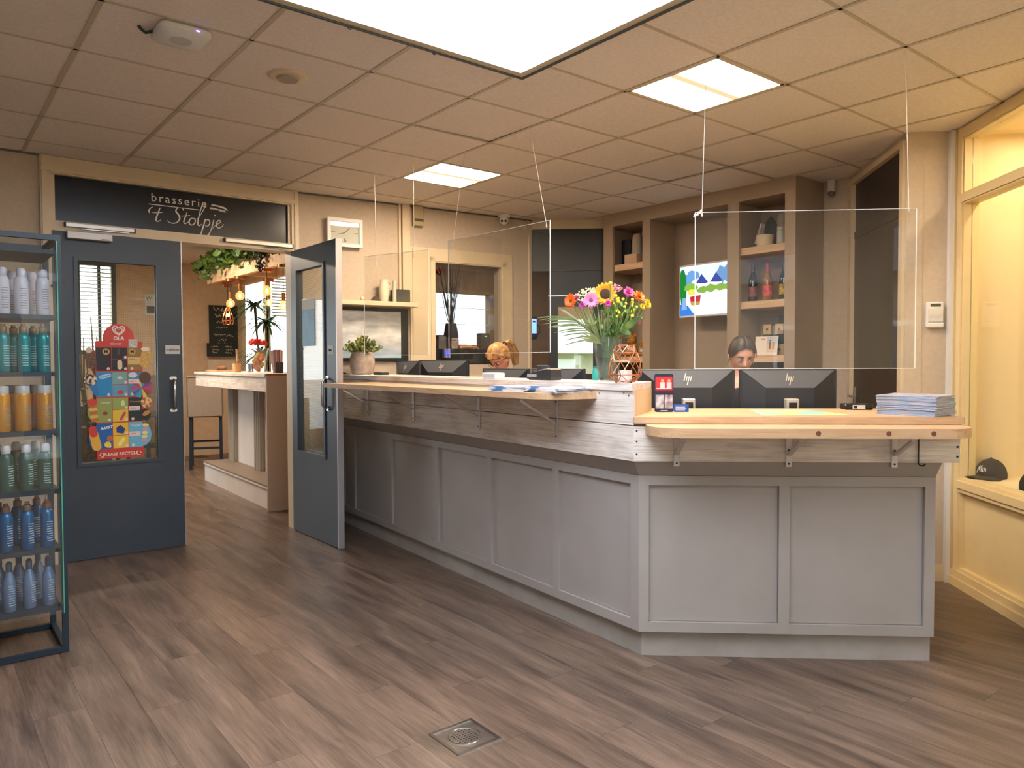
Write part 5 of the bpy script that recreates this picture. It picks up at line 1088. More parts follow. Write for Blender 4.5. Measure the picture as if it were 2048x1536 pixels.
for k in range(900):
    side=random.random()
    if side<0.6: x=fx0-cx+random.gauss(-0.02,0.07); y=random.uniform(fy0,fy1+0.08)-cy
    elif side<0.8: x=random.uniform(fx0,fx1)-cx; y=fy1-cy+random.gauss(0.0,0.06)
    else: x=random.uniform(fx0,fx1)-cx; y=random.uniform(fy0,fy1)-cy
    z=random.uniform(-0.04,0.19)
    if random.random()<0.12: z-=random.uniform(0.02,0.14)
    leaf(lv,(x,y,z),random.uniform(0.045,0.10),rz(random.uniform(0,6.3))@Matrix.Rotation(random.uniform(0.2,2.6),4,'X')@rz(random.uniform(-0.5,0.5)))
lv.build('leaves',mat('ivy_leaf',(52,92,40),0.5,col2=(96,124,48),nscale=3),iv,kind='stuff',normals=False)
mb=MB()
for k in range(10):
    y=random.uniform(fy0,fy1)-cy; mb.tube([(fx0-cx-0.05,y,0.2),(fx0-cx-0.09,y+0.1,0.08),(fx0-cx-0.07,y+0.2,0.0),(fx0-cx-0.10,y+0.22,-0.10)],0.005,5)
mb.build('vines',mat('ivy_vine',(84,66,44),0.8),iv,kind='stuff'); 
mb=MB()
for k in range(26): mb.sph((random.gauss(0,0.02),random.gauss(0,0.02),-0.01*k*0.7),0.014,8,6)
p=onX(523,520,2.36); mb.build('grape_bunch',mat('dark_grapes',(40,30,52),0.3),iv,T(p.x-cx-0.02,p.y-cy,p.z-fz1+0.06),smooth=True)
M_cop=mat('copper_metal',(214,140,90),0.25,metal=0.95); M_bulb=glass_thin('amber_bulb_glass',(255,222,170),1.45,0.0,0.0,glow=((255,176,96),1.3,0.45)); M_fil=emis('bulb_filament',(255,186,96),22.0); M_cord=mat('dark_cord',(48,36,32),0.7)
def pendant(px,py,x,label,r=0.05,kind='globe'):
    b=onX(px,py,x); t=thing('pendant_lamp',label,'pendant lamp',(b.x,b.y,b.z),group='pendant lamps over the bar'); top=fz0-b.z
    MB().cyl(0.06,top-0.032,top-0.0005,18).build('ceiling_cup',M_cop,t,smooth=True); MB().tube([(0,0,top-0.03),(0,0,r+0.085)],0.004,6).build('cord',M_cord,t)
    MB().cyl(0.020,r+0.005,r+0.09,14).build('socket',M_cop,t,smooth=True)
    if kind=='globe':
        MB().lathe([(0.018,r+0.006)]+[(r*math.sin(R(a)),r*math.cos(R(a))) for a in range(25,181,12)]+[(0,-r)],20,cap=False).build('glass_bulb',M_bulb,t,smooth=True)
        MB().sph((0,0,0),0.020,10,8,sc=(0.8,0.8,1.5)).build('filament',M_fil,t,smooth=True)
    else:
        MB().sph((0,0,0.0),0.022,10,8).build('filament',M_fil,t,smooth=True); cg=MB(); rr=0.075
        for k in range(8):
            a=2*math.pi*k/8; cg.tube([(0.02*math.cos(a),0.02*math.sin(a),r+0.04),(rr*0.75*math.cos(a),rr*0.75*math.sin(a),0.0),(rr*math.cos(a+0.2),rr*math.sin(a+0.2),-0.07),(rr*0.8*math.cos(a),rr*0.8*math.sin(a),-0.12)],0.004,6)
        for q,z in ((rr*0.75,0.0),(rr,-0.07),(rr*0.8,-0.12)): cg.tube([(q*math.cos(2*math.pi*k/16),q*math.sin(2*math.pi*k/16),z) for k in range(16)],0.004,6,closed=True)
        cg.build('copper_cage',M_cop,t,smooth=True)
pendant(461,607,2.425,'lit globe pendant bulb, lower of the two by the chalkboard',0.050)
pendant(480,592,2.425,'lit amber globe pendant bulb just right of the chalkboard',0.052)
pendant(534,582,2.425,'lit amber globe pendant bulb in front of the window blind',0.052)
pendant(456,630,2.62,'copper wire cage pendant lamp in front of the chalkboard',0.05,'cage')
pendant(538,606,2.80,'smaller lit globe pendant bulb behind the front one by the blind',0.040)
pendant(567,612,2.425,'pendant bulb half hidden by the open door edge',0.048)
# things on the bar (local bar coordinates via top height)
BZ=1.3185
def onbar(px,d): # point on the bar top, d = distance behind the front edge
    o=FB@Vector((0,d,0)); o2=FB@Vector((1,d,0)); q=onP(px,745,o,o2); return Vector((q.x,q.y,BZ))
q=onbar(443,0.25); cb_=thing('cake_box','clear cake cover with pastries on a wooden board on the bar','cake cover',q,rz(math.atan2(BB[1]-BA[1],BB[0]-BA[0])))
MB().bbox(-0.24,0.24,-0.13,0.13,0,0.018,0.003).build('board',M_pine,cb_); MB().bbox(-0.21,0.21,-0.11,0.11,0.0185,0.14,0.01).build('cover',glass_thin('clear_cover',(246,246,242),1.5,0.0,0.05),cb_)
for k in range(3): MB().sph((-0.10+k*0.1,0,0.045),0.042,12,8,sc=(1,1,0.65)).build('pastry',mat('pastry_brown',(170,110,60),0.7,col2=(130,80,40),nscale=20),cb_,smooth=True)
q=onbar(474,0.12); c=thing('tan_beaker','tan paper beaker on the bar beside the cake cover','beaker',q); MB().lathe([(0,0),(0.042,0),(0.046,0.10),(0.042,0.10),(0.038,0.008),(0,0.008)],20).build('cup',mat('tan_cup',(214,164,116),0.6),c,smooth=True); MB().tube([(0.01,0,0.01),(0.0,0.0,0.26)],0.012,8).build('wooden_stick',M_pine,c)
for px,d,l in ((497,0.12,'nearest the beaker'),(502,0.26,'nearest the fruit vase')):
    q=onbar(px,d); g=thing('drinking_glass','clear tumbler on the bar, '+l,'glass',q,group='tumblers on the bar'); MB().lathe([(0.0,0.0),(0.028,0.0),(0.033,0.10),(0.031,0.10),(0.026,0.006),(0,0.006)],18).build('tumbler',glass_thin('tumbler_glass',(240,244,246),1.5,0.0,0.08),g,smooth=True)
q=onbar(517,0.34); fv=thing('fruit_vase','glass vase filled with fruit and red flowers on the bar','vase',q)
MB().lathe([(0.0,0.0),(0.07,0.0),(0.075,0.01),(0.10,0.22),(0.115,0.27),(0.11,0.27),(0.095,0.22),(0.07,0.012),(0,0.012)],24).build('glass',glass_thin('vase_glass',(244,246,244),1.5,0.0,0.04),fv,smooth=True)
random.seed(4)
for k in range(14): MB().sph((random.uniform(-0.05,0.05),random.uniform(-0.05,0.05),0.04+k*0.012),0.03,10,8).build('fruit',(mat('fruit_orange',(206,110,40),0.5),mat('fruit_yellow',(206,176,60),0.5),mat('fruit_red',(170,50,40),0.5))[k%3],fv,smooth=True)
for k in range(5):
    mb=MB(); a=2*math.pi*k/5; c0=(0.06*math.cos(a),0.06*math.sin(a),0.32+0.02*(k%2))
    for j in range(10): mb.sph((c0[0]+0.03*math.cos(j*0.63),c0[1]+0.03*math.sin(j*0.63),c0[2]+0.01*(j%3)),0.020,8,6)
    mb.build('red_flower',mat('red_bloom',(204,44,34),0.6),fv,smooth=True)
q=onbar(558,0.28); lf=thing('leaflet_rack','leaflets fanned in a dark cup at the near end of the bar','leaflets',q); MB().lathe([(0,0),(0.045,0),(0.05,0.11),(0.046,0.11),(0.04,0.006),(0,0.006)],18).build('cup',mat('dark_cup',(70,58,60),0.5),lf,smooth=True)
for k in range(4): MB().box(-0.05,0.05,-0.001,0.001,0.01,0.24,M=T(-0.03+0.02*k,-0.02+0.014*k,0)@rz(R(20+10*k))@Matrix.Rotation(R(-12+6*k),4,'Y')).build('leaflet',(mat('leaf_white',(216,206,206),0.6),mat('leaf_mauve',(150,130,150),0.6),mat('leaf_red',(190,110,110),0.6))[k%3],lf)
# tall plant in the window
random.seed(8)
q=onY(523,700,8.05); dp=thing('dracaena_plant','tall spiky dracaena plant in front of the brasserie window','plant',(q.x,8.1,0))
MB().lathe([(0,0),(0.15,0),(0.19,0.35),(0.17,0.35),(0.0,0.30)],20).build('pot',mat('plant_pot_grey',(120,112,104),0.7),dp,smooth=True)
ss=[]; mb=MB()
for (x,h) in ((-0.06,2.30),(0.07,2.05),(0.0,1.55)):
    pts=[(x*0.5,0,0.3),(x+random.uniform(-0.04,0.04),0.02,0.9),(x+random.uniform(-0.05,0.05),0,1.4 if h>1.6 else 1.2),(x*1.4,0,h)]; mb.tube(pts,0.016,6); ss.append((x*1.4,0,h))
mb.build('stems',mat('plant_stem',(92,78,58),0.8),dp,smooth=True); mb=MB()
for (x,y,z) in ss:
    for k in range(60):
        a=random.uniform(0,6.28); L=random.uniform(0.30,0.55); e=random.uniform(-0.1,0.9); P=[]
        for t in range(5): f=t/4; P.append(Vector((x+math.cos(a)*L*f*math.cos(e*0.6),y+math.sin(a)*L*f*0.8,z+L*f*math.sin(e)-0.28*f*f*L*2)))
        w=0.022; n=Vector((-math.sin(a),math.cos(a),0)); vs=[]; fs=[]
        for i,pp in enumerate(P): ww=w*(1-(i/4)**2*0.95); vs+=[pp+n*ww,pp-n*ww]
        for i in range(4): fs.append((2*i,2*i+1,2*i+3,2*i+2))
        mb.add(vs,fs)
mb.build('leaves',mat('dracaena_leaf',(96,132,100),0.5),dp,kind='stuff',normals=False)
# twig arrangement behind the closed door
random.seed(12)
q=onY(182,800,5.6); tg=thing('twig_planter','dark planter with bare forked branches behind the closed door','planter',(q.x,5.6,0)); MB().lathe([(0,0),(0.17,0),(0.2,0.75),(0.17,0.75),(0,0.7)],20).build('planter',mat('basket_brown',(90,70,52),0.8,col2=(60,46,36),nscale=30),tg,smooth=True)
mb=MB()
for k in range(9):
    a=random.uniform(0,6.28); h=random.uniform(0.7,1.45); x,y=0.10*math.cos(a),0.08*math.sin(a); P=[(x*0.3,y*0.3,0.7),(x,y,0.7+h*0.5),(x*1.6+random.uniform(-0.06,0.06),y*1.4,0.7+h)]; mb.tube(P,[0.016,0.012,0.006],6)
    mb.tube([P[1],(P[1][0]+random.uniform(-0.14,0.14),P[1][1],P[1][2]+0.18),(P[1][0]+random.uniform(-0.2,0.2),P[1][1],P[1][2]+0.34)],[0.009,0.006,0.003],6)
mb.build('branches',MATS['dark_twig'],tg,smooth=True); mb=MB()
for k in range(160): leaf(mb,(random.gauss(0.08,0.12),random.gauss(-0.05,0.08),random.uniform(0.75,1.15)),random.uniform(0.03,0.05),rz(random.uniform(0,6.3))@Matrix.Rotation(random.uniform(0.2,2.6),4,'X'))
mb.build('small_leaves',mat('dark_leaf',(52,62,44),0.6),tg,kind='stuff',normals=False)
dc=thing('dark_sideboard','low dark cabinet in the brasserie behind the closed door','cabinet',(q.x-0.1,6.3,0)); MB().bbox(-0.45,0.25,-0.2,0.2,0,0.95,0.005).build('body',mat('dark_cabinet',(34,40,44),0.5),dc); MB().box(-0.44,-0.11,-0.212,-0.2005,0.05,0.9).build('door',mat('dark_cabinet_door',(40,46,50),0.5),dc); MB().box(-0.09,0.24,-0.212,-0.2005,0.05,0.9).build('door',MATS['dark_cabinet_door'],dc)
# ------------------------------------------------------------------ display rack with bottles at the left
RX1,RX0,RY0,RY1=-0.045,-1.02,0.835,1.285; RT=2.048
M_rack=mat('dark_blue_black_steel',(24,40,54),0.45)
rk=thing('display_rack','tall dark steel display rack with acrylic front full of spray bottles','rack',(RX1,RY0,0))
def rb(a,b,w=0.026,name='frame_bar'): MB().bar((a[0]-RX1,a[1]-RY0,a[2]),(b[0]-RX1,b[1]-RY0,b[2]),w).build(name,M_rack,rk)
h=0.013
for x in (RX1-h,RX0+h):
    for y in (RY0+h,RY1-h): rb((x,y,0),(x,y,RT),name='post')
for z in (0.013+0.004,RT-h):
    for y in (RY0+h,RY1-h): rb((RX0+2*h,y,z),(RX1-2*h,y,z))
    for x in (RX1-h,RX0+h): rb((x,RY0+2*h,z),(x,RY1-2*h,z))
SZ=[0.235,0.525,0.812,1.100,1.385,1.660]
for z in SZ: MB().box(RX0+2*h-RX1,-2*h,0.004,RY1-RY0-0.004,z-0.022,z).build('shelf',mat('rack_shelf_steel',(36,48,58),0.5),rk)
MB().box(RX0+2*h-RX1,-2*h,0.004,RY1-RY0-0.004,1.955,1.975).build('shelf',MATS['rack_shelf_steel'],rk)
ac=MB().box(RX0+0.02-RX1,-0.018,-0.010,-0.005,0.20,RT-0.03).build('acrylic_front',glass_thin('rack_acrylic',(244,248,250),1.65,0.0,0.004),rk)
MB().box(-0.021,-0.017,-0.0105,-0.0045,0.20,RT-0.03).build('acrylic_edge',mat('green_acrylic_edge',(70,170,130),0.3),rk)
for z in (1.80,1.375,1.08,0.80,0.515,0.245): MB().cyl(0.008,0,0.010,12,M=T(-0.040,-0.0105,z)@Matrix.Rotation(R(90),4,'X')).build('screw_knob',M_black,rk,smooth=True)
# bottles: front line on each shelf, the ones the photo shows
def bottle(kind):
    body,cap,bodyc,capc,lab=kind
    return body,cap
KINDS=[ # z, name, body colour, cap colour, shape, label
 (SZ[5],'white_spray_bottle',(216,206,210),(206,198,206),'aero','white aerosol bottle on the top shelf of the display rack','white bottles on the rack'),
 (SZ[4],'teal_spray_bottle',(16,140,140),(180,150,120),'pump','teal bottle with bronze top on the second rack shelf','teal bottles on the rack'),
 (SZ[3],'gold_bottle',(214,140,24),(196,186,178),'wide','golden orange bottle with clear cap on the third rack shelf','golden bottles on the rack'),
 (SZ[2],'green_spray_bottle',(22,76,64),(226,214,212),'aero','dark green bottle with white cap on the fourth rack shelf','green bottles on the rack'),
 (SZ[1],'blue_spray_bottle',(20,96,146),(176,128,104),'pump','blue bottle with copper top on the fifth rack shelf','blue bottles on the rack'),
 (SZ[0],'silver_spray_bottle',(120,140,172),(70,90,110),'slim','silvery blue bottle on the bottom rack shelf','silver bottles on the rack')]
SHP={'aero':([(0,0),(0.029,0),(0.031,0.006),(0.031,0.150),(0.027,0.172),(0.019,0.182)],[(0.018,0.1825),(0.020,0.186),(0.020,0.212),(0.015,0.222),(0,0.224)]),
 'pump':([(0,0),(0.027,0),(0.029,0.006),(0.029,0.160),(0.024,0.180),(0.017,0.186)],[(0.016,0.1865),(0.018,0.190),(0.018,0.214),(0.010,0.220),(0.010,0.230),(0,0.231)]),
 'wide':([(0,0),(0.034,0),(0.036,0.006),(0.036,0.170),(0.033,0.180)],[(0.031,0.1805),(0.031,0.215),(0.029,0.218),(0,0.218)]),
 'slim':([(0,0),(0.026,0),(0.028,0.006),(0.028,0.140),(0.018,0.172),(0.011,0.19)],[(0.012,0.1905),(0.014,0.194),(0.013,0.232),(0.006,0.240),(0,0.241)])}
for z,nm,bc,cc,sh,lab,grp in KINDS:
    b=thing(nm,lab,'bottle',(0,0,0),group=grp); bp,cp=SHP[sh]
    MB().lathe(bp,22).build('bottle_body',mat(nm+'_body',bc,0.25,metal=0.35 if sh in('pump','slim','wide') else 0.0),b,smooth=True)
    MB().lathe(cp,18).build('cap',mat(nm+'_cap',cc,0.3,metal=0.6 if sh=='pump' else 0.0),b,smooth=True)
    r=bp[2][0]+0.0004; mb=MB()
    for k in range(9): 
        zz=0.030+k*0.0115; n=6
        vs=[];fs=[]
        for i in range(n+1):
            a=R(-115+i*9.0-(4 if k%3 else 0)); vs+=[(r*math.cos(a),r*math.sin(a),zz),(r*math.cos(a),r*math.sin(a),zz+0.0035)]
        for i in range(n): fs.append((2*i,2*i+2,2*i+3,2*i+1))
        mb.add(vs,fs)
    mb.build('label_print',mat('pale_label_print' if bc[0]<200 else 'grey_label_print',(190,200,200) if bc[0]<200 else (140,134,140),0.5),b)
    step=0.082 if sh!='wide' else 0.088
    first=True
    for k in range(5):
        x=RX1-0.075-k*step+random.uniform(-0.004,0.004); y=RY0+0.065+random.uniform(-0.006,0.006); Mx=T(x,y,z+0.0005)@rz(random.uniform(-0.35,0.35)+R(25))
        lb=lab+', '+('nearest the right post','second from the right post','third from the right post','fourth from the right post','fifth from the right post')[k]
        if first: b.matrix_basis=Mx; first=False; b['label']=lb
        else: copy_thing(b,Mx,lb)
    for k in range(4):
        copy_thing(b,T(RX1-0.10-k*step,RY0+0.22,z+0.0005)@rz(random.uniform(-0.5,0.5)),lab.split(' on the ')[0]+' on the '+lab.split(' on the ')[1].replace(' of the display rack','')+', '+('first','second','third','fourth')[k]+' in the line behind')
# ------------------------------------------------------------------ ice cream board on the closed door
d1m=Vector((0.160,DY-0.028,0))
oc=thing('ice_cream_board','red ice cream price board stuck to the closed door glass','poster',(0.567,DY-0.0405,0.725))
def card(name,pts,m,y,parent=None): return MB().prism(pts,0,0.0012,M=T(0,y,0)@UPX).build(name,m,parent or oc)
M_red=mat('poster_red',(206,60,46),0.45)
arcp=[(-0.155,0.86),(-0.105,0.86)]+[(0.105*math.cos(R(a)),0.885+0.105*math.sin(R(a))) for a in range(170,9,-16)]+[(0.105,0.86),(0.155,0.86)]
bk=card('backing',[(-0.155,0.0),(0.155,0.0),(0.157,0.06),(0.157,0.86),(0.105,0.865)]+[(0.105*math.cos(R(a)),0.885+0.105*math.sin(R(a))) for a in range(0,181,15)]+[(-0.105,0.865),(-0.155,0.86)],M_red,0.0)
M_w=mat('poster_white',(238,228,220),0.5)
mb=MB()   # double heart outline
for s in (1.0,0.62): 
    for sg_ in (-1,1): stroke(mb,[(0,-0.028*s),(sg_*0.026*s,-0.008*s),(sg_*0.040*s,0.016*s),(sg_*0.030*s,0.034*s),(sg_*0.012*s,0.032*s),(0,0.018*s)],0.0085*(0.7 if s<1 else 1))
mb.build('heart_emblem',M_w,oc,T(0,-0.0015,0.935)@UPX); text('OLA',0.036,M_w,oc,T(0,-0.003,0.882)@UPX,offset=0.0012); text('BEDANKT',0.0165,M_w,oc,T(-0.02,-0.003,0.842)@UPX)
card('price_sticker',[(0.065,0.815),(0.125,0.815),(0.125,0.878),(0.065,0.878)],mat('sticker_white',(222,216,212),0.6,col2=(170,170,170),nscale=60),-0.0022)
text('PLEASE RECYCLE',0.031,M_w,oc,T(0.0,-0.003,0.031)@UPX,offset=0.0006)
for x in (-0.122,0.122):
    mb=MB(); 
    for k in range(3): a0=R(90+120*k); a1=R(90+120*(k+1)); stroke(mb,[(0.018*math.cos(a0+0.35),0.018*math.sin(a0+0.35)),(0.018*math.cos(a1-0.35),0.018*math.sin(a1-0.35))],0.005,sub=1)
    mb.build('recycle_mark',M_w,oc,T(x,-0.0015,0.030)@UPX)
def C(c,n=None): return mat('poster_%d_%d_%d'%c,c,0.5)
def rect(a,b,c,d): return [(a,c),(b,c),(b,d),(a,d)]
rowz=[(0.645,0.815),(0.455,0.635),(0.270,0.447),(0.075,0.262)]
cols=[[(36,34,44),(34,32,42),(34,32,42),(150,116,60)],[(28,140,200),(120,170,170),(96,160,190),(60,150,170)],[(150,160,86),(150,170,90),(228,196,60),(30,44,40)],[(24,96,170),(236,190,40),(240,200,60),(110,184,214)]]
for (z0,z1),cc in zip(rowz,cols):
    card('picture_cell',rect(-0.150,-0.052,z0,z1),C(cc[0]),-0.0016); zm=(z0+z1)/2
    card('picture_cell',rect(-0.048,0.054,zm+0.002,z1),C(cc[1]),-0.0016); card('picture_cell',rect(-0.048,0.054,z0,zm-0.002),C(cc[2]),-0.0016)
    card('picture_cell',rect(0.058,0.150,z0,z1),C(cc[3]),-0.0016)
    for x,zz in ((-0.072,z0+0.016),(0.042,zm+0.014),(0.042,z0+0.014),(0.085,z0+0.016)): MB().cyl(0.0105,0,0.001,14,M=T(x,-0.0030,zz)@Matrix.Rotation(R(90),4,'X')).build('price_dot',C((236,206,206)),oc)
for z in (0.565,0.365,0.175): card('white_band',rect(0.06,0.135,z-0.016,z+0.016),C((240,214,210)),-0.0030); 
for z in (0.565,0.365,0.175): text('NEW',0.016,C((200,60,60)),oc,T(0.088,-0.0048,z)@UPX)
card('gold_band',rect(0.058,0.150,0.69,0.745),C((222,190,120)),-0.0030); text('NEW',0.016,C((110,80,40)),oc,T(0.088,-0.0048,0.728)@UPX)
def ell(cx,cz,rx,rz_,n=16,tilt=0.0): return [(cx+rx*math.cos(t)*math.cos(tilt)-rz_*math.sin(t)*math.sin(tilt),cz+rx*math.cos(t)*math.sin(tilt)+rz_*math.sin(t)*math.cos(tilt)) for t in [2*math.pi*k/n for k in range(n)]]
def pill(cx,cz,w,hh,tilt=0.0): 
    pts=[(x,z) for x,z in rpoly(-w,w,-hh,hh,min(w,hh)*0.95,5)]; return [(cx+x*math.cos(tilt)-z*math.sin(tilt),cz+x*math.sin(tilt)+z*math.cos(tilt)) for x,z in pts]
for x in (-0.085,0.088): MB().cyl(0.024,0,0.001,20,M=T(x,-0.0030,0.785)@Matrix.Rotation(R(90),4,'X')).build('gold_seal',C((196,164,84)),oc); text('M',0.032,C((40,34,30)),oc,T(x,-0.0050,0.785)@UPX,offset=0.001)
M_speck=mat('almond_chocolate',(70,48,40),0.5,col2=(130,92,64),nscale=90)
card('ice_cream',pill(-0.185,0.735,0.034,0.075,0.12),M_speck,-0.0034); card('ice_cream_bite',ell(-0.195,0.795,0.022,0.022),C((214,200,170)),-0.0048)
card('ice_cream',pill(0.180,0.740,0.034,0.075,-0.15),mat('gold_choc',(206,158,72),0.5,col2=(226,186,110),nscale=70),-0.0034); card('ice_cream_bite',ell(0.178,0.806,0.030,0.016),C((240,228,206)),-0.0048)
card('ice_cream',pill(-0.002,0.785,0.008,0.026,-0.1),C((90,60,44)),-0.0034); card('ice_cream',pill(0.004,0.688,0.016,0.034),C((226,206,170)),-0.0034)
card('ice_cream_cone',[(-0.205,0.545),(-0.150,0.560),(-0.135,0.460),(-0.165,0.47)],C((34,120,190)),-0.0034); card('ice_cream',ell(-0.190,0.580,0.042,0.042),mat('choc_swirl',(230,214,196),0.5,col2=(70,44,38),nscale=40,ramp=(0.45,0.55)),-0.0042)
card('wave_logo',pill(-0.095,0.605,0.042,0.014,0.25),C((180,222,240)),-0.0030); text('Cornetto',0.022,C((28,120,190)),oc,T(-0.098,-0.0050,0.605)@Matrix.Rotation(R(-14),4,'Y')@UPX,shear=0.3)
card('ice_cream',ell(0.003,0.592,0.018,0.012),C((232,216,190)),-0.0034); card('ice_cream',ell(0.005,0.487,0.022,0.016),C((206,60,70)),-0.0034)
for k in range(10):
    a=R(36*k); card('burst_ray',[(0.150,0.515),(0.150+0.075*math.cos(a-0.2),0.515+0.075*math.sin(a-0.2)),(0.150+0.075*math.cos(a+0.2),0.515+0.075*math.sin(a+0.2))],C([(214,60,130),(120,70,170),(60,170,190),(240,200,80),(190,60,90)][k%5]),-0.0026-0.00005*k)
card('ice_cream',ell(0.172,0.590,0.042,0.045),C((92,64,54)),-0.0042); card('tub_logo',ell(0.09,0.612,0.030,0.020),C((226,220,230)),-0.0032)
card('picture_cell',ell(-0.150,0.345,0.062,0.075),C((150,160,86)),-0.0020)
for k in range(6): card('ice_cream_stripe',[(-0.212+k*0.004,0.425-k*0.026),(-0.155+k*0.002,0.430-k*0.026),(-0.150+k*0.002,0.412-k*0.026),(-0.206+k*0.004,0.405-k*0.026)],C([(224,190,80),(206,96,60)][k%2]),-0.0036)
card('ice_cream',ell(-0.180,0.420,0.034,0.024),C((206,70,56)),-0.0044); text('Twister',0.022,C((240,236,226)),oc,T(-0.096,-0.0040,0.412)@Matrix.Rotation(R(-6),4,'Y')@UPX,shear=0.3); card('strawberry',ell(-0.098,0.335,0.016,0.013),C((150,60,40)),-0.0034)
card('ice_cream',pill(0.018,0.310,0.009,0.034,-0.5),C((206,60,110)),-0.0034); card('ice_cream',ell(0.02,0.405,0.014,0.022),C((214,226,160)),-0.0034)
text('Cornetto',0.02,C((190,150,70)),oc,T(0.102,-0.0050,0.415)@UPX,shear=0.3); card('ice_cream',ell(0.180,0.405,0.040,0.040),mat('pink_swirl',(236,206,120),0.5,col2=(190,70,90),nscale=40,ramp=(0.45,0.55)),-0.0042); card('ice_cream_cone',ell(0.170,0.315,0.040,0.045),C((40,34,34)),-0.0034); card('ice_cream',ell(0.178,0.325,0.030,0.016,tilt=0.6),C((206,140,60)),-0.0044)
card('picture_cell',ell(-0.150,0.155,0.058,0.095),C((24,96,170)),-0.0020); card('ice_cream',pill(-0.165,0.140,0.030,0.075,0.2),C((232,176,60)),-0.0036); card('ice_cream',pill(-0.178,0.205,0.026,0.040,0.2),C((206,60,50)),-0.0044); text('RAKET',0.026,C((236,240,246)),oc,T(-0.092,-0.0040,0.228)@Matrix.Rotation(R(-10),4,'Y')@UPX,shear=0.3,offset=0.0012)
MB().cyl(0.022,0,0.001,18,M=T(-0.085,-0.0034,0.105)@Matrix.Rotation(R(90),4,'X')).build('yellow_smile',C((246,214,60)),oc); card('orange_half',ell(-0.070,0.150,0.020,0.022),C((190,110,60)),-0.0030)
card('pot_blue',[(-0.025,0.190),(0.020,0.180),(0.032,0.215),(0.0,0.245),(-0.028,0.225)],C((30,60,140)),-0.0034); card('ice_cream',pill(0.006,0.120,0.012,0.036,-0.6),C((246,230,170)),-0.0034)
card('picture_cell',ell(0.150,0.165,0.062,0.085),C((110,184,214)),-0.0020); text('Twister',0.024,C((240,246,250)),oc,T(0.100,-0.0050,0.236)@UPX,shear=0.3)
for k in range(5): card('ice_cream_stripe',ell(0.172-k*0.003,0.235-k*0.028,0.022,0.012),C([(240,226,120),(226,150,190),(230,226,160)][k%3]),-0.0040)
# ------------------------------------------------------------------ things on the long counter
TZ=1.3205
def onL(px,d,py=750): return onP(px,py,FL@Vector((0,d,0)),FL@Vector((1,d,0)))
def onR(px,d,py=800): return onP(px,py,FRt@Vector((0,d,0)),FRt@Vector((1,d,0)))
AL=math.atan2(CC[1]-CL[1],CC[0]-CL[0]); AR=math.atan2(CR[1]-CC[1],CR[0]-CC[0])
random.seed(31)
q=onL(725,0.06); pp=thing('potted_shrub','small leafy shrub in a round concrete pot on the far counter end','potted plant',(q.x,q.y,TZ))
MB().lathe([(0,0),(0.068,0),(0.088,0.012),(0.102,0.05),(0.108,0.10),(0.103,0.15),(0.090,0.187),(0.082,0.194),(0.074,0.19),(0.072,0.16),(0,0.155)],32).build('concrete_pot',mat('concrete_pot',(186,168,154),0.85,col2=(150,132,120),nscale=16,bump=0.25),pp,smooth=True)
MB().cyl(0.0725,0.156,0.165,20).build('soil',mat('potting_soil',(50,40,32),0.95),pp)
mb=MB(); sm=MB()
for k in range(70):
    a=random.uniform(0,6.28); e=random.uniform(0.15,1.45); L=random.uniform(0.11,0.17); d=Vector((math.cos(a)*math.cos(e),math.sin(a)*math.cos(e),math.sin(e)*0.95)); b0=Vector((d.x*0.03,d.y*0.03,0.165)); t_=b0+d*L
    t_.z=max(t_.z,0.19); sm.tube([b0,(b0+t_)/2+Vector((0,0,0.01)),t_],[0.003,0.0025,0.0015],5)
    for j in range(12):
        f=random.uniform(0.45,1.0); p_=b0.lerp(t_,f); leaf(mb,p_,random.uniform(0.020,0.030),rz(random.uniform(0,6.3))@Matrix.Rotation(random.uniform(0.0,2.0),4,'X'),[(0,0,0),(0.35,0.25,0.08),(0.42,0.6,0.06),(0.2,0.95,0),(0,1.0,0),(-0.2,0.95,0),(-0.42,0.6,0.06),(-0.35,0.25,0.08)])
sm.build('stems',mat('shrub_stem',(90,84,44),0.8),pp,kind='stuff'); mb.build('leaves',mat('shrub_leaf',(92,112,46),0.5,col2=(170,174,92),nscale=40),pp,kind='stuff',normals=False)
def sheet(name,px,d,w,h,m,label,cat,rot=0,z=0.0,t=0.0012):
    q=onL(px,d); o=MB().box(-w/2,w/2,-h/2,h/2,0,t).build(name,m,None,T(q.x,q.y,TZ+z)@rz(AL+rot)); tag(o,label,cat); return o
M_leaflet=mat('blue_white_leaflet',(226,222,218),0.5,col2=(96,120,160),nscale=14,ramp=(0.5,0.62))
sheet('leaflet',706,-0.04,0.21,0.15,M_leaflet,'loose leaflet lying in front of the concrete pot','leaflet',0.3)
sheet('leaflet',672,-0.02,0.20,0.16,M_leaflet,'loose leaflet at the far corner of the counter','leaflet',-0.2)
q=onL(679,-0.03); tag(MB().prism([(-0.05,0.0),(0.05,0.0),(0.0,0.028)],-0.07,0.07,M=UPX).build('folded_flyer',mat('navy_flyer',(36,48,78),0.5),None,T(q.x,q.y,TZ+0.0015)@rz(AL+0.5)),'navy folded flyer standing like a tent on the leaflets','flyer')
sheet('paper_sheet',795,0.04,0.30,0.21,mat('paper_green',(206,206,176),0.6,col2=(150,170,120),nscale=6),'greenish printed sheet on the counter right of the pot','paper',0.05)
sheet('paper_sheet',868,0.02,0.30,0.21,mat('paper_cream',(226,212,190),0.6,col2=(200,176,150),nscale=8),'cream printed sheet flat on the counter centre','paper',-0.04)
sheet('paper_sheet',915,0.06,0.26,0.18,mat('paper_brown',(190,160,130),0.6,col2=(214,200,176),nscale=9),'brownish flyer flat on the counter left of the card box','flyer',0.1)
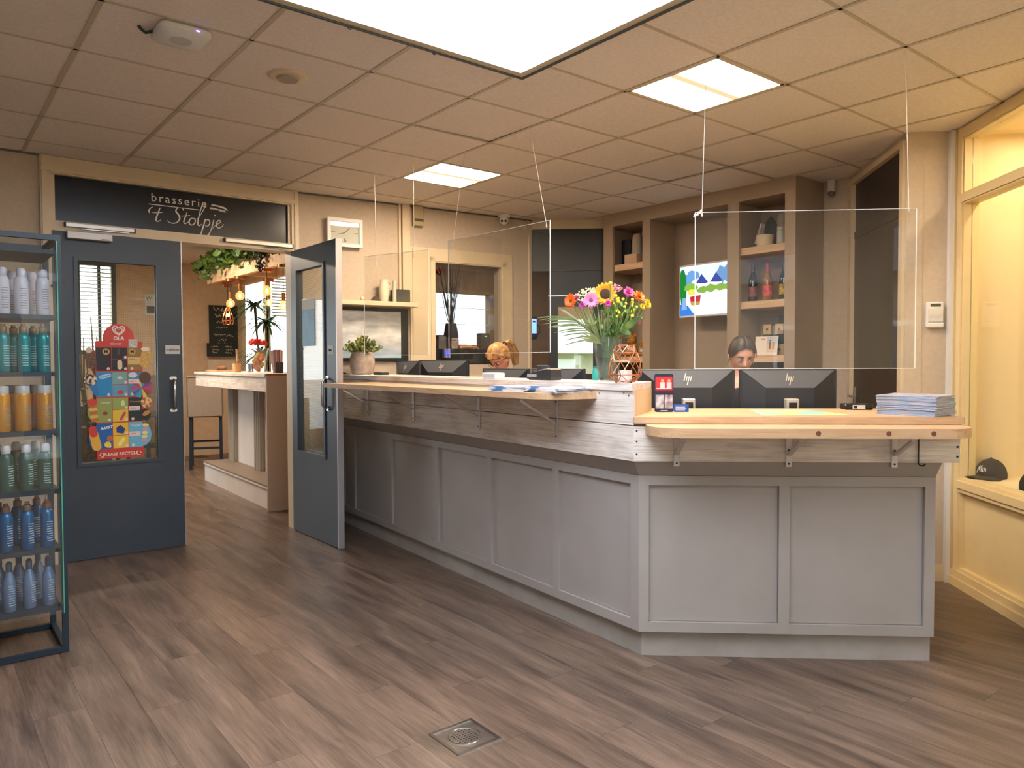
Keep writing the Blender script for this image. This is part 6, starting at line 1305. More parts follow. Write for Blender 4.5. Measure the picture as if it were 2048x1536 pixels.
q=onL(762,0.12); t=thing('black_tablet','small black handheld device lying right of the concrete pot','device',(q.x,q.y,TZ),AL); MB().bbox(-0.07,0.07,-0.04,0.04,0,0.022,0.004).build('body',M_black,t); MB().box(-0.06,0.06,-0.032,0.032,0.022,0.0235).build('glass_face',mat('black_glass',(14,15,18),0.1),t)
q=onL(987,0.02); t=thing('card_box','white tray of cards on the counter','card box',(q.x,q.y,TZ),AL+0.25); MB().bbox(-0.055,0.055,-0.045,0.045,0,0.036,0.002).build('tray',M_white,t); MB().box(-0.048,0.048,-0.0455,-0.045,0.006,0.03).build('slot',mat('slot_shade',(190,184,190),0.6),t); MB().box(-0.062,0.03,-0.04,0.04,0.0365,0.0385).build('top_card',mat('top_card',(236,232,228),0.5),t)
q=onL(1088,0.03); t=thing('payment_terminal','black card payment terminal on a stand on the counter','payment terminal',(q.x,q.y,TZ),AL+0.12)
MB().prism([(-0.10,0.008),(-0.06,0.0),(0.095,0.0),(0.10,0.02),(0.095,0.058),(0.06,0.062),(0.01,0.052),(-0.095,0.036),(-0.102,0.025)],-0.04,0.04,M=UPX).build('body',mat('terminal_black',(40,42,46),0.4),t)
MB().prism([(0.0,0.0525),(0.058,0.0632),(0.096,0.0595),(0.096,0.0635),(0.058,0.067),(0.0,0.0565)],-0.041,0.041,M=UPX).build('top_shell',mat('terminal_taupe',(176,158,142),0.4),t)
MB().box(-0.098,-0.02,-0.0405,-0.0398,0.018,0.034).build('card_slot',mat('terminal_silver',(180,176,180),0.35,metal=0.3),t); MB().box(-0.095,-0.03,-0.03,0.03,0.0375,0.0415,M=Matrix.Rotation(R(-7),4,'Y')).build('keypad',mat('terminal_red_keys',(196,90,60),0.5),t)
MB().bbox(-0.07,0.015,0.01,0.038,0.05,0.085,0.003).build('screen_hood',mat('terminal_slate',(58,66,76),0.4),t)
for x in (-0.085,-0.05,0.03,0.08): MB().cyl(0.007,0.0,0.004,8,M=T(x,-0.03,0)).build('foot',M_black,t)
# magazines on the ledge
M_mag=[mat('magazine_cover_a',(226,224,226),0.35,col2=(96,130,176),nscale=9,ramp=(0.5,0.6)),mat('magazine_cover_b',(214,214,222),0.35,col2=(60,120,180),nscale=7,ramp=(0.52,0.6)),mat('magazine_pages',(210,206,206),0.6)]
def magazine(loc,rot,m,label,cat='magazine',grp=None,w=0.21,h=0.29,t=0.006,curl=0.0):
    o=MB(); n=6
    for i in range(n):
        x0=-w/2+w*i/n; x1=x0+w/n; z0=curl*(i/n)**2; z1=curl*((i+1)/n)**2
        o.hexa([(x0,-h/2,z0),(x1,-h/2,z1),(x1,h/2,z1),(x0,h/2,z0)],[(x0,-h/2,z0+t),(x1,-h/2,z1+t),(x1,h/2,z1+t),(x0,h/2,z0+t)])
    ob=o.build('magazine',m,None,T(*loc)@rz(rot)); tag(ob,label,cat,grp); return ob
for base,(px,X,rot),nm in (((0),(1042,1.885,R(94)),'far pile on the long ledge'),((1),(1112,1.915,R(86)),'near pile on the long ledge')):
    q=onX(px,775,X)
    for k in range(4): magazine((q.x+random.uniform(-0.008,0.008),q.y+random.uniform(-0.012,0.012),1.2725+k*0.0066),rot-math.pi/2+random.uniform(-0.06,0.06),M_mag[(k+base)%2],('bottom','second lowest','second highest','topmost')[k]+' blue and white magazine of the '+nm,'magazine','magazines on the long ledge')
# ------------------------------------------------------------------ bouquet in a glass vase
q=onL(1216,0.13); VX,VY=q.x,q.y
vs_=thing('glass_vase','clear tapered glass vase with water on the counter end','vase',(VX,VY,TZ))
M_vg=mat('clear_vase_glass',(245,250,248),0.0,trans=1.0); M_vg.node_tree.nodes['Principled BSDF'].inputs['IOR'].default_value=1.2
M_vg=glass_thin('clear_vase_glass_thin',(236,242,238),1.6,0.0,0.03)
MB().lathe([(0.0,0.0),(0.043,0.0),(0.047,0.006),(0.060,0.06),(0.070,0.13),(0.0735,0.19),(0.072,0.232),(0.070,0.232),(0.0705,0.19),(0.067,0.13),(0.057,0.065),(0.040,0.016),(0,0.014)],32).build('glass',M_vg,vs_,smooth=True)
MB().lathe([(0.0,0.0165),(0.040,0.0185),(0.055,0.066),(0.065,0.125),(0.0,0.125)],28).build('water',glass_thin('vase_water',(214,216,190),1.33,0.0,0.04),vs_,smooth=True)
bq=thing('flower_bouquet','mixed bouquet with sunflower, gerberas, roses and palm fronds in the glass vase','bouquet',(VX,VY,TZ+0.02))
random.seed(77)
HX=Vector((_rt.x,_rt.y,0))              # sideways as seen from the hall
HF=Vector((-_fw.x,-_fw.y,0)).normalized()
dep0=(Vector((VX,VY,TZ))-CAM).dot(_fw)
def bp(px,py,toward=0.0): # place in the bouquet, 'toward' = metres nearer to the hall
    p=onD(px,py,dep0-toward); return p-Vector((VX,VY,TZ+0.02))
def headM(p,tilt=0.0,side=0.0,up=0.3):
    """frame at p whose z axis looks to the hall, tilted up/sideways"""
    z=(HF*math.cos(up)+Vector((0,0,1))*math.sin(up)+HX*side).normalized(); x=HX-z*HX.dot(z); x.normalize(); y=z.cross(x)
    m=Matrix.Identity(4)
    for i in range(3): m[i][0]=x[i]; m[i][1]=y[i]; m[i][2]=z[i]; m[i][3]=p[i]
    return m
M_stem=mat('flower_stem',(92,122,58),0.6,col2=(120,146,80),nscale=10)
def stem(p,r=0.003):
    b0=Vector((random.uniform(-0.03,0.03),random.uniform(-0.03,0.03),0.0)); mid=Vector((p[0]*0.22,p[1]*0.22,0.20)); return MB().tube([b0,b0.lerp(mid,0.5)+Vector((0.0,0,0)),mid,Vector(p)*0.7+Vector((0,0,p[2]*0.02)),Vector(p)],r,6)
def petals(n,r0,r1,w,lift,mat_,parent,M,name='petals',jit=0.12,rows=1):
    mb=MB()
    for rw in range(rows):
        for k in range(n):
            a=2*math.pi*(k+0.5*rw)/n+random.uniform(-jit,jit); L=(r1-r0)*random.uniform(0.9,1.08)*(1-0.12*rw); l=lift+0.25*rw
            pts=[(0,0.25),(0.35,0.9),(0.65,1.0),(1.0,0.25)]; vs=[];fs=[]
            for f,ww in pts:
                rr=r0+L*f*math.cos(l); z=L*f*math.sin(l)-0.12*L*f*f; c,s=math.cos(a),math.sin(a); h=w*ww/2
                vs+=[(rr*c-h*s,rr*s+h*c,z+0.002*rw),(rr*c+h*s,rr*s-h*c,z+0.002*rw)]
            for i in range(3): fs.append((2*i,2*i+1,2*i+3,2*i+2))
            mb.add(vs,fs)
    return mb.build(name,mat_,parent,M,normals=False)
def flower(kind,px,py,tw,col,size,up=0.3,side=0.0):
    p=bp(px,py,tw); s=stem(p).build('stem',M_stem,bq,smooth=True); M=headM(p,up=up,side=side)
    if kind=='sun':
        petals(20,0.022*size,0.062*size,0.018*size,0.15,mat('sunflower_petal',(244,176,28),0.6,col2=(230,140,16),nscale=40),bq,M,rows=2)
        MB().lathe([(0,0.010*size),(0.014*size,0.012*size),(0.026*size,0.009*size),(0.030*size,0.0)],24).build('flower_disc',mat('sunflower_disc',(58,34,24),0.9,col2=(84,54,34),nscale=160,bump=0.5),bq,M,smooth=True)
    elif kind=='gerbera':
        petals(22,0.008*size,0.044*size,0.009*size,0.35,mat('gerbera_%d'%col[0],col,0.6),bq,M,rows=2); MB().lathe([(0,0.008*size),(0.009*size,0.006*size),(0.011*size,0)],14).build('flower_disc',mat('gerbera_disc_%d'%col[0],tuple(int(c*0.55) for c in col),0.9),bq,M,smooth=True)
    elif kind=='rose':
        for i,(rr,l) in enumerate(((0.030,0.5),(0.024,0.9),(0.016,1.2))): petals(7,0.004*size,rr*size*1.3,0.024*size,l,mat('rose_%d'%col[2],col,0.6),bq,M,rows=2,jit=0.3)
    elif kind=='mum':
        for i in range(3): petals(18-4*i,0.004*size,(0.040-0.009*i)*size,0.008*size,0.3+0.4*i,mat('mum_%d'%col[1],col,0.6),bq,M,rows=2)
    elif kind=='umbel':
        mb=MB()
        for k in range(90): a=random.uniform(0,6.28); r=0.055*size*math.sqrt(random.random()); mb.sph((r*math.cos(a),r*math.sin(a),0.012*(1-(r/0.06)**2)+random.uniform(-0.004,0.004)),0.0045*size,6,4)
        mb.build('umbel_florets',mat('umbel_%d'%col[0],col,0.8),bq,M,smooth=True,kind='stuff')
    elif kind=='button':
        MB().sph((0,0,0),0.010*size,10,8,sc=(1,1,0.8)).build('button_bloom',mat('button_%d'%col[2],col,0.7,col2=tuple(min(255,int(c*1.15)) for c in col),nscale=200),bq,M,smooth=True)
flower('sun',1210,588,0.05,None,1.0,0.15,0.08)
flower('gerbera',1142,602,0.04,(236,104,24),0.95,0.15,-0.75)
flower('gerbera',1182,601,0.08,(232,134,176),1.05,0.2,-0.15)
flower('gerbera',1164,610,0.07,(176,34,150),0.42,0.2,-0.3); flower('gerbera',1216,607,0.09,(206,34,150),0.42,0.1,0)
flower('gerbera',1152,598,0.03,(150,60,110),0.5,0.2,-0.5)
flower('umbel',1172,590,0.02,(206,204,160),1.0,0.8,-0.2)
flower('umbel',1232,578,-0.03,(222,140,160),0.62,0.8,0.1); flower('umbel',1190,585,-0.02,(206,130,180),0.55,0.7,0)
flower('rose',1256,586,0.03,(222,96,164),0.95,0.5,0.3)
flower('mum',1277,594,0.02,(224,124,40),1.0,0.6,0.45)
flower('mum',1294,608,0.0,(232,206,40),0.75,0.3,0.9); flower('mum',1284,613,0.03,(214,190,40),0.5,0.3,0.6)
flower('umbel',1274,642,0.0,(170,90,120),0.42,0.2,0.7)
for k in range(34):
    px=random.gauss(1248,18); py=random.gauss(612,17); flower('button',px,min(py,665),random.uniform(0.0,0.08),random.choice([(206,206,60),(190,200,70),(226,216,60)]),random.uniform(0.75,1.15),random.uniform(0,0.6),random.uniform(-0.3,0.5))
# fronds and foliage
fr=MB()
def blade(mb,p0,p1,w,droop,nrm=None,seg=6):
    p0=Vector(p0);p1=Vector(p1); t=(p1-p0); n=(nrm if nrm is not None else t.cross(HF)).normalized(); vs=[];fs=[]
    for i in range(seg+1):
        f=i/seg; p=p0.lerp(p1,f)+Vector((0,0,-droop*f*f+droop*f*0.4)); ww=w*math.sin(math.pi*(0.12+0.86*f))**0.7*(1 if f<0.98 else 0.1); vs+=[p+n*ww/2,p-n*ww/2]
    for i in range(seg): fs.append((2*i,2*i+1,2*i+3,2*i+2))
    mb.add(vs,fs)
root=bp(1205,690,0.03); spine=[bp(1205-60*f,690-76*f+22*f*f,0.03+0.05*f) for f in [i/12 for i in range(13)]]
fr.tube(spine,[0.0035*(1-0.6*i/12) for i in range(13)],5)
for i in range(2,13):
    s_=spine[i]; L=0.20-0.004*abs(i-7)*3
    px,py,_=PJ(s_+Vector((VX,VY,TZ+0.02)))
    a,b=bp(px-62-random.uniform(0,14),py+8-1.6*i+random.uniform(-4,4),0.10),bp(px-40,py-34+random.uniform(-4,4),0.0)
    blade(fr,s_,a,0.0075,0.035); 
    if i<11: blade(fr,s_,b,0.0065,0.02)
for k in range(26):
    px=random.uniform(1165,1235); tip=bp(px+random.uniform(-14,14),random.uniform(612,640),random.uniform(0.02,0.1)); b0=bp(1205+(px-1205)*0.35,684,random.uniform(0,0.06)); blade(fr,b0,tip,random.uniform(0.007,0.013),0.01)
for k in range(8): a=bp(1165+random.uniform(-8,8)-k*2,650+k*4,0.09); blade(fr,bp(1205,688,0.05),a,0.008,0.03)
fr.build('palm_fronds',mat('palm_green',(78,96,52),0.5,col2=(150,156,104),nscale=6),bq,kind='stuff',normals=False)
fo=MB()
for k in range(230):
    px=random.gauss(1236,26); py=random.uniform(612,684); cen=1218+(684-py)*0.35; px=cen+(px-1236)*(0.35+(684-py)/90); px=min(px,1286)
    p=bp(px,py,random.uniform(-0.07,0.09)); leaf(fo,p,random.uniform(0.02,0.042),rz(random.uniform(0,6.3))@Matrix.Rotation(random.uniform(0.3,2.4),4,'X'),[(0,0,0),(0.22,0.3,0.05),(0.24,0.6,0.04),(0.1,0.9,-0.03),(0,1.0,-0.06),(-0.1,0.9,-0.03),(-0.24,0.6,0.04),(-0.22,0.3,0.05)])
for tx,ty in ((1284,632),(1262,668),(1278,640)): blade(fo,bp(1240,660,0.05),bp(tx,ty,0.09),0.03,0.0)
fo.build('filler_leaves',mat('filler_leaf',(66,92,42),0.55,col2=(104,128,58),nscale=12),bq,kind='stuff',normals=False)
st_=MB()
for k in range(22): a=random.uniform(0,6.28); r=random.uniform(0.01,0.034); st_.tube([(r*math.cos(a),r*math.sin(a),0.0),(r*0.5*math.cos(a+2),r*0.5*math.sin(a+2),0.10),(0.05*math.cos(a+2.6),0.05*math.sin(a+2.6),0.24)],0.0032,6)
st_.build('stems_in_water',M_stem,bq,kind='stuff',smooth=True)
# copper wire candle holder
q=onL(1250,-0.045); ch=thing('copper_candle_holder','geometric copper wire candle holder with white candle','candle holder',(q.x,q.y,TZ))
M_cw=mat('rose_copper_wire',(206,140,104),0.3,metal=0.9); rings=[(0.048,0.006,6,0.0),(0.083,0.040,6,0.5),(0.074,0.105,6,0.0),(0.060,0.148,6,0.5),(0.044,0.182,6,0.0)]
vs=[[(r*math.cos(2*math.pi*(k+o)/n),r*math.sin(2*math.pi*(k+o)/n),z) for k in range(n)] for r,z,n,o in rings]; mb=MB()
for i,rg in enumerate(vs):
    for k in range(6): mb.tube([rg[k],rg[(k+1)%6]],0.0022,5)
    if i<len(vs)-1:
        up=vs[i+1]
        for k in range(6):
            if rings[i][3]==0.0: mb.tube([rg[k],up[k]],0.0022,5); mb.tube([rg[k],up[(k-1)%6]],0.0022,5)
            else: mb.tube([rg[k],up[k]],0.0022,5); mb.tube([rg[k],up[(k+1)%6]],0.0022,5)
mb.build('wire_frame',M_cw,ch,smooth=True)
for k in range(3): MB().sph((0.042*math.cos(2.1*k+0.4),0.042*math.sin(2.1*k+0.4),0.006),0.006,8,6).build('foot_ball',mat('dark_bronze_ball',(70,52,44),0.4),ch,smooth=True)
MB().cyl(0.045,0.0075,0.010,24).build('base_plate',M_cw,ch,smooth=True); MB().cyl(0.034,0.0105,0.062,24).build('candle',mat('white_wax',(232,222,214),0.55),ch,smooth=True)
q=onL(1191,0.22); t=thing('teal_dispenser','small teal bottle on the counter behind the vase','bottle',(q.x,q.y,TZ)); MB().lathe([(0,0),(0.018,0),(0.02,0.004),(0.02,0.05),(0.012,0.066)],18).build('bottle_body',mat('teal_bottle',(60,180,180),0.35),t,smooth=True); MB().cyl(0.011,0.0665,0.08,14).build('cap',mat('teal_cap',(40,150,150),0.4),t,smooth=True)
# ------------------------------------------------------------------ things on the short counter
SZR=1.1655
q=onZ(1328,824,SZR); ph=thing('phone_leaflet','leaflet shaped like a phone screen with blue tag on the short counter','leaflet',(q.x,q.y,SZR),AR); MX=Matrix.Rotation(R(-4),4,'X')
MB().prism(rpoly(-0.048,0.048,0.0,0.195,0.008,4),0,0.004,M=MX@UPX).build('card',mat('phone_card_navy',(26,32,52),0.35),ph)
def pc(name,a,b,c,d,m,y=-0.0065): MB().box(a,b,y,y+0.001,c,d,M=MX).build(name,m,ph)
pc('red_picture',-0.043,0.043,0.105,0.180,mat('leaf_red_print',(200,40,44),0.5)); pc('picture_band',-0.043,0.043,0.098,0.112,mat('leaf_dark_print',(60,24,40),0.5),-0.0072)
for x,c in ((-0.008,(220,200,190)),(0.026,(206,190,190))): pc('picture_figure',x-0.012,x+0.012,0.118,0.152,mat('fig_%d'%c[0],c,0.6),-0.0076); MB().cyl(0.008,0,0.001,12,M=MX@T(x,-0.0068,0.160)@Matrix.Rotation(R(90),4,'X')).build('picture_head',mat('fig_skin',(206,150,120),0.6),ph)
pc('grey_picture',-0.043,-0.003,0.018,0.088,mat('leaf_grey_print',(120,116,124),0.5,col2=(214,208,206),nscale=30)); pc('light_picture',0.003,0.043,0.018,0.088,mat('leaf_light_print',(216,204,204),0.5,col2=(70,50,60),nscale=26))
MB().prism(rpoly(0.0490,0.125,0.0,0.040,0.003,2),0,0.003,M=MX@UPX).build('blue_tag',mat('blue_tag',(30,74,150),0.4),ph)
for k in range(4): pc('tag_line',0.058,0.112-0.006*(k%2),0.030-k*0.007,0.0325-k*0.007,mat('tag_white',(226,230,238),0.5),-0.0050)
pc('screen_text',-0.038,0.02,0.120,0.1225,MATS['tag_white'],-0.0080); pc('home_bar',-0.018,0.018,0.006,0.0085,MATS['tag_white'],-0.0050)
c4=[onZ(*v,SZR) for v in ((1498,820),(1622,820),(1708,831),(1526,832))]; o=Vector((sum(v.x for v in c4)/4,sum(v.y for v in c4)/4,SZR))
mp_=MB().hexa([(v.x-o.x,v.y-o.y,0) for v in c4],[(v.x-o.x,v.y-o.y,0.0012) for v in c4]).build('area_map',mat('map_print',(196,204,140),0.35,col2=(140,200,204),nscale=7,ramp=(0.48,0.56)),None,T(*o)); tag(mp_,'green and blue map lying flat on the short counter','map')
q=onZ(1712,817,SZR)+Vector((0.12,0.10,0)); q=onR(1713,0.46); t=thing('label_printer','low black device with white label at the back of the short counter','device',(q.x,q.y,SZR),AR); MB().bbox(-0.075,0.075,-0.04,0.04,0,0.032,0.008).build('body',M_black,t); MB().box(-0.035,0.03,-0.0412,-0.0402,0.004,0.026).build('white_label',M_white,t); MB().box(-0.03,-0.012,-0.0425,-0.0413,0.008,0.022).build('label_mark',M_ink,t)
q=onR(1832,0.08)
ORD=['',]+[a+' lowest' for a in 'second third fourth fifth sixth seventh eighth ninth tenth'.split()]+[a+' highest' for a in 'tenth ninth eighth seventh sixth fifth fourth third second'.split()]
for k in range(20):
    f=k/19.0; o=magazine((q.x+random.uniform(-0.004,0.004)-0.012*f,q.y+random.uniform(-0.004,0.004),SZR+0.0002+k*0.0047),AR+R(38)+random.uniform(-0.03,0.03)+0.08*f,[mat('stack_mag_blue',(196,196,206),0.4,col2=(120,160,196),nscale=60,stretch=(0.3,0.3,4),rnd=0.08),mat('stack_mag_grey',(186,186,198),0.45,col2=(140,146,168),nscale=50,stretch=(0.3,0.3,4),rnd=0.08)][k%2],('topmost' if k==19 else 'bottom' if k==0 else ORD[k])+' magazine of the tall blue grey stack on the short counter','magazine','magazines in the tall stack',0.20,0.275,0.0043,0.004)
# ------------------------------------------------------------------ monitors
M_mon=mat('monitor_black',(44,48,54),0.45); M_mon2=mat('monitor_grey_panel',(84,86,90),0.5); M_logo=mat('logo_silver',(206,196,184),0.3,metal=0.4); M_scr=mat('monitor_screen',(20,24,30),0.15)
def monitor(P,rot,ztop,w,h,label,base=0.90,logo=True,riser=True):
    """P: centre point, -y is the back side with the logo"""
    t=thing('computer_monitor',label,'monitor',(P.x,P.y,base),rot,group='computer monitors behind the counter'); z1=ztop-base; z0=z1-h
    MB().bbox(-w/2,w/2,0,0.022,z0,z1,0.003).build('shell',M_mon,t); MB().box(-w/2+0.008,w/2-0.008,0.0222,0.0235,z0+0.02,z1-0.008).build('screen',M_scr,t)
    a,b=w/2-0.015,w/2-0.135; zt,zm=z1-0.008,z1-0.105
    MB().hexa([(-a,-0.001,zt),(a,-0.001,zt),(b,-0.040,zm),(-b,-0.040,zm)],[(-a,-0.0002,zt),(a,-0.0002,zt),(b,-0.0002,zm),(-b,-0.0002,zm)]).build('slanted_panel',M_mon2,t)
    MB().box(-b,b,-0.040,-0.0003,z0+0.03,zm-0.0005).build('back_housing',M_mon,t)
    for s in (-1,1): MB().hexa([(s*a,-0.001,zt-0.002),(s*b,-0.039,zm),(s*b,-0.039,z0+0.03),(s*a,-0.001,z0+0.012)],[(s*a,-0.0002,zt-0.002),(s*b,-0.0002,zm),(s*b,-0.0002,z0+0.03),(s*a,-0.0002,z0+0.012)]).build('side_slope',M_mon,t)
    if logo:
        mb=MB()
        for x,za,zb in ((-0.016,-0.020,0.028),(-0.004,-0.020,0.008),(0.008,-0.044,0.008),(0.020,-0.020,0.008)):
            mb.prism([(x+za*0.28,za),(x+0.006+za*0.28,za),(x+0.006+zb*0.28,zb),(x+zb*0.28,zb)],0,0.001)
        zc=z1-0.050; slope=math.atan2(0.039,0.097); mb.build('maker_logo',M_logo,t,T(0,-0.0185-0.0016,zc)@Matrix.Rotation(-slope,4,'X')@UPX)
    if riser:
        MB().bbox(-0.035,0.035,-0.095,-0.0405,0.012,z0+0.17,0.004).build('stand_column',mat('stand_silver',(196,190,180),0.35,metal=0.3),t); MB().box(-0.022,0.022,-0.0965,-0.0952,0.05,z0+0.15).build('column_inset',M_black,t)
    else: MB().bbox(-0.03,0.03,-0.08,-0.0405,0.012,z0+0.12,0.004).build('stand_column',M_mon,t)
    MB().bbox(-0.11,0.11,-0.14,0.06,0,0.012,0.003).build('stand_foot',M_mon,t)
for k,(a,b,yt) in enumerate(((1276,1470,738),(1479,1673,738))):
    A,B=onR(a,0.70),onR(b,0.70); P=(A+B)/2; w=(B-A).length; top=onR((a+b)/2,0.70,yt).z
    monitor(P,AR,top,w,0.335,('black monitor back with logo behind the phone leaflet','black monitor back with logo in front of the dark-haired woman')[k])
def mon_at(pxL,pxR,d,w,yt,label,sgn=-1,**k):
    A=onL(pxL,d); dr=ray(pxR,750); dr=Vector((dr.x,dr.y)); c0=Vector((CAM.x-A.x,CAM.y-A.y)); aa=dr.dot(dr); bb=2*dr.dot(c0); cc=c0.dot(c0)-w*w; D=max(bb*bb-4*aa*cc,0.0); t=(-bb+sgn*math.sqrt(D))/(2*aa); B=Vector((CAM.x+dr.x*t,CAM.y+dr.y*t)); P=Vector(((A.x+B.x)/2,(A.y+B.y)/2,0))
    top=onD((pxL+pxR)/2,yt,(Vector((P.x,P.y,1.4))-CAM).dot(_fw)).z; monitor(P,math.atan2(B.y-A.y,B.x-A.x),top,w,0.335,label,riser=False,**k)
mon_at(793,838,0.47,0.46,722,'black monitor turned edge-on, leftmost behind the counter')
mon_at(837,936,0.52,0.53,720,'wide black monitor back left of the blonde woman')
mon_at(965,1057,0.50,0.53,737,'black monitor back right in front of the blonde woman')
mon_at(1062,1167,0.50,0.53,737,'black monitor back behind the payment terminal')
# ------------------------------------------------------------------ hanging acrylic screens
M_cordw=mat('white_cord',(226,214,200),0.8)
def screen(A,B,pl,pr,yTL,yTR,yBL,yBR,cords,label):
    TL=onP(pl,yTL,A,B); TR_=onP(pr,yTR,A,B); BL=onP(pl,yBL,A,B); BR_=onP(pr,yBR,A,B)
    zt=(TL.z+TR_.z)/2; zb=(BL.z+BR_.z)/2; L=(Vector((TR_.x,TR_.y))-Vector((TL.x,TL.y))).length; ang=math.atan2(TR_.y-TL.y,TR_.x-TL.x)
    dz=TR_.z-TL.z
    t=thing('acrylic_screen',label,'screen',((TL.x+TR_.x)/2,(TL.y+TR_.y)/2,zb),ang,group='acrylic screens hanging over the counter'); h=zt-zb
    MB().box(-L/2,L/2,-0.0025,0.0025,0,h).build('sheet',M_acryl,t)
    e=0.0022
    for nm,(a,b,c,d) in (('top_edge',(-L/2,L/2,h,h+e)),('bottom_edge',(-L/2,L/2,-e,0)),('side_edge',(-L/2-e,-L/2,-e,h+e)),('side_edge',(L/2,L/2+e,-e,h+e))): MB().box(a,b,-0.0028,0.0028,c,d).build(nm,M_lit_edge,t)
    inv=(T((TL.x+TR_.x)/2,(TL.y+TR_.y)/2,zb)@rz(ang)).inverted()
    for (cx_,cy_),(px,py) in cords:
        top=inv@onZ(cx_,cy_,CZ-0.006); bot=inv@onP(px,py,A,B); bot.z=min(bot.z,h-0.004); bot=Vector((bot.x,0,bot.z))
        k=MB().tube([top,bot+Vector((0,0,0.006))],0.0017,6).build('hanging_cord',M_cordw,t)
        MB().sph(bot,0.006,8,6,sc=(0.8,0.9,1.8)).build('knot',M_cordw,k,smooth=True)
    return t
screen((2.174,1.773),(2.295,1.401),728,856,521,492,708,712,[((749,347),(752,528)),((827,332),(828,512))],'small clear acrylic screen hanging left, in front of the wall shelf')
screen((2.370,0.847),(2.403,0.194),897,1100,484,439,708,703,[((930,303),(905,493)),((1060,258),(1093,452))],'clear acrylic screen hanging in front of the blonde woman')
s3=screen((2.364,-1.158),(3.028,-1.783),1391,1833,430,413,736,737,[((1413,115),(1404,430)),((1811,100),(1818,420))],'wide clear acrylic screen hanging over the short counter')
rp=MB(); random.seed(9)
for k in range(9): rp.sph((-0.255*0+k*0.005,0,0.004*math.sin(k*1.7)),0.006,8,6,sc=(1.2,1.0,0.9))
tl=onP(1393,430,(2.364,-1.158),(3.028,-1.783)); sheet3=[c for c in s3.children if c.name.startswith('sheet')][0]; L3=sheet3.dimensions.x if sheet3.dimensions.x>0.1 else 0.8
zt3=max(v.co.z for v in sheet3.data.vertices); xm3=min(v.co.x for v in sheet3.data.vertices)
rp.build('tied_cord',M_cordw,s3,T(xm3-0.004,0,zt3-0.016)@Matrix.Rotation(R(-35),4,'Y'),smooth=True)
# caps in the display recess
def cap(s,y,rot,label,letters=True,sc_=1.0):
    P=GF@Vector((s,y,0.686)); t=thing('baseball_cap',label,'cap',P,math.atan2(gd.y,gd.x)+rot,group='black caps in the display window'); M_cap=mat('black_cap_cloth',(38,40,38),0.9,col2=(30,32,30),nscale=40)
    pr=[(0.086*math.cos(R(a)),0.018+0.105*math.sin(R(a))) for a in range(0,91,9)]
    MB().lathe([(0.084,0.0)]+pr,26).build('crown',M_cap,t,Matrix.Diagonal((1.12,0.98,1.0,1)),smooth=True); MB().sph((0,0,0.124),0.007,8,6).build('top_button',M_cap,t,smooth=True)
    vs=[];fs=[];n=12
    for i in range(n+1):
        a=R(-62+124*i/n); r0,r1=0.088,0.088+0.075*math.cos(a*0.9); vs+=[(r0*1.08*math.cos(a),r0*0.98*math.sin(a),0.012),(r1*1.05*math.cos(a),r1*math.sin(a),0.004-0.012*math.sin(a)**2+0.008),(r1*1.05*math.cos(a),r1*math.sin(a),0.0005-0.012*math.sin(a)**2+0.012),(r0*1.08*math.cos(a),r0*0.98*math.sin(a),0.020)]
    for i in range(n):
        for k in range(4): fs.append((4*i+k,4*i+(k+1)%4,4*(i+1)+(k+1)%4,4*(i+1)+k))
    MB().add(vs,fs).build('peak',M_cap,t,smooth=True)
    if letters:
        mb=MB(); stroke(mb,[(-0.03,-0.022),(-0.022,0.024),(-0.014,-0.004),(-0.004,0.026),(0.002,-0.012)],0.005); stroke(mb,[(0.008,0.006),(0.012,-0.012)],0.005); stroke(mb,[(0.006,0.010),(0.022,0.012),(0.018,-0.012)],0.004); stroke(mb,[(0.028,0.010),(0.030,-0.010)],0.004)
        for i,v in enumerate(mb.v):
            x,z=v[0],v[1]; a=R(0)+x/0.09; zz=0.058+z; f=math.cos(math.asin(max(-1,min(1,(zz-0.018)/0.106)))); mb.v[i]=(0.0975*f*1.0*math.cos(a)+0.0015,0.0865*f*math.sin(a),zz)
        mb.build('stitched_mark',mat('white_stitch',(232,226,220),0.8),t,rz(R(0)),normals=False)
P0=GF.inverted()@onP(1975,955,GF@Vector((0,0.17,0)),GF@Vector((1,0.17,0)))
cap(P0.x,0.19,R(-62),'black cap with white stitched letters on the display window sill')
P1=GF.inverted()@onP(2056,972,GF@Vector((0,0.16,0)),GF@Vector((1,0.16,0))); cap(P1.x+0.03,0.20,R(30),'black cap cut off by the right picture edge',False)
P2=GF.inverted()@onP(2030,950,GF@Vector((0,0.42,0)),GF@Vector((1,0.42,0))); cap(P2.x,0.46,R(100),'dark cap lying farther back on the display sill',False)
# ------------------------------------------------------------------ two women behind the counter
def head_fn(d):
    """radius of the head in direction d (face looks to -y, z up), metres"""
    x,y,z=d; b=Vector((x*0.075,y*0.094,z*0.116)); 
    if z<0: b.x*=1-0.30*min(1,(-z))**1.5; b.y*= (1-0.18*(-z)) if y>0 else (1-0.02*(-z))
    if y<-0.2: b.y*=0.95
    g=lambda cx,cz,s:math.exp(-(((b.x-cx)**2+(b.z-cz)**2)/(2*s*s))) if y<0 else 0.0
    b.y-=0.024*g(0,-0.036,0.010)+0.015*g(0,-0.018,0.008)+0.008*g(0,0.000,0.007)      # nose
    b.y-=0.004*g(0.03,0.022,0.014)+0.004*g(-0.03,0.022,0.014)                         # brows
    b.y+=0.009*g(0.031,-0.002,0.011)+0.009*g(-0.031,-0.002,0.011)                     # eye hollows
    b.y-=0.006*g(0,-0.070,0.012)+0.005*g(0,-0.10,0.014)                               # lips, chin
    b.y-=0.003*g(0.036,-0.034,0.016)+0.003*g(-0.036,-0.034,0.016)                     # cheeks
    return b
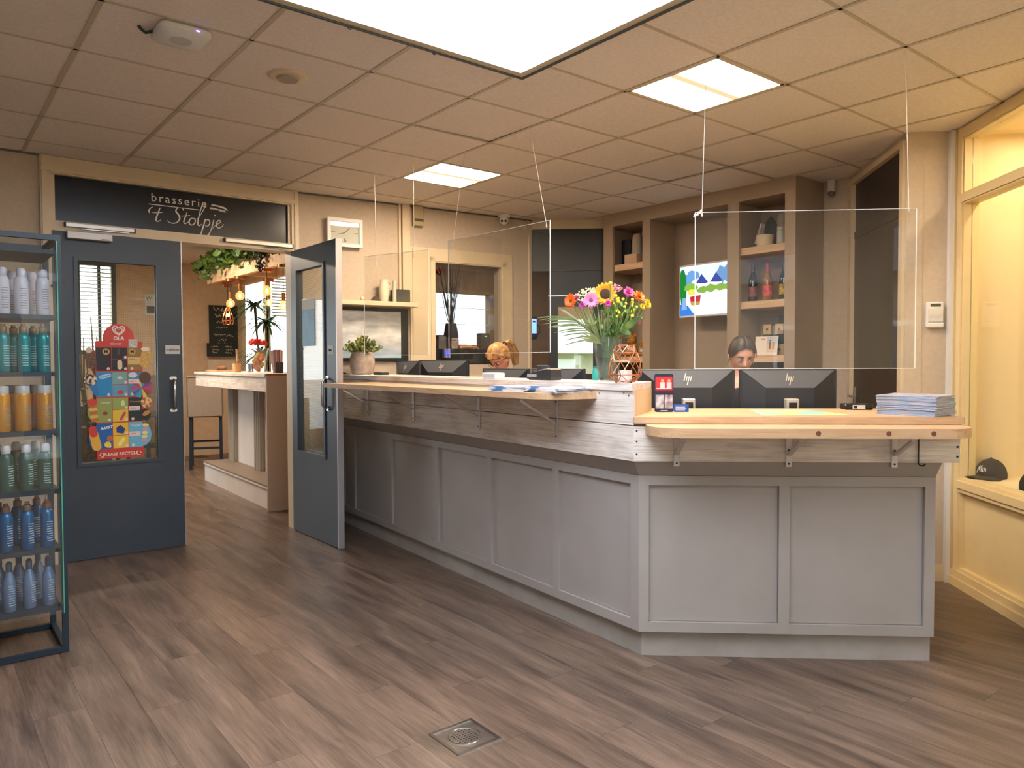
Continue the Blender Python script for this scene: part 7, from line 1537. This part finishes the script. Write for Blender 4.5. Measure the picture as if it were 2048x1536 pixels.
def head_mb(seg=64,rings=48):
    mb=MB(); vs=[];fs=[]
    for i in range(rings+1):
        th=math.pi*i/rings
        for k in range(seg): a=2*math.pi*k/seg; vs.append(head_fn((math.sin(th)*math.cos(a),math.sin(th)*math.sin(a),math.cos(th))))
    for i in range(rings):
        for k in range(seg): fs.append((i*seg+k,(i+1)*seg+k,(i+1)*seg+(k+1)%seg,i*seg+(k+1)%seg))
    mb.add(vs,fs); return mb
def skin_body(E,S,desk,shirt_m,skin_m,trouser_m,headM,name,parent):
    """continuous seated body: skin-modifier limbs and trunk plus head, fused by a voxel remesh"""
    V=[];Ed=[];Rr=[]
    def v(p,r,par=None):
        V.append(p); Rr.append(r if isinstance(r,tuple) else (r,r)); i=len(V)-1
        if par is not None: Ed.append((par,i))
        return i
    pel=v((0,0.02,S+0.09),(0.15,0.12)); wa=v((0,0.0,S+0.24),(0.125,0.09),pel); chs=v((0,-0.02,E-0.37),(0.14,0.10),wa); uc=v((0,-0.015,E-0.26),(0.125,0.085),chs); nb=v((0,-0.005,E-0.185),(0.058,0.058),uc); nt=v(tuple(headM@Vector((0,0.022,-0.06))),(0.05,0.052),nb)
    for s in (-1,1):
        sh=v((s*0.155,-0.005,E-0.265),0.058,uc); ua=v((s*0.20,-0.01,E-0.40),0.046,sh); el=v((s*0.225,-0.03,max(desk+0.05,E-0.52)),0.041,ua); fa=v((s*0.19,-0.12,desk+0.045),0.034,el); wr=v((s*0.155,-0.205,desk+0.040),0.025,fa); pm=v((s*0.145,-0.265,desk+0.035),(0.036,0.018),wr)
        for j,(dx,L) in enumerate(((-0.030,0.070),(-0.010,0.082),(0.010,0.078),(0.028,0.060))):
            a=v((s*0.145+dx,-0.300,desk+0.036),0.0095,pm); b=v((s*0.145+dx*1.15,-0.300-L*0.55,desk+0.032),0.0085,a); v((s*0.145+dx*1.2,-0.300-L,desk+0.016),0.0075,b)
        a=v((s*0.145-s*0.045,-0.255,desk+0.030),0.0105,pm); v((s*0.145-s*0.066,-0.285,desk+0.020),0.009,a)
        hp=v((s*0.095,-0.03,S+0.085),0.088,pel); kn=v((s*0.125,-0.43,S+0.075),0.062,hp); cf=v((s*0.125,-0.43,S-0.12),0.052,kn); an=v((s*0.125,-0.40,S-0.33),0.037,cf); v((s*0.13,-0.52,S-0.36),0.034,an)
    me=bpy.data.meshes.new('tmp'); me.from_pydata(V,Ed,[]); o=bpy.data.objects.new('tmp',me); COL.objects.link(o)
    o.modifiers.new('s','SKIN'); 
    for i,r in enumerate(Rr): me.skin_vertices[0].data[i].radius=r; me.skin_vertices[0].data[i].use_root=(i==0)
    sub=o.modifiers.new('d','SUBSURF'); sub.levels=2; sub.render_levels=2
    dg=bpy.context.evaluated_depsgraph_get(); m1=bpy.data.meshes.new_from_object(o.evaluated_get(dg)); bpy.data.objects.remove(o)
    mb=MB(); mb.add([x.co for x in m1.vertices],[list(p.vertices) for p in m1.polygons]); h=head_mb(); mb.add(h.v,h.f,M=headM)
    for s in (-1,1):   # ears
        e=MB(); e.sph((0,0,0),0.03,14,10,sc=(0.28,0.62,1.0)); mb.add(e.v,e.f,M=headM@T(s*0.074,0.008,-0.012)@Matrix.Rotation(R(-10),4,'X'))
    m2=mb.mesh('tmp2'); o=bpy.data.objects.new('tmp2',m2); COL.objects.link(o); rm=o.modifiers.new('r','REMESH'); rm.mode='VOXEL'; rm.voxel_size=0.0055; rm.use_smooth_shade=True
    sm=o.modifiers.new('sm','SMOOTH'); sm.factor=0.4; sm.iterations=2
    dg=bpy.context.evaluated_depsgraph_get(); m3=bpy.data.meshes.new_from_object(o.evaluated_get(dg)); bpy.data.objects.remove(o); m3.name=name
    for x in (skin_m,shirt_m,trouser_m): m3.materials.append(x)
    for p in m3.polygons:
        c=p.center; skin=c.z>E-0.205 or c.y<-0.195 and c.z>desk-0.03
        p.material_index=0 if skin else (2 if c.z<S+0.11 and not (abs(c.x)<0.0) else 1); p.use_smooth=True
    bm=bmesh.new(); bm.from_mesh(m3); seen=set(); comps=[]
    for f in bm.faces:
        if f.index in seen: continue
        st=[f]; seen.add(f.index); comp=[]
        while st:
            x=st.pop(); comp.append(x)
            for e in x.edges:
                for y in e.link_faces:
                    if y.index not in seen: seen.add(y.index); st.append(y)
        comps.append(comp)
    comps.sort(key=len); bmesh.ops.delete(bm,geom=[f for c_ in comps[:-1] for f in c_],context='FACES'); bm.to_mesh(m3); bm.free()
    ob=bpy.data.objects.new('body',m3); COL.objects.link(ob); ob.parent=parent; return ob
M_skin=mat('skin_light',(222,166,140),0.55,col2=(212,150,126),nscale=20); M_skin2=mat('skin_rosy',(224,160,138),0.55,col2=(214,144,124),nscale=20)
def hair_shell(test,off,m,parent,M,name='hair',wave=0.0,seg=72,rings=54):
    vs={};out=MB();
    def P(i,k):
        th=math.pi*i/rings; a=2*math.pi*k/seg; d=Vector((math.sin(th)*math.cos(a),math.sin(th)*math.sin(a),math.cos(th))); b=head_fn(d); n=Vector((b.x/0.0056,b.y/0.0088,b.z/0.0134)).normalized()
        o_=off(b)+wave*mnoise.noise(Vector((b.x*70,b.y*26,b.z*26))); return b+n*o_,b
    for i in range(rings):
        for k in range(seg):
            c=[P(i,k),P(i+1,k),P(i+1,(k+1)%seg),P(i,(k+1)%seg)]
            if all(test(x[1]) for x in c): out.add([x[0] for x in c],[(0,1,2,3)])
    return out.build(name,m,parent,M,smooth=True)
def eyes(parent,M,look,iris,closed=False,brow=(60,40,32)):
    for s in (-1,1):
        E_=MB().sph((0,0,0),0.0118,18,12).build('eye',mat('eye_white',(226,218,214),0.2),parent,M@T(s*0.031,-0.0755,-0.002))
        if not closed:
            d=Vector(look).normalized(); MB().sph(d*0.0082,0.0058,12,8).build('iris',mat('iris_%d'%iris[0],iris,0.2),E_); MB().sph(d*0.0118,0.0028,10,6).build('pupil',M_black,E_)
        lid=MB(); n=10; z0=(0.0055 if not closed else -0.006)
        for i in range(n):
            for j in range(4):
                q=[]
                for (di,dj) in ((0,0),(1,0),(1,1),(0,1)):
                    a=R(-80+160*(i+di)/n); t=R(88-(88-math.degrees(math.asin(max(-0.9,min(0.9,z0/0.0128)))))*(j+dj)/4); r=0.0130; q.append((r*math.sin(a)*math.cos(t),-r*math.cos(a)*math.cos(t),r*math.sin(t)))
                lid.add(q,[(0,1,2,3)])
        lid.build('eyelid',mat('eyelid_tone',(176,122,108),0.5),parent,M@T(s*0.031,-0.0755,-0.002),smooth=True)
        ls=MB(); ls.tube([(0.0135*math.sin(R(a)),-0.0137*math.cos(R(a)),z0) for a in range(-70,71,14)],0.0012,5); ls.build('eyelashes',mat('lash_dark',(36,26,24),0.7),parent,M@T(s*0.031,-0.0755,-0.002))
        lw=MB(); lw.tube([(0.0130*math.sin(R(a)),-0.0128*math.cos(R(a)),-0.0062+0.002*abs(math.sin(R(a)))) for a in range(-70,71,14)],0.0018,5); lw.build('lower_lid',mat('eyelid_tone',(176,122,108),0.5),parent,M@T(s*0.031,-0.0755,-0.002))
        bw=MB(); pts=[(s*0.014,-0.0905,0.0165),(s*0.028,-0.0895,0.0215),(s*0.043,-0.080,0.0195),(s*0.052,-0.0690,0.0135)]; bw.tube(pts,[0.0026,0.0030,0.0024,0.0012],6); bw.build('eyebrow',mat('brow_%d'%brow[0],brow,0.8),parent,M,smooth=True)
    lp=MB(); 
    lp.tube([(-0.022,-0.086,-0.069),(-0.010,-0.0975,-0.066),(0,-0.0985,-0.0675),(0.010,-0.0975,-0.066),(0.022,-0.086,-0.069)],[0.001,0.0035,0.0032,0.0035,0.001],6); lp.tube([(-0.020,-0.086,-0.0705),(0,-0.0975,-0.0745),(0.020,-0.086,-0.0705)],[0.001,0.0045,0.001],6); lp.build('lips',mat('lip_rose',(186,104,98),0.5),parent,M,smooth=True)
def hairmat(name,c1,c2): return mat(name,c1,0.5,col2=c2,nscale=14,stretch=(6,1,1),detail=6,bump=0.3)
DESK=0.905
def seat_chair(par_loc,rot,S,label):
    t=thing('swivel_chair',label,'chair',par_loc,rot); b=mat('chair_black',(34,36,40),0.8)
    MB().bbox(-0.23,0.23,-0.22,0.24,S-0.075,S-0.035,0.02).build('seat',b,t); MB().bbox(-0.20,0.20,0.245,0.29,S+0.05,S+0.34,0.02).build('backrest',b,t); MB().bar((0,0.20,S-0.055),(0,0.27,S+0.10),0.05,0.012).build('back_bar',M_black,t)
    MB().cyl(0.025,0.09,S-0.076,14).build('gas_lift',M_steel,t,smooth=True)
    for k in range(5): a=2*math.pi*k/5; MB().bar((0.02*math.cos(a),0.02*math.sin(a),0.085),(0.28*math.cos(a),0.28*math.sin(a),0.06),0.035,0.025).build('base_arm',M_black,t); MB().sph((0.28*math.cos(a),0.28*math.sin(a),0.028),0.027,10,8).build('caster',M_black,t,smooth=True)
    MB().tube([(0.20*math.cos(2*math.pi*k/24),0.20*math.sin(2*math.pi*k/24),S-0.40) for k in range(24)],0.010,6,closed=True).build('foot_ring',M_steel,t,smooth=True)
# dark-haired woman, behind the right monitors, head lowered, eyes just above the monitor
Pe=onD(1491,721,4.55); yawW=math.atan2(Pe.x-CAM.x,-(Pe.y-CAM.y))    # rotation so that local -y looks to the camera
face=math.atan2(CAM.x-Pe.x,-(CAM.y-Pe.y))
# local -y -> direction (sin(rot),-cos(rot)); want direction to the camera, turned a little to her left
rotW=face+R(16)
HM=T(0,-0.005,0)@Matrix.Rotation(R(24),4,'X')
eyeL=HM@Vector((0,-0.085,-0.002))
rW=rz(rotW)@Vector((eyeL.x,eyeL.y,0)); E2=Pe.z-eyeL.z
wo=thing('person','woman with dark centre-parted hair tied back, looking over the right monitor','person',(Pe.x-rW.x,Pe.y-rW.y,0),rotW)
HMz=T(0,0,E2)@HM
skin_body(E2,0.70,DESK,mat('black_top',(40,38,42),0.85),M_skin,mat('dark_jeans',(38,46,62),0.85),HMz,'woman_dark',wo)
M_hd=hairmat('dark_brown_hair',(26,20,19),(48,34,28))
hair_shell(lambda b:(b.y<-0.015 and b.z>0.064-0.056*(abs(b.x)/0.062)**2.6) or (b.y>=-0.015 and b.z>0.010-min(0.06,max(0,b.y)*1.5)),lambda b:0.006+0.004*min(1,abs(b.x)/0.02),M_hd,wo,HMz,'hair',0.002)
MB().sph((0,0.112,0.035),0.034,16,12,sc=(1,0.9,1)).build('hair_bun',M_hd,wo,HMz,smooth=True)
for s in (-1,1): MB().tube([(s*0.079,0.005,-0.040),(s*0.080,0.004,-0.055),(s*0.080,0.004,-0.066)],0.0022,6).build('earring',M_steel,wo,HMz,smooth=True)
eyes(wo,HMz,(0.35,-0.9,0.18),(70,64,66),False,(54,38,32))
seat_chair(Vector((Pe.x-rW.x,Pe.y-rW.y,0)),rotW,0.70,'black swivel chair under the dark-haired woman')
# blonde woman, looking down to the left, ponytail
Pe=onD(988,729,6.05); face=math.atan2(CAM.x-Pe.x,-(CAM.y-Pe.y)); rotB=face-R(42)
HM=T(0,-0.01,0)@Matrix.Rotation(R(34),4,'X'); eyeL=HM@Vector((0,-0.085,-0.002)); rW=rz(rotB)@Vector((eyeL.x,eyeL.y,0)); E2=Pe.z-eyeL.z
wb=thing('person','woman with blonde ponytail and fringe looking down behind the monitors','person',(Pe.x-rW.x,Pe.y-rW.y,0),rotB); HMz=T(0,0,E2)@HM
skin_body(E2,0.68,DESK,mat('navy_blouse',(48,56,82),0.85),M_skin2,mat('dark_trousers',(44,44,50),0.85),HMz,'woman_blonde',wb)
M_hb=hairmat('blonde_hair',(150,104,58),(210,166,104))
hair_shell(lambda b:(b.z>0.040 and b.y<-0.01) or (b.y>=-0.01 and b.z>0.004-(min(0.05,(b.y+0.01)*1.0))) or (b.y<-0.01 and abs(b.x)>0.050 and b.z>0.016),lambda b:0.016+0.006*max(0,b.z/0.1),M_hb,wb,HMz,'hair',0.007)
fr=MB(); random.seed(2)
for k in range(46):
    f=k/45; a=R(-72+144*f); x0=0.020*math.sin(a); pts=[(0.02+0.05*(f-0.5),-0.035,0.118),(0.070*math.sin(a)*0.8,-0.085+0.02*abs(math.sin(a)),0.092),(0.086*math.sin(a),-0.108+0.055*abs(math.sin(a)),0.062),(0.092*math.sin(a)+0.004,-0.104+0.075*abs(math.sin(a)),0.046+random.uniform(-0.006,0.006))]; fr.tube(pts,[0.006,0.008,0.007,0.003],5)
fr.build('fringe',M_hb,wb,HMz,smooth=True)
pt=MB(); 
for k in range(60):
    a=random.uniform(0,6.28); r=random.uniform(0,0.022); c,s=math.cos(a),math.sin(a); L=random.uniform(0.85,1.1)
    pt.tube([(r*c*0.4,0.112+r*s*0.4,0.062),(r*c*0.9,0.150+r*s,0.066),(r*c*1.3+0.004,0.178*L+r*s*1.3,0.010),(r*c*1.5+0.004,0.165*L+r*s*1.4+0.01,-0.07*L),(r*c*1.1,0.135*L+r*s*1.1,-0.15*L)],[0.006,0.007,0.007,0.006,0.002],5)
pt.build('ponytail',M_hb,wb,HMz,smooth=True); MB().tube([(0.016*math.cos(2*math.pi*k/14),0.122,0.064+0.016*math.sin(2*math.pi*k/14)) for k in range(14)],0.006,6,closed=True).build('hair_clip',mat('hair_clip_dark',(40,40,52),0.35),wb,HMz,smooth=True)
eyes(wb,HMz,(0,-0.8,-0.5),(70,80,90),True,(130,92,60))
gl=MB()
for s in (-1,1): gl.tube([(s*0.032+0.021*math.cos(2*math.pi*k/20),-0.098+0.004*abs(math.cos(2*math.pi*k/20)),-0.004+0.017*math.sin(2*math.pi*k/20)) for k in range(20)],0.0014,5,closed=True)
gl.tube([(-0.011,-0.099,0.0),(0,-0.102,0.003),(0.011,-0.099,0.0)],0.0014,5)
for s in (-1,1): gl.tube([(s*0.053,-0.094,0.0),(s*0.074,-0.05,0.002),(s*0.079,0.0,0.004)],0.0014,5)
tag(gl.build('eyeglasses',mat('dark_glasses_frame',(40,34,40),0.4),None,T(Pe.x-rW.x,Pe.y-rW.y,0)@rz(rotB)@HMz,smooth=True),'thin dark eyeglasses worn by the blonde woman','glasses')
seat_chair(Vector((Pe.x-rW.x,Pe.y-rW.y,0)),rotB,0.68,'black swivel chair under the blonde woman')
